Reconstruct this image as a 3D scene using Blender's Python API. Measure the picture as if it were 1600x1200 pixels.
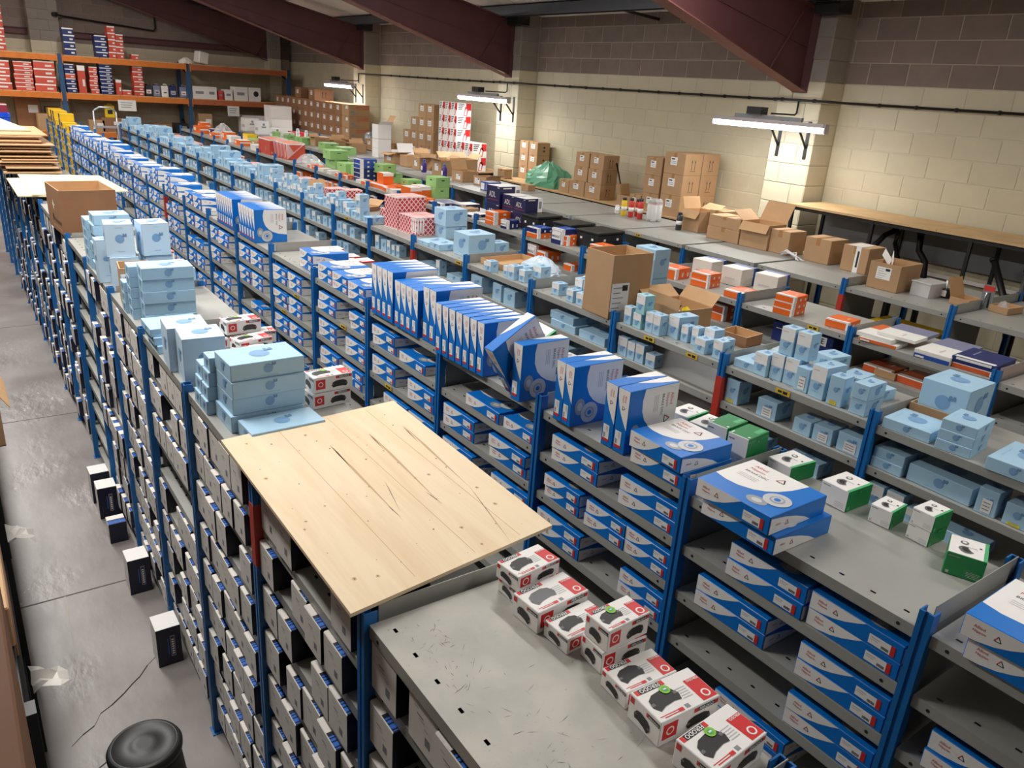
import bpy, bmesh, math, random
from mathutils import Matrix, Vector
random.seed(7)
SC = bpy.context.scene
COL = SC.collection
for o in list(bpy.data.objects):
    bpy.data.objects.remove(o, do_unlink=True)

# ------------------------------------------------------------------ camera, world, lights, exposure
cam_d = bpy.data.cameras.new('camera')
cam_d.sensor_fit = 'HORIZONTAL'; cam_d.sensor_width = 36.0
cam_d.lens = 1215.99 / 1600 * 36.0
cam_d.clip_start = 0.05; cam_d.clip_end = 200
cam = bpy.data.objects.new('camera', cam_d); COL.objects.link(cam)
RX = Vector((0.8164189, -0.5736844, 0.0659269))
RD = Vector((-0.1534694, -0.3256191, -0.9329627))
RF = Vector((0.5566932, 0.7515706, -0.3538846))
cam.matrix_world = Matrix(((RX.x, -RD.x, -RF.x, 0.0), (RX.y, -RD.y, -RF.y, 0.0),
                           (RX.z, -RD.z, -RF.z, 3.3258), (0, 0, 0, 1)))
SC.camera = cam

world = bpy.data.worlds.new('world'); SC.world = world
world.use_nodes = True
wb = world.node_tree.nodes['Background']
wb.inputs[0].default_value = (0.95, 0.97, 1.0, 1); wb.inputs[1].default_value = 0.10

SC.view_settings.view_transform = 'Standard'
SC.view_settings.look = 'None'
SC.view_settings.gamma = 1.0
SC.view_settings.use_curve_mapping = False
SC.view_settings.exposure = 0.0

def area_lamp(name, loc, sx, sy, power, color=(1, 0.97, 0.92)):
    d = bpy.data.lights.new(name, 'AREA'); d.shape = 'RECTANGLE'
    d.size = sx; d.size_y = sy; d.energy = power; d.color = color
    o = bpy.data.objects.new(name, d); o.location = loc
    COL.objects.link(o)
    return o
# rows of twin-tube ceiling battens over the aisles plus two added fills, all above the frame
for (lx, lz, ys, lp) in ((-.15, 4.75, (4.2, 7.4, 10.6, 13.8, 17.0), 112.0), (2.9, 5.2, (-1.0, 3.8, 7.8, 12.2, 16.6), 56.0), (5.6, 4.75, (.5, 4.8, 9.2, 13.6), 34.0), (-1.6, 4.9, (19.6,), 200.0), (2.9, 5.3, (19.4,), 70.0)):  # last two entries: fill lights added to brighten the back wall
    for ly in ys:
        area_lamp('batten_and_fill', (lx, ly, lz), 0.22, 1.8, lp)
        area_lamp('added_uplight', (lx, ly, lz + .06), 0.22, 1.8, lp * .16).rotation_euler = (math.pi, 0, 0)  # upward light added to lift the dark ceiling and rafters

# ------------------------------------------------------------------ materials
M = {}
def srgb(h):
    if isinstance(h, str):
        h = h.lstrip('#'); c = [int(h[i:i+2], 16) / 255 for i in (0, 2, 4)]
    else: c = h
    return tuple((x / 12.92 if x <= 0.04045 else ((x + 0.055) / 1.055) ** 2.4) for x in c)
def mat(name, col, rough=0.5, metal=0.0, noise=0.0, scale=8.0, bump=0.0, bscale=60.0, emit=None, rand=0.0, spec=None):
    m = bpy.data.materials.new(name); m.use_nodes = True
    nt = m.node_tree; b = nt.nodes['Principled BSDF']
    c = srgb(col) + (1,)
    b.inputs['Base Color'].default_value = c
    b.inputs['Roughness'].default_value = rough; b.inputs['Metallic'].default_value = metal
    if spec is not None: b.inputs['Specular IOR Level'].default_value = spec
    N = nt.nodes.new; L = nt.links.new
    if noise or bump or rand:
        tc = N('ShaderNodeTexCoord')
    src = None
    if noise:
        n = N('ShaderNodeTexNoise'); n.inputs['Scale'].default_value = scale; n.inputs['Detail'].default_value = 4
        L(tc.outputs['Object'], n.inputs['Vector'])
        mr = N('ShaderNodeMapRange'); mr.inputs[1].default_value = .3; mr.inputs[2].default_value = .7
        mr.inputs[3].default_value = 1 - noise; mr.inputs[4].default_value = 1 + noise
        L(n.outputs['Fac'], mr.inputs[0]); src = mr.outputs[0]
    if rand:
        oi = N('ShaderNodeObjectInfo'); mr2 = N('ShaderNodeMapRange')
        mr2.inputs[3].default_value = 1 - rand; mr2.inputs[4].default_value = 1 + rand
        L(oi.outputs['Random'], mr2.inputs[0])
        if src is None: src = mr2.outputs[0]
        else:
            mm = N('ShaderNodeMath'); mm.operation = 'MULTIPLY'; L(src, mm.inputs[0]); L(mr2.outputs[0], mm.inputs[1]); src = mm.outputs[0]
    if src is not None:
        mx = N('ShaderNodeVectorMath'); mx.operation = 'SCALE'; mx.inputs[0].default_value = c[:3]
        L(src, mx.inputs['Scale']); L(mx.outputs[0], b.inputs['Base Color'])
    if bump:
        n2 = N('ShaderNodeTexNoise'); n2.inputs['Scale'].default_value = bscale; n2.inputs['Detail'].default_value = 3
        L(tc.outputs['Object'], n2.inputs['Vector'])
        bp = N('ShaderNodeBump'); bp.inputs['Strength'].default_value = bump; bp.inputs['Distance'].default_value = 0.01
        L(n2.outputs['Fac'], bp.inputs['Height']); L(bp.outputs[0], b.inputs['Normal'])
    if emit:
        b.inputs['Emission Color'].default_value = srgb(emit[0]) + (1,); b.inputs['Emission Strength'].default_value = emit[1]
    M[name] = m
    return m
mat('rack_blue', '#1566ab', .42, noise=.06)
mat('rack_red', '#b8382c', .45)
mat('shelf_grey', '#a5a5a0', .42, .15, noise=.06, scale=3)
mat('panel_grey', '#85878a', .5, noise=.06, scale=3)
mat('disc_blue', '#0671cb', .38, noise=.03)
mat('white_card', '#eceae8', .5, noise=.02)
mat('cream_card', '#ddd8cf', .55, noise=.03)
mat('off_white', '#e9e4de', .55)
mat('ink', '#26262a', .5)
mat('ink_grey', '#8a8a90', .5)
mat('ink_soft', '#b9b9bd', .5)
mat('ink_red', '#c9302f', .45)
mat('disc_metal', '#c6c9cd', .4, .1)
mat('disc_metal_dark', '#9aa0a8', .4, .1)
mat('navy', '#14172f', .4, noise=.05)
mat('stripe_blue', '#2f6fd0', .4)
mat('lb', '#a8cce4', .5, noise=.025, scale=5)
mat('lb_light', '#c3dbee', .5, noise=.02)
mat('lb_teal', '#a0d2da', .5, noise=.02)
mat('lb_emblem', '#7ba5cf', .5)
mat('lb_line', '#6a8fb5', .5)
mat('pad_red', '#cf2b2e', .42)
mat('pad_black', '#2b2a2b', .5)
mat('pad_grey', '#6a6b6e', .5)
mat('sticker_green', '#86c440', .45)
mat('sticker_yellow', '#ead51c', .45)
mat('box_green', '#158043', .42, noise=.04)
mat('green_light', '#4fae74', .45)
mat('lime_box', '#93bf76', .5, noise=.04)
mat('orange_box', '#ea6a22', .42, noise=.03)
mat('dark_orange', '#c95628', .45, noise=.03)
mat('box_red', '#c9503e', .45, noise=.05, rand=.12)
mat('mah_navy', '#1d2c66', .42, noise=.03)
mat('mah_blue', '#2d50a4', .42)
mat('adl_navy', '#1d1e4b', .42)
mat('slate_card', '#7d809c', .5)
mat('kraft', '#b28e69', .7, noise=.05, scale=6, rand=.05)
mat('kraft_dark', '#93694a', .7, noise=.06, scale=6, rand=.05)
mat('kraft_in', '#c79f74', .7, noise=.05)
mat('kraft_edge', '#d6b58c', .7)
mat('tape', '#a97e50', .25)
mat('black_plastic', '#1e2022', .35)
mat('stool_black', '#26282a', .45, noise=.08, bump=.05, bscale=200)
mat('dark_rubber', '#131313', .6)
mat('beam_orange', '#d2752a', .45, noise=.08)
mat('beam_rust', '#b45f36', .45, noise=.08)
mat('upright_blue', '#2a5078', .45, noise=.05)
mat('upright_dark', '#15191f', .5)
mat('steel_maroon', '#5c373a', .55, noise=.12, scale=3)
mat('steel_maroon_lit', '#83534c', .55, noise=.1, scale=3)  # bottom flange: lamp light from below put into a brighter maroon
mat('purlin', '#5b5f66', .45, .3, noise=.06)
mat('ceiling_panel', '#efecea', .6, noise=.03, scale=2)
mat('shelf_scuff', '#4c4b44', .6); mat('floor_line', '#a9a39d', .6); mat('kraft_brown', '#6f4a30', .75, noise=.06, scale=4)
mat('ceiling_joint', '#4c4a49', .7)
mat('frame_black', '#17181a', .45)
mat('cable_black', '#151617', .5)
mat('galv', '#8d9194', .4, .5, noise=.08, scale=12)
mat('wood_board', '#c9a678', .6, noise=.12, scale=4)
mat('yellow_box', '#e8bd1f', .45, noise=.04)
mat('yellow_navy', '#223a63', .45)
mat('bin_blue', '#1d56c4', .3)
mat('alu', '#b9bcc0', .35, .6)
mat('chrome', '#c9ccd0', .15, .9)
mat('maroon_box', '#96263c', .45)
mat('lamp_tube', '#ffffff', .4, emit=('#f4f8ff', 18.0))
mat('lamp_body', '#b7aeb0', .4)
mat('paper', '#e7e5e0', .6)
mat('paper_orange', '#d96a35', .5)
mat('can_red', '#c43a30', .3)
mat('can_yellow', '#e3c02c', .3)
mat('can_dark', '#33363d', .3)
mat('bottle_purple', '#3c2a80', .3)
mat('bottle_white', '#e6e6ea', .35)
mat('bottle_green', '#1f9c4a', .35)
mat('box_royal', '#2b49a8', .4)
mat('bracket_wood', '#c9a877', .6)
mat('adhesive_yellow', '#d8b52a', .5)
mat('pink_plastic', '#d98c8c', .35)
mat('exhaust_black', '#1c1b1b', .45, .3)
mat('hole_dark', '#1d1d1d', .8)
mat('card_edge_pale', '#ddd2b6', .7)

def clear_plastic(name, col, alpha, rough=.2):
    m = bpy.data.materials.new(name); m.use_nodes = True
    nt = m.node_tree; nt.nodes.clear(); N = nt.nodes.new; L = nt.links.new
    out = N('ShaderNodeOutputMaterial'); mix = N('ShaderNodeMixShader'); tr = N('ShaderNodeBsdfTransparent'); p = N('ShaderNodeBsdfPrincipled')
    p.inputs['Base Color'].default_value = srgb(col) + (1,); p.inputs['Roughness'].default_value = rough
    mix.inputs[0].default_value = alpha
    L(tr.outputs[0], mix.inputs[1]); L(p.outputs[0], mix.inputs[2]); L(mix.outputs[0], out.inputs[0]); M[name] = m
clear_plastic('clear_film', '#e8eaec', .38)
clear_plastic('tub_plastic', '#dcdcdc', .62, .3)
clear_plastic('pale_bag', '#d4e6f4', .85, .2)
clear_plastic('green_wrap', '#63a583', .92, .35)

def block_mat(name, col, rand, noise, rough, bump):
    m = mat(name, col, rough, noise=noise, scale=3.0, bump=bump, bscale=45, rand=rand)
    return m
block_mat('block_cream', '#c6bca1', .025, .05, .55, .10)
block_mat('block_cream_grey', '#c4b9a2', .04, .06, .6, .10)
block_mat('block_bare', '#84756d', .10, .12, .85, .25)
block_mat('block_grey', '#8a827b', .09, .12, .85, .25)
mat('mortar_cream', '#c3bca6', .7, noise=.05)
mat('mortar_bare', '#a89a8d', .9, noise=.08)
mat('mortar_grey', '#8f8880', .9, noise=.08)

def floor_material():
    m = bpy.data.materials.new('floor_paint'); m.use_nodes = True
    nt = m.node_tree; b = nt.nodes['Principled BSDF']; N = nt.nodes.new; L = nt.links.new
    tc = N('ShaderNodeTexCoord')
    n1 = N('ShaderNodeTexNoise'); n1.inputs['Scale'].default_value = 1.3; n1.inputs['Detail'].default_value = 6
    L(tc.outputs['Object'], n1.inputs['Vector'])
    r = N('ShaderNodeValToRGB'); r.color_ramp.elements[0].position = .32; r.color_ramp.elements[1].position = .7
    r.color_ramp.elements[0].color = srgb('#77706e') + (1,); r.color_ramp.elements[1].color = srgb('#989290') + (1,)
    L(n1.outputs['Fac'], r.inputs[0])
    # worn flecks
    v = N('ShaderNodeTexNoise'); v.inputs['Scale'].default_value = 22; v.inputs['Detail'].default_value = 3
    mp = N('ShaderNodeMapping'); mp.inputs['Scale'].default_value = (1, .45, 1); mp.inputs['Rotation'].default_value = (0, 0, .5)
    L(tc.outputs['Object'], mp.inputs[0]); L(mp.outputs[0], v.inputs['Vector'])
    r2 = N('ShaderNodeValToRGB'); r2.color_ramp.elements[0].position = .66; r2.color_ramp.elements[1].position = .72
    L(v.outputs['Fac'], r2.inputs[0])
    n3 = N('ShaderNodeTexNoise'); n3.inputs['Scale'].default_value = .9; L(tc.outputs['Object'], n3.inputs['Vector'])
    r3 = N('ShaderNodeValToRGB'); r3.color_ramp.elements[0].position = .5; r3.color_ramp.elements[1].position = .62
    L(n3.outputs['Fac'], r3.inputs[0])
    mu = N('ShaderNodeMath'); mu.operation = 'MULTIPLY'; L(r2.outputs[0], mu.inputs[0]); L(r3.outputs[0], mu.inputs[1])
    mx = N('ShaderNodeMix'); mx.data_type = 'RGBA'; mx.inputs[7].default_value = srgb('#c4bfba') + (1,)
    L(mu.outputs[0], mx.inputs[0]); L(r.outputs[0], mx.inputs[6]); L(mx.outputs[2], b.inputs['Base Color'])
    rr = N('ShaderNodeMapRange'); rr.inputs[3].default_value = .22; rr.inputs[4].default_value = .48
    L(n1.outputs['Fac'], rr.inputs[0]); L(rr.outputs[0], b.inputs['Roughness'])
    nb = N('ShaderNodeTexNoise'); nb.inputs['Scale'].default_value = 14; nb.inputs['Detail'].default_value = 5
    L(mp.outputs[0], nb.inputs['Vector'])
    bp = N('ShaderNodeBump'); bp.inputs['Distance'].default_value = .012
    st = N('ShaderNodeMapRange'); st.inputs[3].default_value = .12; st.inputs[4].default_value = .75
    L(r3.outputs[0], st.inputs[0]); L(st.outputs[0], bp.inputs['Strength'])
    L(nb.outputs['Fac'], bp.inputs['Height']); L(bp.outputs[0], b.inputs['Normal'])
    M['floor_paint'] = m
floor_material()

def ply_material(name, base, dark):
    m = bpy.data.materials.new(name); m.use_nodes = True
    nt = m.node_tree; b = nt.nodes['Principled BSDF']; N = nt.nodes.new; L = nt.links.new
    b.inputs['Roughness'].default_value = .6; b.inputs['Specular IOR Level'].default_value = .3
    tc = N('ShaderNodeTexCoord'); mp = N('ShaderNodeMapping'); mp.inputs['Scale'].default_value = (5, .6, 1)
    L(tc.outputs['Object'], mp.inputs[0])
    n = N('ShaderNodeTexNoise'); n.inputs['Scale'].default_value = 2.0; n.inputs['Detail'].default_value = 5; n.inputs['Distortion'].default_value = 1.0
    L(mp.outputs[0], n.inputs['Vector'])
    r = N('ShaderNodeValToRGB'); e = r.color_ramp.elements
    e[0].position = .25; e[0].color = srgb(dark) + (1,); e[1].position = .6; e[1].color = srgb(base) + (1,)
    L(n.outputs['Fac'], r.inputs[0])
    f = N('ShaderNodeMapping'); f.inputs['Scale'].default_value = (60, 2.5, 1); L(tc.outputs['Object'], f.inputs[0])
    nf = N('ShaderNodeTexNoise'); nf.inputs['Scale'].default_value = 2.0; nf.inputs['Detail'].default_value = 3; L(f.outputs[0], nf.inputs['Vector'])
    rf = N('ShaderNodeMapRange'); rf.inputs[3].default_value = .95; rf.inputs[4].default_value = 1.04; L(nf.outputs['Fac'], rf.inputs[0])
    sc = N('ShaderNodeVectorMath'); sc.operation = 'SCALE'; L(r.outputs[0], sc.inputs[0]); L(rf.outputs[0], sc.inputs['Scale'])
    L(sc.outputs[0], b.inputs['Base Color']); M[name] = m
ply_material('plywood', '#ead5b6', '#dfc5a1')
mat('knot_brown', '#80634a', .6); mat('knot_tan', '#cdae86', .6); mat('stain_brown', '#c0a079', .6)
ply_material('plywood_pale', '#efe3bd', '#e2d2a4')

def lattice_material(name, dark):
    m = bpy.data.materials.new(name); m.use_nodes = True
    nt = m.node_tree; b = nt.nodes['Principled BSDF']; N = nt.nodes.new; L = nt.links.new
    b.inputs['Roughness'].default_value = .45
    tc = N('ShaderNodeTexCoord'); sp = N('ShaderNodeSeparateXYZ'); L(tc.outputs['Object'], sp.inputs[0])
    h = N('ShaderNodeMath'); h.operation = 'ADD'; L(sp.outputs[0], h.inputs[0]); L(sp.outputs[1], h.inputs[1])
    def tri(sign):
        a = N('ShaderNodeMath'); a.operation = 'MULTIPLY'; a.inputs[1].default_value = sign; L(sp.outputs[2], a.inputs[0])
        c = N('ShaderNodeMath'); c.operation = 'ADD'; L(h.outputs[0], c.inputs[0]); L(a.outputs[0], c.inputs[1])
        d = N('ShaderNodeMath'); d.operation = 'PINGPONG'; d.inputs[1].default_value = .027; L(c.outputs[0], d.inputs[0])
        g = N('ShaderNodeMath'); g.operation = 'LESS_THAN'; g.inputs[1].default_value = .0075; L(d.outputs[0], g.inputs[0])
        return g
    a, c = tri(1.0), tri(-1.0)
    mxm = N('ShaderNodeMath'); mxm.operation = 'MAXIMUM'; L(a.outputs[0], mxm.inputs[0]); L(c.outputs[0], mxm.inputs[1])
    mx = N('ShaderNodeMix'); mx.data_type = 'RGBA'
    mx.inputs[6].default_value = srgb(dark) + (1,); mx.inputs[7].default_value = srgb('#ecc5c2') + (1,)
    L(mxm.outputs[0], mx.inputs[0]); L(mx.outputs[2], b.inputs['Base Color']); M[name] = m
lattice_material('lattice_red', '#b8323c')
mat('lattice_top', '#e9b3b0', .5, noise=.05)

def worn_shelf(name):
    m = bpy.data.materials.new(name); m.use_nodes = True
    nt = m.node_tree; b = nt.nodes['Principled BSDF']; N = nt.nodes.new; L = nt.links.new
    b.inputs['Roughness'].default_value = .45
    tc = N('ShaderNodeTexCoord')
    n = N('ShaderNodeTexNoise'); n.inputs['Scale'].default_value = 6; n.inputs['Detail'].default_value = 5; L(tc.outputs['Object'], n.inputs['Vector'])
    r = N('ShaderNodeValToRGB'); e = r.color_ramp.elements
    e[0].position = .3; e[0].color = srgb('#9d9c95') + (1,); e[1].position = .65; e[1].color = srgb('#b4b1a9') + (1,); L(n.outputs['Fac'], r.inputs[0])
    ms = N('ShaderNodeMapping'); ms.inputs['Scale'].default_value = (18, 55, 1); ms.inputs['Rotation'].default_value = (0, 0, .7); L(tc.outputs['Object'], ms.inputs[0])
    s = N('ShaderNodeTexNoise'); s.inputs['Scale'].default_value = 1.6; s.inputs['Detail'].default_value = 5; s.inputs['Roughness'].default_value = .7; s.inputs['Distortion'].default_value = 2.2; L(ms.outputs[0], s.inputs['Vector'])
    rs = N('ShaderNodeValToRGB'); q = rs.color_ramp.elements
    q[0].position = .63; q[0].color = (0, 0, 0, 1); q[1].position = .70; q[1].color = (1, 1, 1, 1); L(s.outputs['Fac'], rs.inputs[0])
    k = N('ShaderNodeTexNoise'); k.inputs['Scale'].default_value = 3.4; k.inputs['Detail'].default_value = 3; L(tc.outputs['Object'], k.inputs['Vector'])
    rk = N('ShaderNodeValToRGB'); q = rk.color_ramp.elements
    q[0].position = .47; q[0].color = (0, 0, 0, 1); q[1].position = .62; q[1].color = (1, 1, 1, 1); L(k.outputs['Fac'], rk.inputs[0])
    mu = N('ShaderNodeMath'); mu.operation = 'MULTIPLY'; L(rs.outputs[0], mu.inputs[0]); L(rk.outputs[0], mu.inputs[1])
    mx = N('ShaderNodeMix'); mx.data_type = 'RGBA'; mx.inputs[7].default_value = srgb('#55544c') + (1,)
    L(mu.outputs[0], mx.inputs[0]); L(r.outputs[0], mx.inputs[6]); L(mx.outputs[2], b.inputs['Base Color']); M[name] = m
worn_shelf('shelf_worn')

# ------------------------------------------------------------------ mesh helpers
class MB:
    def __init__(self): self.v = []; self.f = []; self.m = []; self.names = []; self.smooth = []
    def mi(self, name):
        if name not in self.names: self.names.append(name)
        return self.names.index(name)
    def face(self, pts, m, smooth=False):
        n = len(self.v); self.v += [tuple(p) for p in pts]; self.f.append(tuple(range(n, n + len(pts)))); self.m.append(self.mi(m)); self.smooth.append(smooth)
    def box(self, x0, x1, y0, y1, z0, z1, m, faces=None, rot=None):
        """plain six faced block; m is a name or a dict L R F B T D"""
        P = [(x0,y0,z0),(x1,y0,z0),(x1,y1,z0),(x0,y1,z0),(x0,y0,z1),(x1,y0,z1),(x1,y1,z1),(x0,y1,z1)]
        if rot is not None: P = [tuple(rot @ Vector(p)) for p in P]
        n = len(self.v); self.v += P
        for key, idx in (('D',(0,3,2,1)),('T',(4,5,6,7)),('F',(0,1,5,4)),('R',(1,2,6,5)),('B',(2,3,7,6)),('L',(3,0,4,7))):
            if faces and key not in faces: continue
            mm = m if isinstance(m, str) else m.get(key, m['*'])
            self.f.append(tuple(n + i for i in idx)); self.m.append(self.mi(mm)); self.smooth.append(False)
    def cbox(self, sx, sy, sz, m, c=.003, off=(0,0,0)):
        """box with chamfered edges, base centred on the origin"""
        ox, oy, oz = off; hx, hy = sx/2, sy/2
        g = lambda k: m if isinstance(m, str) else m.get(k, m['*'])
        X, Y = (-hx, hx), (-hy, hy); Z = (0, sz)
        def pt(x, y, z, ax):  # corner pulled in on the two other axes
            p = [x, y, z]
            for i, (lo, hi) in enumerate((X, Y, Z)):
                if i != ax: p[i] += c if p[i] == lo else -c
            return (p[0]+ox, p[1]+oy, p[2]+oz)
        n = len(self.v); idx = {}
        for x in X:
            for y in Y:
                for z in Z:
                    for ax in range(3):
                        idx[(x,y,z,ax)] = len(self.v); self.v.append(pt(x,y,z,ax))
        def add(keys, mm): self.f.append(tuple(idx[k] for k in keys)); self.m.append(self.mi(mm)); self.smooth.append(False)
        a, b = X; p, q = Y; s, t = Z
        add([(a,p,s,2),(a,q,s,2),(b,q,s,2),(b,p,s,2)], g('D')); add([(a,p,t,2),(b,p,t,2),(b,q,t,2),(a,q,t,2)], g('T'))
        add([(a,p,s,1),(b,p,s,1),(b,p,t,1),(a,p,t,1)], g('F')); add([(a,q,s,1),(a,q,t,1),(b,q,t,1),(b,q,s,1)], g('B'))
        add([(b,p,s,0),(b,q,s,0),(b,q,t,0),(b,p,t,0)], g('R')); add([(a,p,s,0),(a,p,t,0),(a,q,t,0),(a,q,s,0)], g('L'))
        for z, k in ((s,'D'),(t,'T')):
            for y, e in ((p,1),(q,1)):
                ks = [(a,y,z,2),(b,y,z,2),(b,y,z,1),(a,y,z,1)]
                add(ks if (y == q) == (z == t) else ks[::-1], g('F' if y == p else 'B'))
            for x in X:
                ks = [(x,p,z,2),(x,q,z,2),(x,q,z,0),(x,p,z,0)]
                add(ks if (x == a) == (z == t) else ks[::-1], g('L' if x == a else 'R'))
        for x in X:
            for y in Y:
                ks = [(x,y,s,0),(x,y,s,1),(x,y,t,1),(x,y,t,0)]
                add(ks if (x == a) == (y == p) else ks[::-1], g('F' if y == p else 'B'))
                for z in Z:
                    k3 = [(x,y,z,0),(x,y,z,1),(x,y,z,2)]
                    flip = (x == b) ^ (y == q) ^ (z == t)
                    add(k3 if flip else k3[::-1], g('T' if z == t else 'D'))
    def poly_prism(self, pts, z0, z1, m, axis='z'):
        """extrude a 2D outline (counter-clockwise) along an axis"""
        def P(a, b, c):
            return (a, b, c) if axis == 'z' else ((a, c, b) if axis == 'y' else (c, a, b))
        k = len(pts)
        lo = [P(a, b, z0) for a, b in pts]; hi = [P(a, b, z1) for a, b in pts]
        self.face(lo[::-1] if axis != 'y' else lo, m); self.face(hi if axis != 'y' else hi[::-1], m)
        for i in range(k):
            j = (i + 1) % k; q = [lo[i], lo[j], hi[j], hi[i]]
            self.face(q if axis != 'y' else q[::-1], m)
    def tube(self, pts, r, m, n=8, caps=True):
        pts = [Vector(p) for p in pts]; rings = []
        for i, p in enumerate(pts):
            d = (pts[min(i+1, len(pts)-1)] - pts[max(i-1, 0)]).normalized()
            a = d.cross(Vector((0,0,1)));
            if a.length < 1e-3: a = Vector((1,0,0))
            a.normalize(); b = d.cross(a)
            rr = r[i] if isinstance(r, (list, tuple)) else r
            rings.append([p + rr*(math.cos(t)*a + math.sin(t)*b) for t in [2*math.pi*k/n for k in range(n)]])
        base = len(self.v)
        for ring in rings: self.v += [tuple(q) for q in ring]
        mi = self.mi(m)
        for i in range(len(pts)-1):
            for k in range(n):
                a0 = base+i*n+k; a1 = base+i*n+(k+1)%n
                self.f.append((a0, a1, a1+n, a0+n)); self.m.append(mi); self.smooth.append(True)
        if caps:
            self.f.append(tuple(base+k for k in range(n))[::-1]); self.m.append(mi); self.smooth.append(False)
            self.f.append(tuple(base+(len(pts)-1)*n+k for k in range(n))); self.m.append(mi); self.smooth.append(False)
    def lathe(self, prof, m, n=24, center=(0,0), mats=None):
        base = len(self.v); cx, cy = center
        for r, z in prof:
            for k in range(n):
                t = 2*math.pi*k/n; self.v.append((cx + r*math.cos(t), cy + r*math.sin(t), z))
        for i in range(len(prof)-1):
            mm = self.mi(mats[i] if mats else m)
            for k in range(n):
                a = base+i*n+k; b = base+i*n+(k+1)%n
                self.f.append((a, b, b+n, a+n)); self.m.append(mm); self.smooth.append(True)
        self.f.append(tuple(base+k for k in range(n))[::-1]); self.m.append(self.mi(mats[0] if mats else m)); self.smooth.append(False)
        self.f.append(tuple(base+(len(prof)-1)*n+k for k in range(n))); self.m.append(self.mi(mats[-1] if mats else m)); self.smooth.append(False)
    def add(self, o, mx=None):
        n = len(self.v)
        self.v += [tuple(mx @ Vector(p)) for p in o.v] if mx is not None else list(o.v)
        for f, mi, s in zip(o.f, o.m, o.smooth):
            self.f.append(tuple(n+i for i in f)); self.m.append(self.mi(o.names[mi])); self.smooth.append(s)
    def build(self, name):
        me = bpy.data.meshes.new(name); me.from_pydata(self.v, [], self.f)
        for nm in self.names: me.materials.append(M[nm])
        me.polygons.foreach_set('material_index', self.m); me.polygons.foreach_set('use_smooth', self.smooth)
        me.update()
        return me
    def obj(self, name, parent=None, loc=None):
        o = bpy.data.objects.new(name, self.build(name)); COL.objects.link(o)
        if parent is not None: o.parent = parent
        if loc is not None: o.location = loc
        return o

# faces of a box as (origin, right, up, width, height)
def fr(face, sx, sy, sz):
    hx, hy = sx/2, sy/2; V = Vector
    return {'L': (V((-hx, hy, 0)), V((0,-1,0)), V((0,0,1)), sy, sz), 'F': (V((-hx,-hy,0)), V((1,0,0)), V((0,0,1)), sx, sz),
            'R': (V((hx,-hy,0)), V((0,1,0)), V((0,0,1)), sy, sz), 'B': (V((hx,hy,0)), V((-1,0,0)), V((0,0,1)), sx, sz),
            'T': (V((-hx,-hy,sz)), V((1,0,0)), V((0,1,0)), sx, sy),
            # top read by somebody standing in the aisle on the -x side
            'TL': (V((-hx, hy, sz)), V((0,-1,0)), V((1,0,0)), sy, sx)}[face]
def pr(mb, F, pts, m, lay=1, metres=False):
    o, r, u, w, h = F; n = r.cross(u); e = n * (.0005 * lay)
    mb.face([o + r*(a if metres else a*w) + u*(b if metres else b*h) + e for a, b in pts], m)
def rect(mb, F, a0, b0, a1, b1, m, lay=1): pr(mb, F, [(a0,b0),(a1,b0),(a1,b1),(a0,b1)], m, lay)
def disc(mb, F, ca, cb, rad, m, lay=1, n=18, ry=None, rot=0.0):
    """circle, radius in metres, centre in fractions"""
    o, r, u, w, h = F; pts = []
    for k in range(n):
        t = 2*math.pi*k/n; x = rad*math.cos(t); y = (ry or rad)*math.sin(t)
        pts.append((ca*w + x*math.cos(rot) - y*math.sin(rot), cb*h + x*math.sin(rot) + y*math.cos(rot)))
    pr(mb, F, pts, m, lay, True)
_txt = {}
def text_geo(s, bold):
    k = (s, bold)
    if k not in _txt:
        cu = bpy.data.curves.new('t', 'FONT'); cu.body = s; cu.size = 1.0; cu.resolution_u = 2; cu.offset = .018 if bold else 0.0
        o = bpy.data.objects.new('t', cu); COL.objects.link(o)
        dg = bpy.context.evaluated_depsgraph_get(); me = o.evaluated_get(dg).to_mesh()
        vs = [(v.co.x, v.co.y) for v in me.vertices]; fs = [tuple(p.vertices) for p in me.polygons]
        o.evaluated_get(dg).to_mesh_clear(); bpy.data.objects.remove(o); bpy.data.curves.remove(cu)
        x0 = min(v[0] for v in vs); x1 = max(v[0] for v in vs)
        _txt[k] = ([(a - x0, b) for a, b in vs], fs, x1 - x0)
    return _txt[k]
def text(mb, F, s, a, b, width, m, lay=2, bold=False, rot=0, hscale=1.0):
    """flat lettering: left baseline at (a, b) in fractions of the face, given width in metres, rot in quarter turns"""
    vs, fs, w0 = text_geo(s, bold); sc = width / w0
    o, r, u, w, h = F; n = r.cross(u); R_, U_ = r, u
    for _ in range(rot % 4): R_, U_ = U_, -R_
    base = len(mb.v); p0 = o + r*(a*w) + u*(b*h) + n*(.0005*lay)
    for x, y in vs: mb.v.append(tuple(p0 + R_*(x*sc) + U_*(y*sc*hscale)))
    mi = mb.mi(m)
    for f in fs: mb.f.append(tuple(base+i for i in f)); mb.m.append(mi); mb.smooth.append(False)

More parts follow.
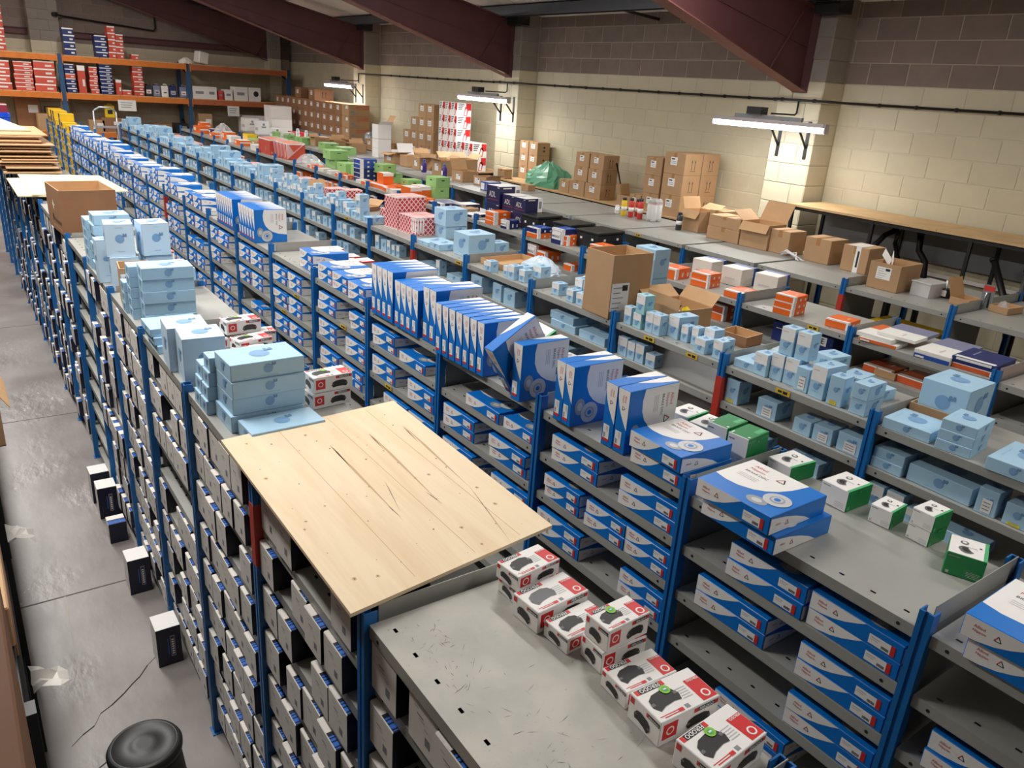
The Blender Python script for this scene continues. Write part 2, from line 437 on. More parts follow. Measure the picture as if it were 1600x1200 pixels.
ORD = ['', 'first','second','third','fourth','fifth','sixth','seventh','eighth','ninth','tenth','eleventh','twelfth','thirteenth','fourteenth',
       'fifteenth','sixteenth','seventeenth','eighteenth','nineteenth','twentieth','twenty-first','twenty-second','twenty-third','twenty-fourth','twenty-fifth']
def ordn(n):
    if n < len(ORD): return ORD[n]
    tens = {2:'twenty',3:'thirty',4:'forty',5:'fifty',6:'sixty',7:'seventy',8:'eighty',9:'ninety'}
    t, u = divmod(n, 10)
    if n >= 100: return 'hundred-and-' + ordn(n-100) if n > 100 else 'hundredth'
    return tens[t] + '-' + ORD[u] if u else tens[t][:-1] + 'ieth'
LABELS = {}
def link(o): COL.objects.link(o)
def tag(o, label, cat, group=None):
    o['label'] = label; o['category'] = cat
    if group: o['group'] = group
    LABELS.setdefault(label, []).append(o)
    return o
def empty(name, loc, rz=0):
    o = bpy.data.objects.new(name, None); link(o); o.empty_display_size = .05; o.location = loc; o.rotation_euler = (0,0,rz); return o
class Kind:
    """a box design: body mesh plus its parts (each a mesh of its own)"""
    def __init__(self, name, body, parts=(), cat='box', size=None):
        self.name = name; self.body = body; self.parts = list(parts); self.cat = cat; self.size = size
def put(k, loc, label, group=None, rz=0.0, rot=None, parts=True, name=None, cat=None):
    o = bpy.data.objects.new(name or k.name, k.body); link(o); o.location = loc
    o.rotation_euler = rot if rot is not None else (0, 0, rz)
    if parts:
        for pn, pm, pl in k.parts:
            c = bpy.data.objects.new(pn, pm); link(c); c.parent = o
            if pl: c['label'] = pl
    return tag(o, label, cat or k.cat, group)
RACKS = []     # (front x, depth, first node y, first node, last node, last node with an upstand)
NUDGED = []
def clear_of_uprights(k, x, y, z, deg):
    """slide a box along its shelf until it clears the posts and side panels"""
    sx, sy, sz = k.size; a = math.radians(deg); px = [0, sx*math.cos(a), sx*math.cos(a)-sy*math.sin(a), -sy*math.sin(a)]; py = [0, sx*math.sin(a), sx*math.sin(a)+sy*math.cos(a), sy*math.cos(a)]
    x0, x1, y0, y1 = x+min(px), x+max(px), y+min(py), y+max(py)
    if z > 2.003:
        for (qx, qy, dy) in NUDGED[::-1]:
            if abs(qx-x) < .07 and abs(qy-y) < .10: return y + dy
        return y
    for (rx, dep, Y0, n0, n1, up) in RACKS:
        if not (rx - .1 < x0 and x0 < rx + dep): continue
        for n in range(n0, n1+1):
            yn = Y0 + n*.93; top = z > 1.9; m = .026 if (x0 < rx+.045 or x1 > rx+dep-.045) else (.004 if (not top or n <= up) else None)
            if m is None or not (y0 < yn+m and y1 > yn-m): continue
            dy = (yn+m+.002-y0) if (y0+y1)/2 > yn else (yn-m-.002-y1)
            NUDGED.append((x, y, dy)); return y + dy
    return y
PLACED = []    # footprints of what already stands on the racks: x0, x1, y0, y1, z0, z1
def make_room(k, x, y, z, deg):
    """slide a box back or sideways until it no longer cuts into one placed before it"""
    sx, sy, sz = k.size; a = math.radians(deg); px = [0, sx*math.cos(a), sx*math.cos(a)-sy*math.sin(a), -sy*math.sin(a)]; py = [0, sx*math.sin(a), sx*math.sin(a)+sy*math.cos(a), sy*math.cos(a)]
    lx, hx, ly, hy = min(px), max(px), min(py), max(py); ox, oy = x, y
    for _ in range(10):
        hit = None
        for (x0, x1, y0, y1, z0, z1) in PLACED:
            if x+lx < x1-.001 and x+hx > x0+.001 and y+ly < y1-.001 and y+hy > y0+.001 and z < z1-.002 and z+sz > z0+.002: hit = (x0, x1, y0, y1); break
        if not hit: break
        x0, x1, y0, y1 = hit
        opts = [(x1-(x+lx)+.002, 1, 0), (y1-(y+ly)+.002, 0, 1), (y+hy-y0+.002, 0, -1)]
        d, ax, ay = min(opts); x += d*ax; y += d*ay
        if abs(x-ox) + abs(y-oy) > .30: x, y = ox, oy; break
    PLACED.append((x+lx, x+hx, y+ly, y+hy, z, z+sz))
    return x, y
def near(k, x, y, z, label, group=None, deg=0.0, **kw):
    """place a box by its corner nearest the camera (lowest x, lowest y)"""
    y = clear_of_uprights(k, x, y, z, deg); qx, qy = x, y
    x, y = make_room(k, x, y, z, deg)
    if abs(x-qx) + abs(y-qy) > .004: y = clear_of_uprights(k, x, y, z, deg)
    sx, sy = k.size[0], k.size[1]; a = math.radians(deg)
    cx = x + sx/2*math.cos(a) - sy/2*math.sin(a); cy = y + sx/2*math.sin(a) + sy/2*math.cos(a)
    return put(k, (cx, cy, z), label, group, rz=a, **kw)
# ------------------------------------------------------------------ the setting
def structure(o): o['kind'] = 'structure'; return o
WX, WY, XL, YN = 8.5, 23.1, -10.5, -5.0      # right wall, back wall, left wall, near wall
PAINT = 3.622; CH = .225; BL = .45
roof = lambda x: 4.46 + .2*(8.5 - x) if x > -1 else 6.36 - .2*(-1 - x)

mb = MB(); mb.box(XL-.2, WX+.3, YN-.2, WY+.3, -.2, 0, 'floor_paint'); floor = structure(mb.obj('floor'))
mb = MB()   # thin painted walkway line and the saw-cut joints
for y in (5.1, 8.3, 11.6): mb.box(-.02, .74, y, y+.012, 0, .0012, 'ceiling_joint')
mb.obj('floor_joint', floor)
mb = MB()
for (xa, ya, xb, yb) in ((.20, 4.05, .215, 4.5), (.217, 4.56, .235, 5.1), (.236, 5.2, .25, 5.6)):
    mb.face([(xa-.004,ya,.0012),(xa+.004,ya,.0012),(xb+.006,yb,.0012),(xb-.006,yb,.0012)], 'floor_line')
mb.obj('painted_line', floor)
mb = MB()
random.seed(3)
for (x0, y0, x1, y1) in ((.10, 3.72, .60, 4.20), (.12, 3.48, .42, 3.62)):
    n = 9
    P = [(x0+(x1-x0)*i/n + random.uniform(-.012,.012), y0+(y1-y0)*i/n + random.uniform(-.015,.015)) for i in range(n+1)]
    for i in range(n):
        if random.random() < .25: continue
        w = random.uniform(.002, .006); a, b = P[i], P[i+1]
        mb.face([(a[0],a[1]-w,.001),(b[0],b[1]-w,.001),(b[0],b[1]+w,.001),(a[0],a[1]+w,.001)], 'hole_dark')
mb.obj('floor_crack', floor)

mb = MB()
def slope(x0, x1, y0, y1, t0, t1, m):
    P = [(x0,y0,roof(x0)+t0),(x1,y0,roof(x1)+t0),(x1,y1,roof(x1)+t0),(x0,y1,roof(x0)+t0)]
    Q = [(a,b,c-t0+t1) for a,b,c in P]; mb.face(P[::-1], m); mb.face(Q, m)
    for i in range(4): j=(i+1)%4; mb.face([P[i],P[j],Q[j],Q[i]], m)
slope(-1, WX+.3, YN-.2, WY+.3, .02, .10, 'ceiling_joint'); slope(XL-.2, -1, YN-.2, WY+.3, .02, .10, 'ceiling_joint')
ceiling = structure(mb.obj('ceiling'))
for i in range(28):
    for (xa, xb) in ((5.02, WX), (-.98, 5.0)):
        mb = MB(); y = YN + .2 + i; slope(xa, xb, y+.012, y+.988, 0, .02, 'ceiling_panel'); mb.obj('ceiling_panel', ceiling)
mb = MB(); slope(XL, -1, YN, WY, 0, .02, 'ceiling_panel'); mb.obj('ceiling_panel', ceiling)

mb = MB(); mb.box(XL-.2, XL, YN, WY, 0, 6.4, 'block_cream'); structure(mb.obj('wall_left'))
mb = MB(); mb.box(XL, WX, YN-.2, YN, 0, 6.5, 'block_cream'); structure(mb.obj('wall_front'))

# blocks: every block in sight is a piece of its own (the 300 that show largest), the rest are joined
_blk = {}
def block_mesh(L, D, H, m):
    k = (round(L,3), round(D,3), round(H,3), m)
    if k not in _blk:
        b = MB(); b.cbox(L, D, H, m, c=.005); _blk[k] = (b, b.build('block'))
    return _blk[k]
def lay_blocks(parent, cells, limit=300):
    """cells: (distance, centre, along_x, L, D, H, material)"""
    cells.sort(key=lambda c: c[0]); rest = MB()
    for i, (d, c, ax, L, D, H, m) in enumerate(cells):
        b, me = block_mesh(L, D, H, m)
        if i < limit:
            o = bpy.data.objects.new('block', me); link(o); o.parent = parent; o.location = c
            if not ax: o.rotation_euler = (0,0,math.pi/2)
        else:
            rest.add(b, Matrix.Translation(c) @ (Matrix.Identity(4) if ax else Matrix.Rotation(math.pi/2,4,'Z')))
    if rest.f: rest.obj('blockwork', parent)['kind'] = 'stuff'
CAM = Vector((0,0,3.326))
# right wall, painted cream up to a course line and bare above
mb = MB(); mb.box(WX, WX+.3, YN, WY+.3, 0, PAINT, 'mortar_cream'); mb.box(WX, WX+.3, YN, WY+.3, PAINT, 4.62, 'mortar_bare')
wall_right = structure(mb.obj('wall_right'))
PIL = [(-.25,.35), (5.55,6.13), (11.35,11.95), (17.3,17.9)]
cells = []
k = -16
while PAINT + CH*k < 4.45:
    z = PAINT + CH*k; H = min(CH, 4.47 - z) - .010
    y = -1.0 + (.225 if k % 2 else 0)
    while y < WY - .05:
        y1 = min(y + BL, WY)
        if not any(a - .02 < y and y1 < b + .02 for a, b in PIL) and y1 - y > .08:
            c = Vector((WX + .036, (y+y1)/2, z + .005))
            vis = (c - CAM).length * (1 if (z > 1.7 and y > 1.9) else 6)
            cells.append((vis, c, False, y1-y-.010, .08, H, 'block_cream' if k < 0 else 'block_bare'))
        y += BL
    k += 1
lay_blocks(wall_right, cells)
for i, (a, b) in enumerate(PIL[1:]):
    mb = MB(); mb.box(8.108, WX, a+.006, b-.006, 0, PAINT, 'mortar_cream'); mb.box(8.108, WX, a+.006, b-.006, PAINT, 4.5, 'mortar_bare')
    p = structure(mb.obj('trim_%d' % (i+1)))
    for k in range(-16, 4):
        z = PAINT + CH*k; H = min(CH, 4.47-z) - .008; m = 'block_cream' if k < 0 else 'block_grey'; w = b - a
        cut = .40 if k % 2 else .20
        for (u0, u1) in ((0, w*cut/.6), (w*cut/.6, w)):
            me = block_mesh(u1-u0-.008, .06, H, m)[1]
            o = bpy.data.objects.new('block', me); link(o); o.parent = p; o.location = (8.128, a+(u0+u1)/2, z+.004); o.rotation_euler = (0,0,math.pi/2)
        me = block_mesh(.36, .05, H, m)[1]     # near return of the pillar
        o = bpy.data.objects.new('block', me); link(o); o.parent = p; o.location = (8.282, a+.022, z+.004)
# back wall
PB = 3.66
mb = MB(); mb.box(XL, WX+.3, WY, WY+.3, 0, PB, 'mortar_cream'); mb.box(XL, WX+.3, WY, WY+.3, PB, 6.5, 'mortar_grey')
wall_back = structure(mb.obj('wall_back')); cells = []
for k in range(-16, 9):
    z = PB + CH*k; x = -.9 + (.225 if k % 2 else 0)
    while x < WX - .05:
        x1 = min(x + BL, WX)
        if z + CH < roof(x1) + .1:
            c = Vector(((x+x1)/2, WY + .034, z + .006)); vis = abs(z - 4.1) + (0 if x > .5 else 5)
            cells.append((vis, c, True, x1-x-.012, .08, CH-.012, 'block_cream_grey' if k < 0 else 'block_bare'))
        x += BL
lay_blocks(wall_back, cells)
for i, (a, b) in enumerate(((2.16, 2.80), (7.78, 8.12))):
    mb = MB(); mb.box(a+.006, b-.006, 22.71, WY, 0, PB, 'mortar_cream'); mb.box(a+.006, b-.006, 22.71, WY, PB, 5.6, 'mortar_grey')
    p = structure(mb.obj('trim_%d' % (i+4)))
    for k in range(-14, 9):
        z = PB + CH*k; w = b-a; cut = .66 if k % 2 else .34
        for (u0, u1) in ((0, w*cut), (w*cut, w)):
            me = block_mesh(u1-u0-.008, .06, CH-.008, 'block_cream_grey' if k < 0 else 'block_grey')[1]
            o = bpy.data.objects.new('block', me); link(o); o.parent = p; o.location = (a+(u0+u1)/2, 22.73, z+.004)
mb = MB(); mb.box(-2, 7.78, 23.02, WY+.005, 3.78, 3.92, 'steel_maroon'); mb.box(-2, 7.78, 22.98, 23.02, 3.90, 3.915, 'steel_maroon'); structure(mb.obj('trim_6'))
mb = MB(); mb.tube([(2.72, 22.66, 4.25), (2.95, 23.03, 4.24), (4.95, 23.03, 4.10), (5.0, 23.03, 4.16), (5.0, 23.03, 4.9)], .022, 'cable_black', 6)
mb.tube([(2.70, 22.69, 4.25), (2.76, 22.60, 4.25)], .05, 'cable_black', 8)
tag(mb.obj('wall_pipe'), 'thin dark pipe running along the back wall above the orange pallet racking', 'pipe')

# portal rafters with tapered haunches ending on the pillars, dark maroon
for i, yc in enumerate((.05, 5.85, 11.65, 17.45, 22.85)):
    t = lambda x: roof(x) - .19
    lowP = [(8.06, 3.52), (3.5, 4.86), (-1, 5.74)]
    root = structure(bpy.data.objects.new('trim_%d' % (7+i), None)); link(root); root.location = (8.06, yc, 3.52)
    def part(name, fn):
        b = MB(); fn(b)
        b.v = [(x-8.06, y-yc, z-3.52) for x, y, z in b.v]; b.obj(name, root)
    part('web', lambda b: b.poly_prism([(8.09, 3.55), (8.10, t(8.1)), (-1, t(-1)), (-1, 5.75), (3.5, 4.87)], yc-.006, yc+.006, 'steel_maroon', axis='y'))
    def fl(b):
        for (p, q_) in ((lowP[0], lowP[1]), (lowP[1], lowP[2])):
            b.poly_prism([(p[0]+.05 if p is lowP[0] else p[0], p[1]-.02), (p[0], p[1]), q_, (q_[0], q_[1]-.02)], yc-.095, yc+.095, 'steel_maroon_lit', axis='y')
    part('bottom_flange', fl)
    part('top_flange', lambda b: b.poly_prism([(8.1, t(8.1)), (8.1, t(8.1)+.018), (-1, t(-1)+.018), (-1, t(-1))], yc-.095, yc+.095, 'steel_maroon', axis='y'))
    part('haunch_flange', lambda b: b.poly_prism([(8.06, 3.97), (8.06, 3.982), (3.5, 4.89), (3.5, 4.878)], yc-.02, yc+.02, 'steel_maroon', axis='y'))
    part('stiffener', lambda b: b.poly_prism([(7.48, 3.72), (7.50, 3.72), (7.90, 4.32), (7.88, 4.32)], yc-.03, yc+.03, 'steel_maroon', axis='y'))
    part('end_plate', lambda b: b.box(8.085, 8.107, yc-.10, yc+.10, 3.50, 4.36, 'steel_maroon'))
    part('top_bracket', lambda b: b.box(7.92, 8.16, yc-.42, yc-.12, 4.30, 4.46, 'frame_black'))
for i, x in enumerate((7.86, 6.3, 4.75, 3.2, 1.65, .1)):
    b = MB(); z = roof(x)
    b.box(x-.03, x+.03, YN, WY, z-.185, z-.175, 'purlin'); b.box(x-.03, x-.022, YN, WY, z-.185, z-.01, 'purlin'); b.box(x-.03, x+.05, YN, WY, z-.02, z-.01, 'purlin')
    structure(b.obj('trim_%d' % (20+i)))
for i, yy in enumerate((8.6, 14.4, 3.0)):
    b = MB(); b.tube([(7.84, yy+.35, 4.47), (8.47, yy, 4.36)], .022, 'frame_black', 6); structure(b.obj('trim_%d' % (30+i)))

# ------------------------------------------------------------------ shelving racks
BAY = .93; DEP = .57; TOPZ = 2.0
def post_mesh(h, red=None):
    """slotted blue upright: open channel with a centre groove"""
    b = MB(); prof = [(-.022,-.02),(-.006,-.02),(-.004,-.012),(.004,-.012),(.006,-.02),(.022,-.02),(.022,.02),(.017,.02),(.017,-.014),(-.017,-.014),(-.017,.02),(-.022,.02)]
    pts = [(y_, x_) for x_, y_ in prof]      # groove faces -x
    b.poly_prism([(a, c) for a, c in pts], 0, h, 'rack_blue')
    b.box(-.03, .03, -.035, .035, 0, .006, 'rack_blue')
    if red: b.box(-.0212, .0205, -.0228, .0228, red[0], red[1], 'rack_red')
    return b
POST = post_mesh(TOPZ).build('post'); POST_RED = post_mesh(TOPZ, (1.60, 1.86)).build('post'); POST_LOW = post_mesh(1.885).build('post')
def shelf_mesh(w, dep, m='shelf_grey', slots=8, lip=.042):
    """folded steel shelf with a row of slots behind the front edge; origin at the front edge, top surface"""
    b = MB(); hw = w/2; sx0, sx1 = .045, .054
    if slots:
        b.face([(0,-hw,0),(sx0,-hw,0),(sx0,hw,0),(0,hw,0)][::1], m)
        b.face([(sx1,-hw,0),(dep,-hw,0),(dep,hw,0),(sx1,hw,0)], m)
        ys = [-hw]; n = slots
        for i in range(n):
            c = -hw + w*(i+.5)/n; b.face([(sx0,ys[-1],0),(sx1,ys[-1],0),(sx1,c-.009,0),(sx0,c-.009,0)], m); ys.append(c+.009)
        b.face([(sx0,ys[-1],0),(sx1,ys[-1],0),(sx1,hw,0),(sx0,hw,0)], m)
        b.face([(sx0-.01,-hw,-.012),(sx0-.01,hw,-.012),(sx1+.01,hw,-.012),(sx1+.01,-hw,-.012)][::-1], 'hole_dark')
    else:
        b.face([(0,-hw,0),(dep,-hw,0),(dep,hw,0),(0,hw,0)], m)
    b.box(0, .0015, -hw, hw, -lip, 0, m, faces='LTD' if False else 'LRD'); b.box(0, .018, -hw, hw, -lip, -lip+.0015, m)
    b.box(dep-.0015, dep, -hw, hw, -lip, 0, m, faces='LRD')
    b.box(0, dep, -hw, -hw+.0015, -lip, 0, m, faces='FBD'); b.box(0, dep, hw-.0015, hw, -lip, 0, m, faces='FBD')
    for i in (-1, 1):
        b.lathe([(.006,0),(.006,.001)], 'hole_dark', 8)
        for j in range(len(b.v)-16, len(b.v)):
            x, y, z = b.v[j]; b.v[j] = (-z-.0002, y + i*(hw-.05), x - lip/2)
    return b.build('shelf')
SH = {}
def shelf(w, dep, m, slots):
    k = (w, dep, m, slots)
    if k not in SH: SH[k] = shelf_mesh(*k)
    return SH[k]
LEV = [1.93, 1.715, 1.51, 1.30, 1.09, .88, .67, .46, .25, .08]
def rack(x, y0, n0, n1, label, top=None, skip=(), depth=DEP, levels=None, red=(), dep_low=None, worn=(), up=99, setback=.004):
    RACKS.append((x, depth, y0, n0, n1, up)); root = empty('shelving_rack', (x, y0 + n0*BAY, 0)); tag(root, label, 'shelving')
    def kid(name, me, loc, rot=(0,0,0)):
        o = bpy.data.objects.new(name, me); link(o); o.parent = root; o.location = (loc[0]-x, loc[1]-(y0+n0*BAY), loc[2]); o.rotation_euler = rot; return o
    pm = MB(); pm.box(0, (dep_low or depth)-.06, -.001, .001, .05, TOPZ-.004, 'panel_grey'); pm = pm.build('side_panel'); pl = MB(); pl.box(0, (dep_low or depth)-.06, -.001, .001, .05, 1.88, 'panel_grey'); pl = pl.build('side_panel')
    ledge = MB(); ledge.box(0, depth-.045, -.0012, .0012, TOPZ-.075, TOPZ+.003, 'shelf_grey'); ledge = ledge.build('upstand')
    for n in range(n0, n1+1):
        y = y0 + n*BAY
        kid('post', POST_RED if n in red else (POST_LOW if (dep_low and n > up) else POST), (x+.009, y, 0))
        kid('post', POST_LOW if (dep_low and n > up) else POST, (x+depth-.02, y, 0), (0,0,math.pi))
        kid('side_panel', pm if n <= up else pl, (x+.045, y, 0))
        if n <= up: kid('upstand', ledge, (x+.042, y, 0))
    for n in range(n0, n1):
        yc = y0 + (n+.5)*BAY
        lv = levels(n) if levels else LEV
        for i, z in enumerate(lv):
            if (n, i) in skip: continue
            istop = z > 1.9
            d = depth if istop else (dep_low or depth)
            kid('shelf', shelf(BAY-.048, d-(.004 if istop else setback), 'shelf_worn' if (n in worn and istop) else 'shelf_grey', 8 if n <= n0+6 else 0), (x+(.004 if istop else setback), yc, z))
    return root
R1X, R2X, R3X, R4X, R5X = .743, 2.128, 3.487, 4.79, 6.176
R1Y, R2Y, R3Y, R4Y, R5Y = .664, .782, .837, 1.79, 1.805
L1 = [1.765, 1.575, 1.37, 1.16, .95, .74, .53, .32, .10]
def lev1(n):
    # the bay under the large plywood sheet has no top shelf, the others do
    return ([1.965] if n != 1 else []) + L1
r1 = rack(R1X, R1Y, 0, 17, 'blue and grey steel shelving rack nearest the left aisle, first from the left', levels=lev1, red=(2,), worn=(0,), up=8, setback=.020)
r2 = rack(R2X, R2Y, -1, 22, 'blue and grey steel shelving rack full of blue disc boxes, second from the left', levels=lambda n: LEV[:7], red=(10,), up=7)
r3 = rack(R3X, R3Y, 0, 21, 'blue and grey steel shelving rack of pale blue boxes, third from the left', levels=lambda n: LEV[:6], red=(2, 6), up=5)
r4 = rack(R4X, R4Y, -1, 20, 'blue and grey steel shelving rack with orange boxes, fourth from the left', levels=lambda n: LEV[:5], red=(), up=3)
r5 = rack(R5X, R5Y, -1, 20, 'deep grey worktop rack with blue posts closest to the block wall', levels=lambda n: [1.93, 1.51, 1.09, .67, .25], depth=1.14, dep_low=.57, red=(2,), up=2)

# small red and yellow markers on the racks
def marker(root, rx, y, z, sz=.034, col='rack_red', letter='D', lx=-.0008):
    b = MB(); b.box(-.0012, 0, -sz/2, sz/2, -sz/2, sz/2, 'rack_red' if col == 'rack_red' else col)
    F = (Vector((-.0012, sz/2, -sz/2)), Vector((0,-1,0)), Vector((0,0,1)), sz, sz)
    if letter: text(b, F, letter, .2, .16, sz*.55, 'white_card', bold=True)
    o = b.obj('aisle_marker', root); o.location = (rx + lx - root.location.x, y - root.location.y, z)
    o['label'] = 'small dark red marker with white letter D' if letter else 'yellow shelf-edge label'
for (rt, rx, ry, n, z) in ((r2, R2X, R2Y, 0, 1.83), (r3, R3X, R3Y, 2, 1.77), (r4, R4X, R4Y, 1, 1.77), (r5, R5X, R5Y, 1, 1.74), (r5, R5X, R5Y, 2, 1.84)):
    marker(rt, rx, ry + n*BAY, z)
def edge_label(root, rx, y, z):
    b = MB(); b.box(-.0014, 0, -.045, .045, -.014, .014, 'adhesive_yellow'); b.box(-.0018, -.0014, -.03, -.002, -.008, .008, 'ink'); b.box(-.0018, -.0014, .005, .03, -.006, .006, 'ink')
    o = b.obj('edge_label', root); o.location = (rx - root.location.x, y - root.location.y, z); o['label'] = 'yellow and black shelf-edge sticker'
for (rt, rx, y, z) in ((r3, R3X, 3.29, 1.909), (r3, R3X, 2.93, 1.909), (r3, R3X, 2.28, 1.909), (r4, R4X, 3.0, 1.909), (r2, R2X, 4.9, 1.694), (r2, R2X, 5.8, 1.694), (r2, R2X, 4.2, 1.489),
                       (r5, R5X, 6.2, 1.909), (r3, R3X, 7.9, 1.909), (r3, R3X, 5.6, 1.909), (r2, R2X, 6.1, 1.489)):
    edge_label(rt, rx, y, z)

b = MB(); random.seed(19)
for i in range(120):
    if i < 50: cx, cy = random.gauss(.85,.05), random.gauss(1.40,.09)
    elif i < 95: cx, cy = random.gauss(.86,.05), random.uniform(.7,1.35)
    else: cx, cy = random.uniform(.80,1.25), random.uniform(.7,1.5)
    if not (.805 < cx < 1.28 and .70 < cy < 1.56): continue
    l_ = random.uniform(.004,.04)*(1 if i < 108 else 1.8); a_ = random.uniform(0, math.pi); w_ = random.uniform(.0002,.0008); dx, dy = l_*math.cos(a_), l_*math.sin(a_)
    b.face([(cx-R1X, cy-R1Y, 1.9654), (cx+dx*.5-R1X-dy/l_*w_, cy+dy*.5-R1Y+dx/l_*w_, 1.9654), (cx+dx-R1X, cy+dy-R1Y, 1.9654), (cx+dx*.5-R1X+dy/l_*w_, cy+dy*.5-R1Y-dx/l_*w_, 1.9654)], 'shelf_scuff')
b.obj('scuff_marks', r1)['label'] = 'dark scuffs and scratches on the near shelf'
# ------------------------------------------------------------------ box designs
CURVE = [(.0,.0),(.14,.06),(.28,.2),(.40,.42),(.52,.72),(.62,1.0)]
def logo(mb, F, a, b, s, lay=2):
    """small triangular emblem made of strokes, s = size in metres"""
    o, r, u, w, h = F; ca, cb = a*w, b*h
    P = [(0,.55),(-.5,-.35),(.5,-.35)]
    for i, m in ((0,'ink_red'),(1,'ink'),(2,'ink_red' if False else 'ink')):
        p, q = P[i], P[(i+1)%3]; d = (q[0]-p[0], q[1]-p[1]); L = math.hypot(*d); n = (-d[1]/L*.11, d[0]/L*.11)
        pts = [(ca+s*(p[0]+.08*d[0]), cb+s*(p[1]+.08*d[1])), (ca+s*(p[0]+.86*d[0]), cb+s*(p[1]+.86*d[1])),
               (ca+s*(p[0]+.86*d[0]+n[0]), cb+s*(p[1]+.86*d[1]+n[1])), (ca+s*(p[0]+.08*d[0]+n[0]), cb+s*(p[1]+.08*d[1]+n[1]))]
        pr(mb, F, pts, m, lay, True)
def disc_mb(sx, sy, sz, detail=True):
    b = MB()
    b.cbox(sx, sy, sz, 'disc_blue', c=.0022)
    L = fr('L', sx, sy, sz); T = fr('TL', sx, sy, sz); F = fr('F', sx, sy, sz)
    pr(b, L, [(.008,.02)] + CURVE[1:-1] + [(.61,.98),(.008,.98)], 'white_card')
    pr(b, T, [(.01,.30),(.18,.265),(.35,.275),(.50,.34),(.60,.43),(.68,.55),(.74,.72),(.78,.99),(.01,.99)], 'white_card')
    pr(b, F, [(.01,.02),(.74,.02),(.62,.30),(.45,.55),(.25,.75),(.01,.88)], 'white_card')
    pr(b, fr('B', sx, sy, sz), [(.01,.03),(.66,.03),(.48,.34),(.28,.64),(.01,.90)], 'white_card')
    disc(b, T, .68, .17, .040, 'disc_metal_dark', 2, ry=.028); disc(b, T, .68, .17, .020, 'disc_metal', 3, ry=.014)
    disc(b, T, .80, .37, .049, 'disc_metal', 4, 22); disc(b, T, .80, .37, .027, 'disc_metal_dark', 5, 16); disc(b, T, .80, .37, .020, 'disc_metal', 6, 16); disc(b, T, .80, .37, .012, 'disc_blue', 7, 12)
    if detail:
        text(b, T, 'Allied', .14, .84, .055, 'ink_red'); text(b, T, 'Nippon', .14, .755, .062, 'ink_red'); text(b, T, 'BRAKE DISC', .14, .66, .098, 'ink')
        logo(b, T, .55, .80, .042)
        for i in range(3): rect(b, T, .14, .575-.035*i, .40, .585-.035*i, 'ink_soft', 2)
        text(b, L, 'Allied', .09, .62, .03, 'ink_red'); text(b, L, 'Nippon', .09, .44, .034, 'ink_red'); logo(b, L, .29, .58, .022)
        text(b, F, 'Allied', .10, .42, .026, 'ink_red'); logo(b, F, .30, .40, .022)
        # lid seam on the near face and tuck flap on the spine
        rect(b, F, .02, .955, .98, .968, 'navy', 2); rect(b, L, .99, .05, .996, .95, 'navy', 2)
    else:
        logo(b, L, .25, .6, .026); logo(b, T, .5, .78, .05); rect(b, T, .14, .72, .38, .76, 'ink_red', 2)
    return b
def sticker_mb(sx, sy, sz):
    b = MB(); hx, hy = sx/2, sy/2
    b.box(-hx-.0014, -hx-.0008, hy-.88*sy, hy-.66*sy, .14*sz, .66*sz, 'white_card'); b.box(-hx-.0016, -hx-.0008, hy-.925*sy, hy-.88*sy, .12*sz, .68*sz, 'ink_red')
    F = (Vector((-hx-.0014, hy-.66*sy, .14*sz)), Vector((0,-1,0)), Vector((0,0,1)), .22*sy, .52*sz)
    rect(b, F, .08, .68, .5, .78, 'ink_soft'); rect(b, F, .08, .48, .42, .55, 'ink_soft')
    for i in range(7): rect(b, F, .60+.05*i, .12, .60+.05*i+.028, .42, 'ink')
    return b
def disc_kind(sx, sy, sz, detail=True):
    return Kind('disc_box', disc_mb(sx, sy, sz, detail).build('disc_box'), [('label_sticker', sticker_mb(sx, sy, sz).build('label_sticker'), 'white barcode sticker with a red end')], size=(sx, sy, sz))
DISC = disc_kind(.285, .285, .070); DISC_S = disc_kind(.29, .325, .064); DISC_M = disc_kind(.285, .26, .060); DISC_L = disc_kind(.31, .32, .070)
DISC_F = disc_kind(.28, .285, .066, False); DISC_T = disc_kind(.285, .285, .062)

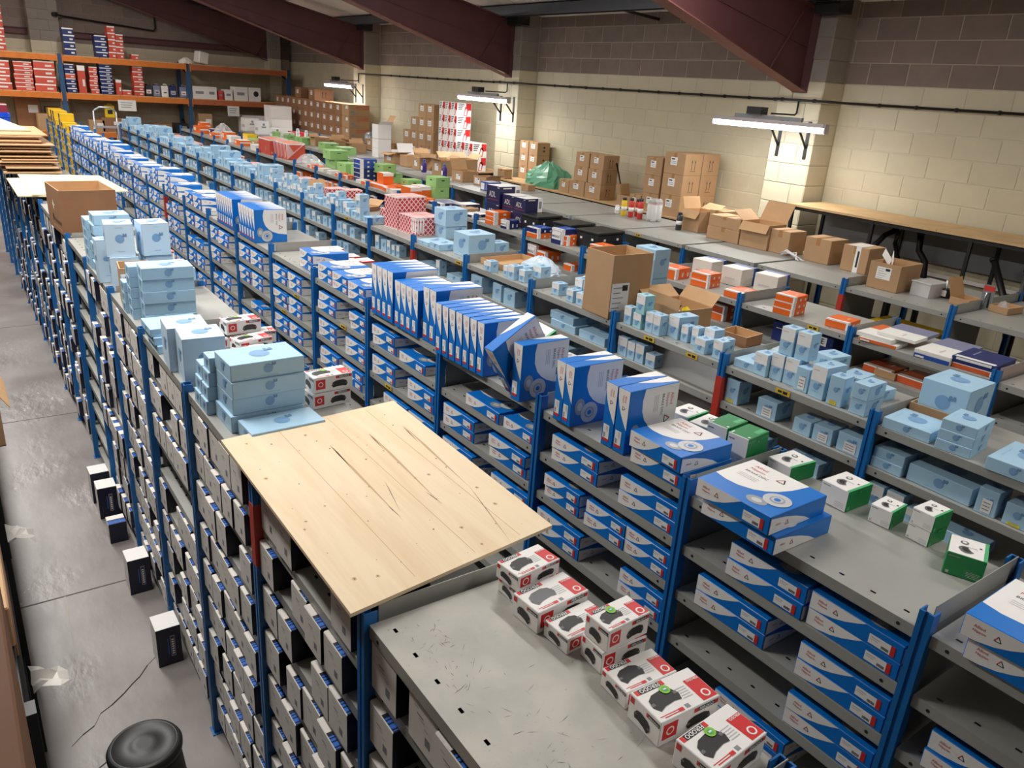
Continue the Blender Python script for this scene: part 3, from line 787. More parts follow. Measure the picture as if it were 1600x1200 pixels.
def pad_shape(b, F, ca, cb, w, h, m, lay=3, rot=0.0, ears=True):
    """curved brake pad outline"""
    P = [(-.5,-.05),(-.42,.3),(-.2,.46),(.2,.46),(.42,.3),(.5,-.05),(.40,-.34),(.18,-.25),(-.18,-.25),(-.40,-.34)]
    o, r, u, W, H = F; c, s = math.cos(rot), math.sin(rot)
    f = lambda x, y: (ca*W + c*x*w - s*y*h, cb*H + s*x*w + c*y*h)
    pr(b, F, [f(x, y) for x, y in P], m, lay, True)
    for x in (-.42, .42): pr(b, F, [f(x-.06,-.02), f(x+.06,-.02), f(x+.06,.12), f(x-.06,.12)], 'pad_grey', lay+1, True)
def ferodo_mb(sx, sy, sz, grey=False):
    b = MB(); b.cbox(sx, sy, sz, 'white_card', c=.0018)
    T = fr('T', sx, sy, sz); L = fr('L', sx, sy, sz); F = fr('F', sx, sy, sz)
    rect(b, T, .74, .05, .985, .71, 'pad_red'); disc(b, T, .87, .22, .012, 'white_card', 2, 14); disc(b, T, .87, .22, .008, 'pad_red', 3, 12)
    text(b, T, 'FERODO', .97, .69, .20*sx, 'white_card', 3, True, 2, 1.0)
    rect(b, T, .03, .83, .09, .97, 'pad_red'); rect(b, T, .09, .83, .44, .97, 'ink'); rect(b, T, .44, .83, .50, .97, 'pad_red')
    text(b, T, 'FERODO', .425, .945, .32*sx, 'white_card', 3, True, 2, 1.05)
    pad_shape(b, T, .31, .47, .48*sx, .56*sy, 'pad_grey' if grey else 'pad_black', 2, .12)
    rect(b, T, .05, .115, .36, .135, 'pad_red'); rect(b, T, .10, .06, .34, .085, 'pad_red'); rect(b, T, .34, .05, .42, .14, 'pad_red', 2)
    for i in range(5): rect(b, T, .54, .30+.07*i, .70, .325+.07*i, 'ink_soft')
    rect(b, T, .46, .06, .53, .17, 'ink_grey')
    rect(b, L, .04, .70, .17, .93, 'pad_red'); rect(b, L, .62, .72, .97, .88, 'ink'); text(b, L, 'FERODO', .64, .745, .30*sy, 'white_card', 2, True)
    rect(b, L, .56, .72, .62, .88, 'pad_red'); pad_shape(b, L, .46, .38, .52*sy, .55*sz, 'pad_black', 2, -.25)
    rect(b, F, .05, .22, .29, .84, 'pad_red'); disc(b, F, .17, .53, .012, 'white_card', 2, 14); disc(b, F, .17, .53, .0085, 'pad_red', 3, 12)
    rect(b, F, .56, .76, .63, .93, 'pad_red'); rect(b, F, .63, .76, .92, .93, 'ink'); rect(b, F, .92, .76, .98, .93, 'pad_red'); text(b, F, 'FERODO', .65, .79, .25*sx, 'white_card', 2, True)
    pad_shape(b, F, .66, .38, .42*sx, .56*sz, 'pad_black', 2)
    rect(b, T, .0, .0, 1, .012, 'ink_soft', 1)
    return b
def ferodo_kind(sx, sy, sz, grey=False, st=True):
    parts = []
    if st:
        s = MB(); T = fr('T', sx, sy, sz); T = (T[0] + Vector((0,0,.0022)),) + T[1:]
        disc(s, T, .42, .70, .0135, 'sticker_green', 1, 18); disc(s, T, .42, .70, .0075, 'green_light', 2, 12); rect(s, T, .395, .68, .445, .72, 'white_card', 3)
        parts = [('round_sticker', s.build('round_sticker'), 'round lime green sticker')]
    return Kind('brake_pad_box', ferodo_mb(sx, sy, sz, grey).build('brake_pad_box'), parts, size=(sx, sy, sz))
FER = ferodo_kind(.183, .107, .071); FER_S = ferodo_kind(.145, .085, .066); FER_N = ferodo_kind(.185, .107, .069, True, False); FER_P = ferodo_kind(.16, .095, .05, False, False)

def green_mb(sx, sy, sz, top='white_card', left='white_card'):
    b = MB(); b.cbox(sx, sy, sz, {'*': 'white_card', 'L': left, 'F': 'box_green', 'R': 'box_green', 'B': 'box_green', 'T': top}, c=.002)
    T = fr('T', sx, sy, sz); L = fr('L', sx, sy, sz); F = fr('F', sx, sy, sz)
    if top == 'white_card':
        pad_shape(b, T, .34, .55, .36*sx, .40*sy, 'pad_grey', 2, .5); pad_shape(b, T, .34, .55, .22*sx, .22*sy, 'pad_black', 4, .5); disc(b, T, .70, .62, .11*sy, 'pad_grey', 2); disc(b, T, .70, .62, .06*sy, 'white_card', 3)
        rect(b, T, .0, .0, 1, .10, 'green_light', 1); rect(b, T, .50, .28, .515, .50, 'ink_grey', 2); disc(b, T, .60, .2, .004, 'ink', 3)
    else:
        rect(b, T, .55, .1, .95, .35, 'green_light'); rect(b, T, .05, .86, .2, .93, 'white_card'); disc(b, T, .12, .12, .006, 'white_card', 2, 10)
    for i in range(4): rect(b, L, .58, .12+.07*i, .92, .14+.07*i, 'ink_soft')
    rect(b, L, .06, .84, .34, .88, 'ink_grey'); rect(b, L, .08, .08, .16, .2, 'ink_soft')
    rect(b, F, .0, .88, 1, .90, 'green_light'); disc(b, F, .10, .16, .008, 'green_light', 2, 12)
    return b
def green_kind(sx, sy, sz, top='white_card', left='white_card'):
    fl = MB(); fl.box(-sx*.12, sx*.12, -sy/2-.0012, -sy/2-.0004, sz*.80, sz*.93, 'box_green'); fl.box(-sx*.03, sx*.03, -sy/2-.002, -sy/2-.001, sz*.80, sz*.84, 'green_light')
    return Kind('brake_pad_box', green_mb(sx, sy, sz, top, left).build('brake_pad_box'), [('tuck_flap', fl.build('tuck_flap'), None)], size=(sx, sy, sz))

CW, CD, CHT = .150, .26, .152
def carton_mb(sx, sy, sz, detail=True):
    b = MB(); b.cbox(sx, sy, sz, {'*': 'off_white', 'F': 'navy', 'B': 'navy', 'R': 'navy'}, c=.0018)
    T = fr('T', sx, sy, sz); L = fr('L', sx, sy, sz)
    rect(b, T, .01, .44, .99, .52, 'navy')
    for i, (v0, v1, m) in enumerate(((.0,.44,'navy'),(.36,.41,'stripe_blue'),(.26,.33,'stripe_blue'),(.10,.22,'stripe_blue'),(.03,.06,'stripe_blue'))): rect(b, T, .01, v0+.004, .99, v1, m, 1+(i>0))
    if detail:
        rect(b, L, .58, .22, .74, .40, 'ink_grey'); rect(b, L, .30, .68, .52, .71, 'ink_grey'); rect(b, L, .36, .62, .56, .64, 'ink_soft'); rect(b, L, .55, .52, .68, .54, 'ink_soft')
        rect(b, L, .20, .80, .34, .82, 'ink_soft')
    else: rect(b, L, .56, .22, .72, .40, 'ink_grey')
    return b
def carton_kind(sx, sy, sz, detail=True):
    fl = MB(); fl.box(-sx/2+.002, sx/2-.002, sy/2*.05, sy/2-.001, sz+.0002, sz+.0012, 'off_white')
    return Kind('filter_carton', carton_mb(sx, sy, sz, detail).build('filter_carton'), [('top_flap', fl.build('top_flap'), None)] if detail else [], size=(sx, sy, sz), cat='carton')
CART = [carton_kind(CD, w, h) for w, h in ((.152,.152),(.146,.150),(.158,.156),(.140,.140))]
CART_FAR = [carton_kind(CD, w, h, False) for w, h in ((.150,.152),(.140,.150),(.120,.135))]
def tall_carton():
    sx, sy, sz = .135, .155, .262; b = MB(); b.cbox(sx, sy, sz, {'*': 'off_white', 'F': 'navy', 'R': 'navy'}, c=.002)
    F = fr('F', sx, sy, sz); T = fr('T', sx, sy, sz)
    rect(b, F, .55, .22, .74, .78, 'ink_grey'); rect(b, F, .58, .25, .71, .75, 'navy', 2); [rect(b, F, .60, .28+.062*i, .69, .318+.062*i, 'white_card', 3) for i in range(7)]; rect(b, F, .44, .3, .47, .72, 'stripe_blue', 2)
    rect(b, T, .42, .42, .56, .56, 'ink_grey'); rect(b, T, .40, .60, .60, .62, 'ink_soft'); rect(b, T, .58, .3, .62, .5, 'ink_soft')
    fl = MB(); fl.box(-sx/2+.001, sx/2-.001, -sy/2+.001, sy/2-.001, sz+.0003, sz+.0012, 'white_card'); return Kind('filter_carton', b.build('filter_carton'), [('top_flap', fl.build('top_flap'), None)], cat='carton', size=(sx, sy, sz))

def emblem(b, F, ca, cb, r, lay=2):
    """disc with a small stepped tail"""
    o, rr, u, w, h = F
    disc(b, F, ca, cb, r, 'lb_emblem', lay, 18)
    disc(b, F, ca, cb, r*.72, 'lb_emblem', lay+1, 16)
    x, y = ca*w + r*.62, cb*h + r*.50
    pr(b, F, [(x,y),(x+r*.95,y+r*.12),(x+r*.95,y+r*.72),(x+r*.62,y+r*.72),(x+r*.62,y+r*.48),(x+r*.42,y+r*.48),(x+r*.42,y+r*.72),(x+r*.1,y+r*.72)], 'lb_line', lay+2, True)
_lb = {}
def LB(sx, sy, sz, style='plain', col='lb'):
    """pale blue parts box; style 'label' carries a white upper half on the aisle side"""
    k = (round(sx,2), round(sy,2), round(sz,2), style, col)
    if k in _lb: return _lb[k]
    b = MB(); b.cbox(sx, sy, sz, col, c=.002)
    T = fr('T', sx, sy, sz); L = fr('L', sx, sy, sz); F = fr('F', sx, sy, sz)
    rF = min(.28*sz, .16*sx); rL = min(.28*sz, .16*sy); rT = min(.2*min(sx, sy), .055)
    emblem(b, F, .5, .56, rF); rect(b, F, .40, .16, .64, .17, 'lb_line')
    emblem(b, T, .5, .50, rT); rect(b, T, .22, .86, .62, .865, 'lb_line')
    rect(b, F, .005, .985, .995, .995, 'lb_line'); rect(b, L, .992, .02, .998, .98, 'lb_line')
    parts = []
    if style == 'label':
        pr(b, L, [(.01,.52),(.99,.52),(.99,.99),(.01,.99)], 'white_card'); emblem(b, L, .46, .36, min(.15*sz, .2*sy), 2); rect(b, L, .2, .20, .66, .21, 'lb_line', 2); rect(b, L, .08, .84, .5, .86, 'ink_soft', 2)
    else:
        emblem(b, L, .5, .55, rL); rect(b, L, .3, .16, .62, .17, 'lb_line')
    if style in ('sticker', 'yellow'):
        s = MB(); F2 = (L[0] + Vector((-.0016,0,0)),) + L[1:]
        c = 'sticker_yellow' if style == 'yellow' else 'white_card'; r0 = (.22, .03, .70, .16) if style == 'yellow' else (.30, .10, .78, .62)
        rect(s, F2, *r0, c, 1)
        for i in range(3): rect(s, F2, r0[0]+.05, r0[1]+(r0[3]-r0[1])*(.2+.25*i), r0[2]-.08, r0[1]+(r0[3]-r0[1])*(.27+.25*i), 'ink_grey', 2)
        parts.append(('label_sticker', s.build('label_sticker'), 'yellow sticker' if style == 'yellow' else 'white address sticker'))
    fl = MB(); fl.box(-sx/2+.001, sx/2-.001, -sy/2+.001, sy/2-.001, sz+.0001, sz+.0004, col)
    if max(sx, sy) > .12:
        fl = MB(); fl.box(-.018, .018, -sy/2-.0012, -sy/2-.0004, sz*.90, sz*.985, col); parts.append(('tuck_flap', fl.build('tuck_flap'), None))
    _lb[k] = Kind('parts_box', b.build('parts_box'), parts, size=(sx, sy, sz)); return _lb[k]

def band_kind(sx, sy, sz, col='orange_box', band='white_card', top=None, word=None, wordcol='ink'):
    """flat filter box with a white band along its near edge"""
    b = MB(); b.cbox(sx, sy, sz, {'*': col, 'T': top or col}, c=.002)
    T = fr('T', sx, sy, sz); L = fr('L', sx, sy, sz); F = fr('F', sx, sy, sz)
    rect(b, T, .005, .0, .18, .99, band); rect(b, F, .0, .01, .17, .99, band); rect(b, L, .90, .01, .995, .99, band); rect(b, L, .01, .86, .9, .99, band)
    rect(b, F, .40, .2, .52, .6, 'cream_card'); rect(b, F, .78, .2, .88, .55, 'cream_card'); rect(b, T, .5, .3, .75, .36, 'cream_card')
    if word:
        rect(b, L, .06, .30, .86, .84, band, 2); text(b, L, word, .10, .42, .66*sy, wordcol, 3, True)
    lid = MB(); lid.box(-sx/2+.004, sx/2-.004, -sy/2-.001, -sy/2-.0003, sz*.93, sz*.96, 'ink'); 
    return Kind('filter_box', b.build('filter_box'), [], size=(sx, sy, sz))
def lattice_kind(sx, sy, sz, arrows=False):
    b = MB(); b.cbox(sx, sy, sz, {'*': 'lattice_red', 'T': 'lattice_top'}, c=.003)
    for fc in 'LF':
        F = fr(fc, sx, sy, sz)
        rect(b, F, 0, .965, 1, 1, 'white_card'); rect(b, F, 0, 0, 1, .02, 'white_card')
        if arrows:
            x0 = .72 if fc == 'L' else .02; rect(b, F, x0, .15, x0+.26, .95, 'white_card', 2)
            for i in (0, 1):
                c = x0+.08+.10*i; rect(b, F, c-.012, .3, c+.012, .74, 'ink_red', 3); pr(b, F, [(c-.035,.72),(c+.035,.72),(c,.9)], 'ink_red', 3)
            rect(b, F, x0+.03, .22, x0+.23, .25, 'ink_red', 3)
    T = fr('T', sx, sy, sz)
    for i in range(6): rect(b, T, .04+.16*i, .03, .07+.16*i, .97, 'white_card')
    rect(b, T, .49, 0, .505, 1, 'ink_red', 2)
    fl = MB(); fl.box(-sx/2+.002, sx/2-.002, -.0015, .0015, sz+.0006, sz+.0016, 'pad_red')
    return Kind('lattice_box', b.build('lattice_box'), [('lid_seam', fl.build('lid_seam'), None)], size=(sx, sy, sz))
def kraft_kind(sx, sy, sz, style='label', col='kraft'):
    """closed brown shipping carton: taped lid, printed arrows, labels"""
    b = MB(); b.cbox(sx, sy, sz, {'*': col, 'T': 'kraft_in' if col == 'kraft' else col}, c=.004)
    L = fr('L', sx, sy, sz); F = fr('F', sx, sy, sz); T = fr('T', sx, sy, sz); parts = []
    t = MB(); t.box(-sx/2+.003, sx/2-.003, -.024, .024, sz, sz+.0008, 'tape'); t.box(-sx/2-.0008, -sx/2, -.024, .024, sz*.7, sz+.0004, 'tape'); parts.append(('tape_strip', t.build('tape_strip'), None))
    rect(b, T, 0, .497, 1, .503, 'kraft_dark')
    if style in ('label', 'arrows'):
        s = MB(); F2 = (L[0] + Vector((-.0012,0,0)),) + L[1:]; rect(s, F2, .30, .42, .62, .80, 'white_card'); rect(s, F2, .34, .50, .58, .52, 'ink_grey', 2); rect(s, F2, .34, .58, .58, .60, 'ink_grey', 2); rect(s, F2, .34, .68, .50, .74, 'ink', 2)
        parts.append(('shipping_label', s.build('shipping_label'), 'white shipping label'))
        for c in (.40, .58): rect(b, F, c-.012, .25, c+.012, .62, 'ink'); pr(b, F, [(c-.035,.60),(c+.035,.60),(c,.75)], 'ink', 2)
        rect(b, F, .33, .19, .65, .21, 'ink')
    if style == 'diamond':
        for bb in (.34, .62): pr(b, F, [(.44,bb),(.54,bb-.1),(.64,bb),(.54,bb+.1)], 'ink')
        s = MB(); F2 = (L[0] + Vector((-.0012,0,0)),) + L[1:]; rect(s, F2, .25, .48, .70, .86, 'white_card'); rect(s, F2, .34, .58, .60, .62, 'ink_grey', 2); rect(s, F2, .34, .70, .60, .74, 'ink_grey', 2); parts.append(('shipping_label', s.build('shipping_label'), 'white shipping label'))
    if style == 'red':
        for i in range(4): pr(b, F, [(.25,.52+.1*i),(.95,.62+.08*i),(.98,.66+.08*i),(.4,.56+.1*i)], 'ink_red', 2)
        rect(b, F, .10, .28, .26, .46, 'ink_grey'); rect(b, F, .12, .12, .4, .2, 'ink_grey')
        s = MB(); F2 = (L[0] + Vector((-.0012,0,0)),) + L[1:]; rect(s, F2, .55, .60, .85, .88, 'white_card'); parts.append(('shipping_label', s.build('shipping_label'), 'white shipping label'))
    return Kind('cardboard_carton', b.build('cardboard_carton'), parts, cat='carton', size=(sx, sy, sz))
def open_kind(sx, sy, sz, flaps=(), col='kraft', inner='kraft_in', label=None, t=.005):
    """open carton: four walls and a floor; flaps = list of (side, length, angle in degrees above horizontal)"""
    b = MB(); hx, hy = sx/2, sy/2
    b.box(-hx, hx, -hy, hy, 0, t, inner)
    b.box(-hx, -hx+t, -hy, hy, 0, sz, {'*': col, 'R': inner, 'T': 'kraft_edge'}); b.box(hx-t, hx, -hy, hy, 0, sz, {'*': col, 'L': inner, 'T': 'kraft_edge'})
    b.box(-hx+t, hx-t, -hy, -hy+t, 0, sz, {'*': col, 'B': inner, 'T': 'kraft_edge'}); b.box(-hx+t, hx-t, hy-t, hy, 0, sz, {'*': col, 'F': inner, 'T': 'kraft_edge'})
    parts = []
    for side, ln, ang in flaps:
        f = MB(); a = math.radians(ang); w = (sy if side in 'LR' else sx)/2 - .002
        c, s = math.cos(a), math.sin(a); P = []
        f.box(0, ln, -w, w, 0, .003, {'*': col, 'T': inner})
        f.v = [(x*c - z*s, y, x*s + z*c) for x, y, z in f.v]
        q = {'R': 0, 'B': math.pi/2, 'L': math.pi, 'F': -math.pi/2}[side]; off = hx if side in 'LR' else hy
        rz = Matrix.Rotation(q, 4, 'Z'); f.v = [tuple(rz @ Vector((x+off, y, z+sz))) for x, y, z in f.v]
        parts.append(('flap', f.build('flap'), None))
    L = fr('L', sx, sy, sz); F = fr('F', sx, sy, sz)
    if label:
        s = MB(); base = L if label[0] == 'L' else F; n = base[1].cross(base[2]); F2 = (base[0] + n*.0012,) + base[1:]
        a0, b0, a1, b1 = label[1:]; rect(s, F2, a0, b0, a1, b1, 'white_card')
        for i in range(5): rect(s, F2, a0+.04, b0+(b1-b0)*(.1+.18*i), a0+(a1-a0)*(.5+.1*(i % 3)), b0+(b1-b0)*(.13+.18*i), 'ink_grey', 2)
        rect(s, F2, a0+(a1-a0)*.6, b0+(b1-b0)*.72, a1-.03*(a1-a0)*3, b0+(b1-b0)*.92, 'ink', 2)
        parts.append(('shipping_label', s.build('shipping_label'), 'white shipping label'))
    return Kind('open_carton', b.build('open_carton'), parts, cat='carton', size=(sx, sy, sz))
def plain_kind(name, sx, sy, sz, mats, prints=(), cat='box'):
    b = MB(); b.cbox(sx, sy, sz, mats, c=.0025)
    for fc, a0, b0, a1, b1, m in prints: rect(b, fr(fc, sx, sy, sz), a0, b0, a1, b1, m, 2)
    return Kind(name, b.build(name), [], size=(sx, sy, sz), cat=cat)
# ------------------------------------------------------------------ things on the racks, measured from the photograph
T1, T2 = 1.966, 1.931
SPLITS = [(1.045, 2.545, 1.039, 2.339, 0.004, 'knot_brown'), (1.043, 2.552, 1.032, 1.915, 0.007, 'stain_brown'), (1.218, 2.575, 1.208, 2.405, 0.004, 'knot_brown'), (1.223, 2.586, 1.191, 1.945, 0.007, 'stain_brown'), (1.1, 2.196, 1.049, 1.974, 0.002, 'knot_brown'), (1.371, 2.581, 1.354, 2.406, 0.004, 'knot_brown'), (1.377, 2.593, 1.336, 1.991, 0.007, 'stain_brown'), (1.341, 2.025, 1.259, 1.641, 0.002, 'knot_brown'), (1.03, 2.032, 1.036, 1.945, 0.002, 'knot_brown'), (1.187, 2.055, 1.195, 1.952, 0.0025, 'knot_brown')]
# --- large plywood sheet over the first rack
def sheet(name, corners, z, th, m, label, cat):
    cx = sum(c[0] for c in corners)/4; cy = sum(c[1] for c in corners)/4
    b = MB(); b.poly_prism([(x-cx, y-cy) for x, y in corners], 0, th, m); o = b.obj(name, loc=(cx, cy, z)); tag(o, label, cat); return o
ply = sheet('plywood_sheet', [(.696,1.575),(1.437,1.668),(1.462,2.835),(.705,2.766)], 2.006, .012, 'plywood', 'large pale plywood sheet with brown knots laid over the first rack', 'plywood sheet')
b = MB()
for x in (-.155, .06, .235):     # joints between the veneer strips of its face
    b.box(x-.0008, x+.0008, -.56+x*.08, .57+x*.04, .0121, .0124, 'stain_brown')
b.obj('veneer_joint', ply)
PX, PY, PZ = ply.location
b = MB(); random.seed(14)      # knots and brown splits printed into the veneer
def spot(x, y, rx, ry, m, z=.0124):
    P = []
    for q in range(9):
        t = 2*math.pi*q/9; k_ = random.uniform(.75, 1.2); P.append((x-PX+rx*k_*math.cos(t), y-PY+ry*k_*math.sin(t), z))
    b.face(P, m)
for gx in range(8):
    for gy in range(11):
        if random.random() < .50:
            x = .76 + gx*.085 + random.uniform(-.02,.02); y = 1.70 + gy*.098 + random.uniform(-.035,.035); r_ = random.uniform(.0012,.0034)
            if random.random() < .4: spot(x, y, r_*2.4, r_*3.0, 'knot_tan', .0122)
            spot(x, y, r_, r_*1.3, 'knot_brown')
for (xa, ya, xb, yb, w, m) in SPLITS:
    dx, dy = xb-xa, yb-ya; l_ = math.hypot(dx, dy); nx, ny = -dy/l_*w, dx/l_*w
    b.face([(xa-PX, ya-PY, .0123), (xa+dx*.35-PX+nx, ya+dy*.35-PY+ny, .0123), (xb-PX, yb-PY, .0123), (xa+dx*.4-PX-nx*.6, ya+dy*.4-PY-ny*.6, .0123)], m)
b.obj('knots', ply)['kind'] = 'stuff'
sheet('plywood_sheet', [(.577,9.162),(1.423,9.033),(1.50,10.60),(.582,10.523)], 2.010, .014, 'plywood_pale', 'pale plywood sheet at the far end of the first rack, beyond the brown open carton', 'plywood sheet')
sheet('plywood_sheet', [(.70,9.12),(1.60,9.284),(1.53,10.62),(.71,10.777)], 2.026, .010, 'plywood_pale', 'thin pale board lying crooked on top of the far plywood sheet', 'plywood sheet')
# --- brake pad boxes with red corners along the edge of the nearest shelf
G = 'red and white brake pad boxes on the near shelf'
near(FER, 1.116, .705, T1, 'white brake pad box with red corner, nearest the camera at the bottom edge', G, 4)
near(FER, 1.114, .860, T1, 'white brake pad box with red corner, second from the near end of its row', G, -3)
near(FER_P, 1.130, .985, T1, 'half hidden flat brake pad box, third from the near end of its row', G, -3)
near(FER_S, 1.158, 1.105, T1, 'lower box of the two stacked brake pad boxes on the near shelf', G, -3)
near(FER_S, 1.165, 1.100, T1+.067, 'upper box of the two stacked brake pad boxes on the near shelf', G, 2)
near(FER_P, 1.130, 1.205, T1, 'flat brake pad box peeking out behind the stacked pair', G, 3)
near(FER_N, 1.112, 1.290, T1, 'brake pad box showing a grey pad picture, in front of the plywood', G, 4)
near(FER_P, 1.135, 1.405, T1, 'low brake pad box under the small one beside the plywood corner', G, 2)
near(FER_P, 1.131, 1.412, T1+.051, 'small brake pad box on top by the plywood corner', G, 6)
# further along, beyond the plywood
for i, (x, y, z, k, dg, lb_) in enumerate((
    (1.16, 3.00, T1, FER_N, 6, 'lower grey shaded brake pad box behind the pale blue stack'), (1.17, 3.01, T1+.070, FER, 3, 'white and red brake pad box on the grey one behind the pale blue stack'),
    (1.12, 3.42, T1, FER, -4, 'red cornered brake pad box just behind the big pale blue boxes'), (1.10, 3.56, T1, FER, 5, 'dark red fronted brake pad box on the first rack, second row'),
    (1.06, 3.62, T1, FER_P, 0, 'open torn brake pad box in the second row'), (1.10, 3.74, T1, FER, 10, 'torn topped brake pad box beside the grey upright'),
    (1.03, 3.92, T1, FER_P, 3, 'small brake pad box at the far left of the second row'), (1.10, 3.90, T1, FER_S, -4, 'lower brake pad box at the back of the second row'), (1.08, 3.90, T1+.067, FER, 4, 'top brake pad box at the back of the second row'))):
    near(k, x, y, z, lb_, 'brake pad boxes further along the first rack', dg)
near(FER, 1.12, 6.0, T1+.02, 'red cornered brake pad box right of the twin white-blue boxes', None, 5); near(FER_N, 1.14, 5.72, T1, 'brake pad box half hidden behind the twin white-blue boxes', None, 3)
near(FER, 1.13, 6.28, T1, 'farther brake pad box beside the brown open carton', None, -3)
# --- pale blue boxes stacked on the first rack
big = LB(.30, .205, .070); left = LB(.12, .20, .062)
for i in range(4): near(big, .80 - .012*(i < 1), 2.915 + .01*(i % 2), T1+.0705*i, '%s of four pale blue boxes stacked beside the plywood' % ['lowest','second','third','topmost'][i], 'four pale blue boxes by the plywood', 1)
near(LB(.30, .16, .060), .815, 2.795, T1, 'low pale blue box with its lid just above the plywood edge', None, 2)
for c, (yy, nn) in enumerate(((3.135, 4), (3.235, 3))):
    for i in range(nn): near(LB(.16, .092, .062), .752 + .008*i, yy, T1+.0625*i, '%s small pale blue box up, %s column at the shelf edge by the post' % (ORD[i+1], ['near','far'][c]), 'small pale blue boxes at the shelf edge')
near(LB(.185, .20, .225, 'plain', 'lb_light'), .755, 3.44, T1, 'tall pale box with white lid overhanging the shelf, nearer of two', None, -5)
near(LB(.185, .20, .215, 'plain', 'lb_light'), .740, 3.655, T1, 'tall pale box with white lid overhanging the shelf, farther of two', None, -4)
for i in range(3): near(LB(.26, .22, .040), .748 - .010*i + (0 if i else .0), 4.0 + .018*i, T1+.0405*i, '%s of the three flat pale blue boxes by the third upright' % ['lowest','middle','topmost'][i], 'three flat pale blue boxes')
for i in range(5): near(LB(.265, .165, .0655), .792, 4.47 + .006*(i % 2), T1+.066*i, '%s box up in the tall stack of five pale blue boxes' % ORD[i+1], 'tall stack of five pale blue boxes', -3)
for i in range(5): near(LB(.26, .13, .060), .760, 4.655, T1+.0605*i, '%s box up in the stack behind the tall pale blue stack' % ORD[i+1], 'stack behind the tall pale blue stack', -2)
for i in range(3): near(LB(.20, .10, .060), .750, 4.80, T1+.0605*i, '%s box up in the low stack at the shelf edge beside the red lettered carton' % ORD[i+1], 'low stack at the shelf edge')
k = open_kind(.17, .20, .235); F = fr('F', .17, .20, .235); b = MB(); rect(b, F, .02, .62, .98, .86, 'white_card'); text(b, F, 'AIRCO', .08, .66, .14, 'ink_red', 2, True)
o = near(k, .755, 4.92, T1, 'narrow brown open carton with red lettering on a white band', None, -6); c = b.obj('printed_band', o); c['label'] = 'white band with red lettering'
near(LB(.26, .22, .10), .90, 5.10, T1, 'pale green-blue box lying behind the tall stack of five')
near(LB(.26, .22, .08), .91, 5.11, T1+.101, 'flat pale box on top of the one behind the tall stack')
tw = LB(.165, .19, .205, 'plain', 'lb_light')
near(tw, .775, 5.34, T1, 'lower white-blue box under the left of the twin boxes', None, -6); near(tw, .765, 5.36, T1+.206, 'left one of the twin tall white-blue boxes with round emblem', None, -6)
near(tw, .985, 5.36, T1, 'lower white-blue box under the right of the twin boxes', None, 2); near(tw, .975, 5.35, T1+.206, 'right one of the twin tall white-blue boxes with round emblem', None, 2)
near(LB(.10, .12, .28, 'plain', 'lb_light'), .735, 5.56, T1, 'slim upright pale box at the shelf edge beside the twins')
for i in range(6): near(LB(.22, .20 - .01*(i > 3), .066), .760 + .01*(i % 2), 5.80 + .2*(i < 4)*0, T1+.0665*i, '%s box up in the pale blue stack in front of the brown open carton' % ORD[i+1], 'pale blue stack before the brown carton')
for i in range(5): near(LB(.22, .20, .066), .750, 6.05, T1+.0665*i, '%s box up in the rear pale blue stack beside the brown open carton' % ORD[i+1], 'rear pale blue stack')
k = open_kind(.42, .60, .36, col='kraft_dark'); F = fr('F', .42, .6, .36); Lf = fr('L', .42, .6, .36)
o = near(k, .735, 7.25, T1, 'big brown open carton standing near the far plywood', None, 3)
b = MB(); pr(b, Lf, [(.45,.62),(.49,.72),(.53,.62),(.60,.60),(.53,.55),(.52,.45),(.49,.52),(.44,.46),(.46,.55),(.40,.60)], 'card_edge_pale'); disc(b, Lf, .40, .28, .03, 'ink'); disc(b, Lf, .55, .25, .02, 'ink')
for i in range(4): rect(b, Lf, .62+.09*i, .20, .67+.09*i, .28, 'ink')
rect(b, Lf, .35, .10, .95, .115, 'kraft_in'); b.obj('printed_marks', o)['label'] = 'black printed symbols and a pale torn patch'
# --- pile of flattened cartons at the far end of the first rack
random.seed(11)
z = 2.004
for i in range(22):
    w = .60 + random.uniform(-.06,.08); d = 1.5 + random.uniform(-.15,.2); th = random.uniform(.014,.022)
    b = MB(); b.cbox(w, d, th*.8, {'*': 'kraft', 'F': 'kraft_edge' if i % 3 == 0 else 'kraft_dark', 'L': 'card_edge_pale' if i % 4 == 1 else 'kraft', 'T': 'kraft_in'}, c=.001)
    o = b.obj('flattened_carton', loc=(.90 - .006*i + random.uniform(-.05,.05), 11.85 + .02*i + random.uniform(-.10,.10), z)); z += th
    tag(o, '%s flattened brown carton from the bottom of the pile beyond the far plywood' % ORD[i+1], 'carton', 'flattened cartons in a pile')
sheet('plywood_sheet', [(.40,12.0),(1.02,12.1),(.80,14.4),(.30,14.4)], z+.004, .012, 'plywood_pale', 'pale board lying on the pile of flattened cartons', 'plywood sheet')
def bin_mb(sx, sy, sz):
    b = MB(); hx, hy = sx/2, sy/2; t = .006
    b.poly_prism([(-hx+.01,-hy+.01),(hx-.01,-hy+.01),(hx-.01,hy-.01),(-hx+.01,hy-.01)], 0, t, 'bin_blue')
    b.box(-hx, -hx+t, -hy, hy, 0, sz, 'bin_blue'); b.box(hx-t, hx, -hy, hy, 0, sz, 'bin_blue'); b.box(-hx, hx, hy-t, hy, 0, sz, 'bin_blue')
    b.box(-hx, hx, -hy, -hy+t, 0, sz*.8, 'bin_blue'); b.box(-hx-.01, hx+.01, -hy-.012, -hy+.004, sz*.76, sz*.8, 'bin_blue'); b.box(-hx-.012, -hx+.002, -hy, hy, sz-.02, sz, 'bin_blue'); b.box(hx-.002, hx+.012, -hy, hy, sz-.02, sz, 'bin_blue')
    return b
bm_ = bin_mb(.36, .42, .20).build('storage_bin'); hd = MB(); hd.box(-.07, .07, -.224, -.212, .05, .11, 'white_card'); hd = hd.build('label_holder')
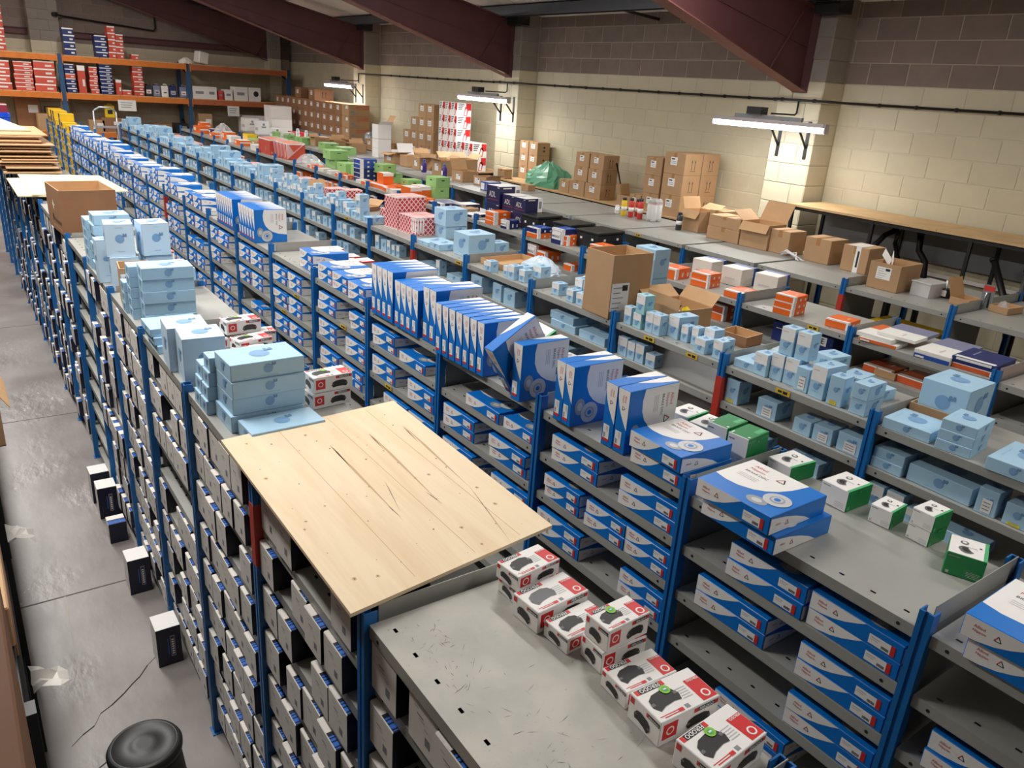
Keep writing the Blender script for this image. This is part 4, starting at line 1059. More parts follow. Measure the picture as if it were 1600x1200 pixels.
KB = Kind('storage_bin', bm_, [('label_holder', hd, 'pale label holder')], size=(.36, .42, .2), cat='storage bin')
put(KB, (1.06, 15.25, 2.005), 'blue plastic storage bin at the far end of the first rack, front lower one'); put(KB, (.92, 15.75, 2.005), 'blue plastic storage bin under the dark red boxes'); put(KB, (.86, 15.75, 2.21), 'upper blue plastic storage bin beneath the dark red boxes')
MR = plain_kind('maroon_box', .40, .30, .17, 'maroon_box', (('F',.0,.9,1,1,'white_card'),('F',.2,.45,.6,.5,'cream_card'),('F',.3,.3,.34,.6,'cream_card'),('F',.6,.3,.64,.45,'cream_card')))
for i in range(3): put(MR, (.86, 16.3, 2.0+.18*i), '%s dark red box with white edges in the far left stack' % ['lowest','middle','top'][i], 'dark red boxes, far left')
# --- second rack: blue and white disc boxes on top
G = 'brake disc boxes on top of the second rack'
def stand(k, x, y, z, label, group=G, lean=0.0, deg=0.0):
    """box stood on edge with its spine to the aisle; y is the near face; lean tips its top away from the camera"""
    sx, sy, sz = k.size; a = math.radians(90 - lean)
    cz = z + sy/2*math.sin(a) ; cy = y + sz*math.cos(math.radians(lean))
    o = put(k, (x + sx/2, cy, cz), label, group, rot=(a, 0, math.radians(deg))); return o
near(DISC_L, 2.118, .345, T2, 'lower flat blue disc box at the right frame edge beyond the D post', G, 0); near(DISC_L, 2.108, .365, T2+.071, 'upper flat blue disc box at the right frame edge beyond the D post', G, 1)
near(DISC_L, 2.062, 1.265, T2, 'lower of the two large flat disc boxes nearest on the second rack', G, -1); near(DISC_L, 2.045, 1.285, T2+.071, 'upper of the two large flat disc boxes nearest on the second rack', G, 0)
near(DISC, 2.128, 1.715, T2, 'lower of the two flat disc boxes left of the nearest uprights', G, 0); near(DISC, 2.112, 1.712, T2+.071, 'upper of the two flat disc boxes left of the nearest uprights', G, -1)
stand(DISC, 2.134, 2.072, T2, 'upright disc box, nearer of the tall pair in the second bay'); stand(DISC, 2.134, 2.146, T2, 'upright disc box, farther of the tall pair in the second bay')
stand(DISC_T, 2.115, 2.400, T2, 'upright disc box, nearer of the pair by the third upright', G, 0, -1); stand(DISC_T, 2.115, 2.465, T2, 'upright disc box, farther of the pair by the third upright')
stand(DISC, 2.079, 2.745, T2, 'upright disc box standing alone in the third bay', G, 0, 1)
put(DISC, (2.165, 2.905, T2+.1955), 'disc box leaning sideways against its neighbours in the third bay', G, rot=(math.radians(90), math.radians(-31), math.radians(1)))
for i in range(7): stand(DISC_T, 2.106 - .003*i, 3.105 + .0655*i, T2, '%s upright disc box from the near end of the row of seven' % ORD[i+1], 'row of seven upright disc boxes', 2.0)
for i in range(2): stand(DISC_L, 2.135, 3.645 + .074*i, T2, '%s of two tall upright disc boxes behind the row of seven' % ['nearer','farther'][i], G)
for i in range(4): stand(DISC, 2.115, 3.815 + .0725*i, T2, '%s upright disc box in the middle row of four' % ORD[i+1], 'middle row of four upright disc boxes')
for i in range(4): stand(DISC_L, 2.115, 4.130 + .073*i, T2, '%s upright disc box in the far row of four' % ORD[i+1], 'far row of four upright disc boxes')
for c, (yy, nn) in enumerate(((4.54, 2), (4.83, 2), (5.11, 2))):
    for i in range(nn): near(DISC_M, 2.128 + .01*c, yy, T2+.0605*i, '%s flat disc box of the %s pair in the fifth bay top' % (['lower','upper'][i], ORD[c+1]), 'flat disc boxes in the fifth bay top', 1)
for i in range(2): near(DISC, 2.16, 5.52, T2+.071*i, '%s disc box of the lone flat pair in the sixth bay top' % ['lower','upper'][i], 'lone flat pair in the sixth bay top', -2)
for i, (x, y) in enumerate(((2.44, 4.78), (2.42, 4.98), (2.36, 5.12), (2.55, 5.10), (2.45, 5.62), (2.58, 5.78), (2.56, 5.60), (2.46, 5.95), (2.58, 6.10))):
    hs = .06 if i != 3 else .12
    b = MB(); b.cbox(.11, .13, hs, {'*': 'pad_red', 'T': 'white_card', 'L': 'pad_red'}, c=.002); rect(b, fr('L', .11,.13,hs), 0, .0, .35, 1, 'white_card'); rect(b, fr('T', .11,.13,hs), .1,.2,.5,.5,'ink_soft')
    near(Kind('small_red_box', b.build('small_red_box'), size=(.11,.13,hs)), x-.05, y-.06, T2, '%s small red and white box on the right half of the second rack' % ORD[i+1], 'small red and white boxes')
# --- green and white pad boxes along the right side of the second rack
G = 'green and white brake pad boxes'
near(green_kind(.135, .115, .082, 'white_card', 'box_green'), 2.535, .80, T2, 'green fronted pad box with creased lid, nearest of the green and white row', G, 22)
gk = green_kind(.112, .083, .062); near(gk, 2.598, 1.022, T2, 'lower of the two stacked green and white pad boxes', G, -2); near(gk, 2.590, 1.017, T2+.063, 'upper of the two stacked green and white pad boxes', G, -2)
near(green_kind(.112, .083, .070), 2.590, 1.158, T2, 'small green and white pad box, third from the near end', G, 4)
near(green_kind(.150, .118, .086), 2.556, 1.314, T2, 'green and white pad box with drawing on the lid, beside the large disc boxes', G, -2)
near(green_kind(.150, .118, .070), 2.560, 1.590, T2, 'green and white pad box behind the large disc box pair', G, -4)
gt = green_kind(.150, .098, .150, 'box_green'); near(gt, 2.468, 1.690, T2, 'taller box with green top, nearer of two', G, 6); near(gt, 2.475, 1.793, T2, 'taller box with green top, farther of two', G, 6)
gw = green_kind(.150, .115, .085); near(gw, 2.530, 1.955, T2, 'white topped pad box behind the tall disc box pair, nearer one', G, 8); near(gw, 2.535, 2.085, T2, 'white topped pad box behind the tall disc box pair, farther one', G, 5)
near(green_kind(.16, .12, .07), 2.44, 2.47, T2, 'green and white pad box behind the third bay disc pair', G, 3); near(green_kind(.16, .12, .075), 2.42, 2.80, T2, 'green and white pad box behind the lone upright disc box', G, 6)
near(green_kind(.10, .10, .07), 2.56, 2.98, T2, 'small green box on the shelf under the tilted one', G, 0)
put(green_kind(.165, .125, .145), (2.485, 3.13, T2+.065), 'tilted green and white box propped on the disc boxes', G, rot=(math.radians(10), math.radians(-22), math.radians(8)))
near(green_kind(.16, .12, .07), 2.42, 3.46, T2, 'white lidded green box behind the row of seven', G, 3); near(green_kind(.17, .13, .085), 2.45, 4.20, T2, 'green and white box behind the far row of four', G, 5)
# --- cartons on the floor of the left aisle
tc = tall_carton()
for i, (x, y, rz) in enumerate(((.600, 4.095, 0), (.600, 4.905, 0), (.595, 6.02, -1), (.590, 6.30, 1))):
    near(tc, x, y, .0, '%s white and navy carton on the aisle floor, counted from the camera' % ORD[i+1], 'white and navy cartons on the floor', rz)
near(carton_kind(.12, .13, .16), .598, 5.62, .0, 'small carton with blue stripes on the floor between the white and navy ones')
# --- step stool
root = empty('step_stool', (.355, 3.09, 0)); tag(root, 'round black step stool standing on the aisle floor', 'stool')
b = MB(); b.lathe([(.215,.0),(.220,.03),(.20,.06),(.165,.20),(.150,.36),(.146,.385)], 'stool_black', 40); b.obj('body', root)
b = MB(); b.lathe([(.225,0),(.232,.012),(.232,.045),(.222,.055)], 'dark_rubber', 40); b.obj('bumper', root)
b = MB(); b.lathe([(.150,.385),(.158,.392),(.160,.415),(.152,.430),(.146,.434),(.141,.434),(.138,.437),(.135,.4335),(.062,.434),(.056,.437),(.03,.4372)], 'stool_black', 44); b.obj('step_top', root)
# --- rack and cartons at the left frame edge
root = empty('dark_rack', (-.03, .4, 0)); tag(root, 'dark rack side at the extreme left edge of the aisle', 'shelving')
for z_ in (1.86, 1.12, .60): b = MB(); b.box(-.60, -.004, 0, 18, z_, z_+.04, 'upright_dark'); b.obj('shelf', root)
for i in range(9):
    b = MB(); b.box(-.03, .018, 0, .05, 0, 1.895, 'upright_dark'); b.obj('upright', root, (0, 1.35 + 2.0*i, 0))
b = MB(); b.box(-.585, -.58, 0, 18, 0, 1.9, 'upright_dark'); b.obj('back_panel', root)
near(kraft_kind(.55, 1.3, .55, 'none', 'kraft_brown'), -.580, .25, 1.901, 'dark brown carton filling the lower left corner of the view')
near(kraft_kind(.46, .52, .12, 'none'), -.490, 2.02, 1.901, 'tan carton behind the corner carton at the left edge')
near(kraft_kind(.46, .55, .30, 'none', 'kraft_dark'), -.50, 3.0, 1.161, 'tan carton on the middle shelf at the left edge')
near(open_kind(.52, .50, .32, (('R', .10, -60),)), -.455, 5.05, 1.161, 'tan open carton with hanging flap poking into the aisle at the left edge')
for i, (y, z, s) in enumerate(((3.45, .645, .10), (4.85, .645, .12))):
    b = MB(); random.seed(40+i)
    g = [[Vector((-.02 + .035*c + random.uniform(-.008,.008), -.09 + .04*r_ + random.uniform(-.012,.012), .03 + random.uniform(.0,.06) - .012*c)) for c in range(5)] for r_ in range(5)]
    for a in range(4):
        for c in range(4): b.face([g[a][c], g[a][c+1], g[a+1][c+1]], 'off_white'); b.face([g[a][c], g[a+1][c+1], g[a+1][c]], 'off_white')
    o = b.obj('plastic_wrap', loc=(.0, y, z)); tag(o, '%s scrap of white plastic wrap hanging out at the left edge' % ['nearer','farther'][i], 'plastic wrap')
# ------------------------------------------------------------------ third rack: pale blue boxes on top
G = None
def n3(k, x, y, label, z=T2, dg=0.0, group=None): return near(k, x, y, z, label, group, dg)
n3(LB(.215, .225, .052), 3.510, 1.535, 'wide flat pale blue box right of the third rack nearest upright', dg=4)
for i in range(3): n3(LB(.21, .150, .0475), 3.510 + .004*i, 1.318, '%s of three flat pale blue boxes stacked at the right edge' % ['lowest','middle','topmost'][i], T2+.048*i, 6, 'three flat pale blue boxes at the right')
n3(LB(.27, .225, .205), 3.80, 1.50, 'large pale blue cube carton with printed top at the right', dg=2)
n3(LB(.30, .22, .060), 3.490, 1.02, 'flat pale blue box cut by the right frame edge', dg=3)
G = 'small pale blue boxes in the third rack second bay'
n3(LB(.155, .085, .080, 'plain'), 3.520, 1.832, 'lower of two pale blue boxes stacked beside the nearest upright', dg=2); n3(LB(.155, .088, .080), 3.516, 1.832, 'upper of two pale blue boxes stacked beside the nearest upright', T2+.081, 1)
n3(LB(.085, .080, .155, 'yellow', 'lb'), 3.520, 1.965, 'upright pale blue box with a yellow sticker at its foot', dg=4)
n3(LB(.16, .090, .175, 'label'), 3.520, 2.070, 'tall white topped pale blue box beside the yellow stickered one', dg=-3)
n3(LB(.10, .080, .13, 'sticker'), 3.535, 2.175, 'pale blue box with white address sticker in the front cluster', dg=0)
n3(LB(.085, .085, .150, 'label'), 3.560, 2.262, 'pale blue upright box under the tall raised pair, nearer', dg=0); n3(LB(.085, .080, .148, 'label'), 3.555, 2.352, 'pale blue upright box under the tall raised pair, farther', dg=0)
n3(LB(.085, .092, .150, 'label'), 3.575, 2.230, 'raised tall pale box on top, nearer of the pair', T2+.151, 0); n3(LB(.085, .085, .148, 'label'), 3.570, 2.328, 'raised tall pale box on top, farther of the pair', T2+.151, 0)
n3(LB(.082, .090, .127, 'label'), 3.533, 2.432, 'single upright pale box left of the raised pair', dg=-4)
n3(LB(.20, .165, .048), 3.540, 2.53, 'flat pale blue box by the red banded upright', dg=3)
n3(LB(.155, .13, .10), 3.93, 2.30, 'pale box with round emblem lid behind the cluster', dg=-8); n3(LB(.16, .12, .07), 3.84, 2.06, 'pale box behind the tall white topped one', dg=5); n3(LB(.17, .12, .06), 3.75, 1.92, 'low pale box behind the stacked pair', dg=-6)
near(open_kind(.17, .26, .07), 3.79, 1.80, T2, 'shallow brown tray carton behind the nearest pale stacked pair', None, 4)
G = 'small pale blue boxes in the third rack third bay'
n3(LB(.060, .075, .112, 'label'), 3.526, 2.745, 'small pale box nearest the red banded upright', dg=-4); n3(LB(.060, .06, .110, 'label'), 3.60, 2.77, 'small pale box just behind the one nearest the red banded upright', dg=-4)
n3(LB(.085, .085, .088, 'label'), 3.516, 2.866, 'cube shaped small pale box at the shelf edge', dg=-3); n3(LB(.085, .085, .13, 'label'), 3.615, 2.89, 'taller pale box behind the cube shaped one', dg=-5)
n3(LB(.06, .052, .115, 'label'), 3.60, 3.00, 'slim pale box, second right of the wide white one'); n3(LB(.065, .056, .105, 'label'), 3.595, 3.078, 'slim pale box right of the wide white one')
n3(LB(.16, .098, .142, 'label'), 3.585, 3.150, 'wide white topped pale box in the middle of the third bay', dg=-6)
n3(LB(.075, .062, .132, 'label'), 3.526, 3.250, 'right one of two joined white topped pale boxes'); n3(LB(.075, .066, .132, 'label'), 3.526, 3.314, 'left one of two joined white topped pale boxes')
n3(LB(.075, .078, .100, 'label', 'lb_teal'), 3.519, 3.412, 'lower turquoise box beside the tall brown carton', dg=-4); n3(LB(.080, .085, .125, 'label', 'lb_teal'), 3.515, 3.392, 'upper turquoise box beside the tall brown carton', T2+.101, -5)
n3(LB(.06, .066, .118, 'label'), 3.526, 3.512, 'pale box left of the turquoise pair at the blue post')
near(open_kind(.30, .32, .14, (('R', .10, 50), ('B', .12, 30), ('L', .07, 100))), 3.70, 3.22, T2, 'open brown tray full of crumpled parts bags behind the pale boxes', None, -4)
for i, (x, y, c, dg) in enumerate(((3.80, 3.36, 'paper', 20), (3.92, 3.30, 'off_white', -30), (3.86, 3.47, 'black_plastic', 10), (3.95, 3.44, 'sticker_yellow', 40))):
    b = MB(); random.seed(60+i); P = [Vector((random.uniform(-.06,.06), random.uniform(-.06,.06), .05+random.uniform(0,.11))) for _ in range(4)]
    for q in ((0,1,2),(0,2,3),(0,1,3),(1,2,3)): b.face([P[j] for j in q], c)
    b.v = [(p[0], p[1], p[2]-.05) for p in b.v]
    tag(b.obj('crumpled_bag', loc=(x, y, T2+.012)), ['crumpled paper bag','white folded packet','black plastic part','yellow tagged part'][i] + ' sticking out of the open brown tray', 'bag')
near(open_kind(.18, .20, .07, col='kraft_dark'), 3.86, 2.84, T2, 'low brown tray under the pale blue bag', None, 6)
def bag(name, loc, sx, sy, sz, m, label, cat, seed=1, n=14, rz=0.0):
    """crumpled sack: folded surface, flat underside"""
    b = MB(); random.seed(seed); ph = [random.uniform(0, 6.28) for _ in range(9)]
    def P(i, j):
        t = 2*math.pi*i/n; h = j/6; r = (1 - h**2.2*.85) * (1 + .10*math.sin(3*t+ph[0]) + .09*math.sin(7*t+ph[1]+4*h) + .05*math.sin(11*t+ph[2]+9*h))
        return (sx/2*r*math.cos(t), sy/2*r*math.sin(t), sz*(h + .06*math.sin(5*t+ph[3]+7*h)*(h > 0)))
    for j in range(6):
        for i in range(n):
            q = [P(i,j), P((i+1)%n,j), P((i+1)%n,j+1), P(i,j+1)]; b.face([q[0],q[1],q[2]], m); b.face([q[0],q[2],q[3]], m)
    b.face([P(i,0) for i in range(n)][::-1], m); b.face([P(i,6) for i in range(n)], m)
    o = b.obj(name, loc=loc); o.rotation_euler = (0,0,rz); PLACED.append((loc[0]-sx*.42, loc[0]+sx*.42, loc[1]-sy*.42, loc[1]+sy*.42, loc[2], loc[2]+sz*.8)); tag(o, label, cat); return o
bag('plastic_bag', (3.86, 2.545, T2+.001), .24, .24, .11, 'pale_bag', 'shiny pale blue plastic bag slumped behind the small boxes', 'bag', 5, 20, .3)
near(open_kind(.34, .285, .43, (), label=('F', .02, .12, .46, .56)), 3.479, 3.680, T2, 'tall brown open carton with white shipping label on the third rack', None, -3)
o = bpy.context.scene.objects['open_carton'] if False else None
for i in range(2): n3(LB(.15, .20, .205, 'plain'), 3.98, 3.80, '%s of two pale blue boxes stacked right of the tall brown carton' % ['lower','upper'][i], T2+.206*i)
# bays four and five
for i, (x, y, sx, sy, sz, st) in enumerate(((3.531,4.005,.075,.075,.088,'label'),(3.523,4.105,.07,.072,.085,'label'),(3.62,4.17,.07,.07,.05,'label'),(3.550,4.300,.085,.085,.092,'label'),(3.56,4.03,.09,.09,.06,'plain'),
        (3.70,4.02,.10,.085,.13,'label'),(3.70,4.12,.08,.085,.125,'label'),(3.71,4.23,.08,.085,.12,'label'),(3.74,4.77,.10,.105,.098,'label'),(3.543,4.72,.085,.075,.095,'label'),(3.514,4.82,.085,.085,.11,'label'),
        (3.53,4.93,.055,.06,.085,'label'),(3.49,5.11,.075,.07,.088,'label'),(3.524,5.20,.06,.062,.06,'label'),(3.66,4.86,.10,.10,.08,'plain'))):
    n3(LB(sx, sy, sz, st), x, y, '%s loose small pale box counted left from the tall brown carton' % ORD[i+1], T2, 0, 'loose small pale boxes in the fourth and fifth bays')
bag('plastic_bag', (3.90, 4.98, T2+.001), .28, .38, .13, 'pale_bag', 'pale blue plastic bag lying behind loose small boxes in the fifth bay', 'bag', 8, 20, .2)
bag('plastic_bag', (3.92, 4.36, T2+.001), .26, .26, .12, 'pale_bag', 'clear blue plastic bag behind the tall brown carton', 'bag', 9, 16, .2)
near(open_kind(.45, .30, .05, (), 'kraft_in'), 3.62, 5.25, T2, 'shallow brown cardboard tray at the sixth bay', None, 3)
# big boxes around the lattice patterned cartons
n3(LB(.27, .255, .20), 3.60, 5.62, 'big pale blue cube box with round emblem standing over the upright'); n3(LB(.15, .14, .11), 3.90, 5.66, 'white pale cube box right of the big pale blue one', T2, 0)
n3(LB(.20, .17, .055), 3.52, 5.98, 'flat pale blue box left of the big cube'); n3(LB(.26, .2, .035), 3.52, 6.20, 'thin pale blue box at the shelf edge'); n3(LB(.24, .21, .12), 3.86, 6.32, 'pale blue box beneath the emblem cube'); n3(LB(.24, .225, .16), 3.85, 6.31, 'emblem cube box standing on another pale box', T2+.121)
near(lattice_kind(.30, .34, .175, True), 3.66, 6.55, T2, 'red lattice patterned carton with arrows, lower nearer one', None, 3); near(lattice_kind(.34, .25, .32), 3.64, 7.02, T2, 'tall red lattice patterned carton', None, 5)
n3(LB(.20, .12, .060), 3.51, 7.42, 'flat pale blue box at the upright left of the lattice cartons')
random.seed(21); cnt = 0
LBS = [LB(.10,.09,.08,'label'), LB(.11,.10,.13,'label'), LB(.09,.08,.11,'label'), LB(.16,.12,.07), LB(.12,.12,.10)]
LBW = [LB(.28,.24,.11), LB(.30,.28,.09), LB(.26,.22,.13)]
y = 7.62
while y < 20.0:
    wide = y > 10.4 and random.random() < .75
    k = random.choice(LBW if wide else LBS); cnt += 1; sy = k.size[1]
    near(k, 3.505 + random.uniform(0,.02), y, T2, '%s pale blue box along the third rack top edge beyond the lattice cartons' % ordn(cnt), 'pale blue boxes along the third rack edge', random.uniform(-2,2), parts=False)
    if random.random() < .35: near(k, 3.512, y+.004, T2+k.size[2]+.001, 'pale blue box on top of the %s edge box beyond the lattice cartons' % ordn(cnt), 'pale blue boxes along the third rack edge', random.uniform(-3,3), parts=False)
    y += sy + random.uniform(.004, .03)
for i, (x, y, sx, sy, sz) in enumerate(((3.78,7.50,.22,.18,.12),(3.80,8.62,.20,.16,.17),(3.70,8.90,.24,.20,.075),(3.70,8.88,.22,.18,.075),(3.72,9.9,.24,.22,.14),(3.62,9.55,.18,.2,.10),(3.815,11.2,.19,.5,.10),(3.815,11.9,.19,.4,.09),(3.815,13.0,.19,.3,.1),(3.815,15.4,.18,.6,.08),(3.815,16.6,.19,.5,.1),(3.815,17.8,.19,.4,.12),(3.815,19.0,.19,.4,.1))):
    near(lattice_kind(sx, sy, sz), x, y, T2 + (.0765 if i == 3 else 0), '%s red lattice patterned box beyond the tall one, counted away from the camera' % ORD[i+1], 'red lattice boxes along the third rack', [4,-5,2,0,5,-3,0,2,-3,0,3,0,2][i])
near(open_kind(.26, .22, .05, (('R', .10, 35), ('B', .08, 50)), 'kraft_dark'), 3.66, 8.05, T2, 'torn flat brown carton in front of the lattice boxes', None, 20); near(open_kind(.24, .2, .09, (('B', .10, 60),), 'kraft_dark'), 3.72, 9.28, T2, 'small open brown carton between lattice boxes', None, 8)
# ------------------------------------------------------------------ fourth rack: orange, white and navy filter boxes
n4 = n3
n4(band_kind(.17, .17, .055), 4.868, 4.04, 'lower orange box with white band under the matching one', dg=6); n4(band_kind(.17, .17, .055), 4.876, 4.05, 'upper orange box with white band beside pink-white cartons', T2+.056, 4); n4(band_kind(.19, .16, .09), 4.84, 4.36, 'orange box partly behind the banded orange pair', dg=6)
pw = plain_kind('filter_carton', .20, .20, .145, {'*': 'cream_card', 'R': 'mah_blue', 'T': 'white_card'}, (('L',.15,.3,.8,.32,'ink_soft'),('L',.2,.35,.7,.42,'ink_soft'),('T',.72,0,1,1,'mah_blue'),('F',.8,0,1,1,'mah_blue')), 'carton')
n4(pw, 5.18, 3.97, 'pinkish white carton with blue end behind the orange pair', dg=3); n4(pw, 5.17, 4.28, 'farther pinkish white carton with dark blue lid edge', dg=4); n4(pw, 5.26, 3.64, 'nearer pinkish white carton with bright blue end', dg=10)
n4(band_kind(.22, .165, .053), 4.845, 3.615, 'single flat orange box by the fourth rack upright', dg=5)
for i in range(3): n4(band_kind(.18, .155, .047), 4.812 + .003*i, 3.20, '%s of three flat orange boxes stacked on the fourth rack' % ['lowest','middle','topmost'][i], T2+.048*i, 6, 'three flat orange boxes')
n4(band_kind(.19, .165, .055), 4.885, 2.80, 'single flat orange box near the D marked upright', dg=8)
def booklet(x, y, z, sx, sy, sz, spine, cover, label, dg, split=.5):
    b = MB(); b.cbox(sx, sy, sz, {'*': 'paper', 'L': spine, 'T': 'paper', 'R': cover}, c=.0015); T = fr('T', sx, sy, sz); F = fr('F', sx, sy, sz)
    rect(b, T, split, .0, 1, 1, cover); rect(b, F, split, .0, 1, 1, cover); rect(b, T, .12, .4, .3, .44, 'ink_soft', 2); rect(b, fr('L',sx,sy,sz), .05, .15, .3, .6, 'paper', 2)
    near(Kind('catalogue', b.build('catalogue'), size=(sx, sy, sz), cat='catalogue'), x, y, z, label, None, dg)
booklet(4.80, 2.40, T2, .34, .25, .022, 'paper_orange', 'paper_orange', 'thin white and orange catalogue at the bottom of the pile', 6); booklet(4.80, 2.44, T2+.0225, .33, .24, .03, 'paper', 'paper_orange', 'white and orange catalogue second in the pile', 2)
booklet(4.86, 2.32, T2+.053, .36, .25, .022, 'paper', 'slate_card', 'white and slate catalogue on top of the pile', 5)
booklet(4.80, 2.06, T2, .46, .22, .026, 'mah_blue', 'slate_card', 'dark blue edged lower catalogue of the middle pile', 3); booklet(4.80, 2.06, T2+.0265, .46, .22, .026, 'paper', 'slate_card', 'white and slate upper catalogue of the middle pile', 3)
n4(band_kind(.30, .24, .03, 'dark_orange'), 4.84, 1.72, 'flat orange box under the navy white striped one at the right', dg=4)
k = plain_kind('filter_box', .31, .25, .038, 'mah_navy', (('T',.02,.05,.14,.95,'white_card'),('L',.1,.55,.9,.95,'white_card'),('T',.4,.7,.8,.74,'slate_card'))); n4(k, 4.84, 1.72, 'navy box with white stripe near the right frame edge', T2+.031, 4)
n4(band_kind(.24, .2, .08), 4.93, 1.44, 'orange box cut by the right frame edge, fourth rack', dg=8)
# under the top, second shelf of the fourth rack
zL = 1.716
for i, (y, w, h, c) in enumerate(((4.22,.16,.07,'orange_box'),(4.03,.15,.10,'orange_box'),(3.83,.17,.06,'orange_box'),(3.83,.16,.06,'dark_orange'),(2.42,.20,.05,'dark_orange'),(2.16,.22,.05,'dark_orange'))):
    n4(band_kind(.22, w, h, c), 4.86, y, '%s orange box on the second shelf of the fourth rack, from the tall carton' % ORD[i+1], zL + (.061 if i == 3 else 0), 0, 'orange boxes on the second shelf of the fourth rack')
b = plain_kind('large_navy_carton', .34, .50, .175, 'mah_navy', (), 'carton'); o = n4(b, 4.85, 2.86, 'large navy carton with white lettering plate on the second shelf', zL)
q = MB(); L_ = fr('L', .34, .5, .175); L_ = (L_[0]+Vector((-.0012,0,0)),)+L_[1:]; rect(q, L_, .50, .42, .90, .78, 'white_card'); text(q, L_, 'MAHLE', .53, .50, .165, 'ink', 2, True); rect(q, L_, .06,.55,.36,.58,'white_card'); q.obj('lettering_plate', o)['label'] = 'white plate with bold black letters'
k = plain_kind('filter_box', .24, .2, .06, {'*': 'off_white'}, ()); n4(k, 4.83, 1.94, 'plain grey white box on the second shelf near the right edge', zL, 8)
near(open_kind(.18, .14, .05), 4.84, 2.28, zL, 'small open brown tray on the second shelf by the D marker', None, 3)
# bays five to eight: black cases, navy boxes, orange boxes
def case(x, y, z, label, sx=.36, sy=.30, sz=.17):
    b = MB(); b.cbox(sx, sy, sz*.86, 'black_plastic', c=.008); b2 = MB(); b2.cbox(sx+.016, sy+.016, sz*.14, 'black_plastic', c=.006, off=(0,0,sz*.86+.0005))
    for px in (-.25, .25): b.box(px*sx-.012, px*sx+.012, -sy/2-.004, -sy/2, sz*.5, sz*.62, 'white_card')
    for py in (-.25, .25): b.box(-sx/2-.004, -sx/2, py*sy-.012, py*sy+.012, sz*.5, sz*.62, 'white_card')
    o = near(Kind('plastic_case', b.build('plastic_case'), [('lid', b2.build('lid'), None)], size=(sx, sy, sz), cat='case'), x, y, z, label, None, 5); return o
case(5.00, 5.42, T2, 'black plastic case with white clips, nearest of three'); case(5.02, 5.98, T2, 'black plastic case, middle of three on the fourth rack', .34, .26); case(4.98, 6.30, T2, 'black plastic case, farthest of three beside the navy boxes', .34, .26)
# ADL: deep navy cartons
def adl(sx, sy, sz):
    b = MB(); b.cbox(sx, sy, sz, {'*': 'adl_navy', 'T': 'white_card', 'R': 'white_card'}, c=.0025); L = fr('L', sx, sy, sz); F = fr('F', sx, sy, sz)
    text(b, L, 'ADL', .20, .36, .5*sy, 'cream_card', 2, False, 0, 1.4); rect(b, L, .1,.2,.9,.22,'ink_red'); rect(b, L, .8,.9,.95,.94,'cream_card'); rect(b, F, .15,.86,.55,.93,'cream_card'); rect(b, F, .72, 0, 1, 1, 'white_card'); rect(b, F, .78,.3,.94,.8,'ink_grey',2)
    return Kind('navy_carton', b.build('navy_carton'), size=(sx, sy, sz), cat='carton')
a1 = adl(.24, .20, .155)
for i, (x, y, z) in enumerate(((5.02,6.62,0),(5.02,6.62,.156),(5.02,6.84,0),(5.02,6.84,.156))): n4(a1, x, y, '%s navy carton with cream lettering in the %s column' % (['lower','upper'][i % 2], ['near','middle'][i//2]), T2+z, 4, 'navy lettered cartons')
a2 = adl(.30, .24, .19)
for i in range(2): n4(a2, 4.98, 7.12, '%s navy carton with cream lettering in the far taller column' % ['lower','upper'][i], T2+.191*i, 4, 'navy lettered cartons')
n4(band_kind(.17, .15, .05), 4.86, 5.80, 'lower orange box in the front pair before the black cases', dg=4); n4(band_kind(.17, .15, .045), 4.86, 5.80, 'upper orange box in the front pair before the black cases', T2+.051, 4)
n4(band_kind(.16, .14, .045, 'mah_navy'), 4.83, 5.60, 'small navy box with white band beside the orange pair', dg=4); n4(band_kind(.18, .16, .05), 4.85, 5.57, 'orange box resting on the small navy one', T2+.046, 6); n4(band_kind(.22, .16, .055), 4.83, 5.27, 'orange white box next to the tall brown carton', dg=5)
n4(band_kind(.20, .16, .15, 'mah_navy', 'white_card', 'mah_blue', 'MAHLE'), 4.83, 6.02, 'navy box with white lettered head at the upright', dg=4)
n4(band_kind(.20, .18, .05), 4.80, 6.42, 'orange box under the navy white banded one', dg=5); n4(band_kind(.20, .18, .05, 'mah_navy', 'white_card', 'mah_blue'), 4.80, 6.43, 'navy white banded box lying on an orange one', T2+.051, 3); n4(band_kind(.16, .12, .09, 'mah_navy', 'white_card', None, 'MAHLE'), 4.80, 6.68, 'navy box with white lettered strip left of the banded one', dg=4)
for i in range(3): n4(band_kind(.30, .17, .045), 4.80, 7.04, '%s of three long orange boxes beside the navy lettered cartons' % ['lowest','middle','topmost'][i], T2+.046*i, 3, 'three long orange boxes')
n4(band_kind(.24, .2, .03, 'adl_navy', 'white_card', 'white_card'), 4.84, 7.5, 'flat white and navy box left of the long orange boxes', dg=8); n4(band_kind(.26, .2, .08, 'adl_navy', 'ink_soft', 'white_card'), 4.95, 7.9, 'black and white box behind the flat white one', dg=5)
n4(band_kind(.28, .3, .035, 'mah_navy', 'white_card', 'slate_card'), 4.9, 8.3, 'flat slate and white box beyond the black and white box', dg=4); n4(band_kind(.26, .2, .06, 'kraft', 'kraft_in'), 4.82, 7.75, 'flat tan box behind the emblem cube', dg=2)
oo = plain_kind('filter_box', .17, .24, .14, {'*': 'orange_box', 'T': 'white_card'}, (('F',.0,.66,1,1,'white_card'),('T',0,.4,1,.44,'ink_soft')))
n4(oo, 4.82, 9.02, 'large orange box with white lid, left of two', dg=3); n4(oo, 5.0, 9.04, 'large orange box with white lid, right of two', dg=3)
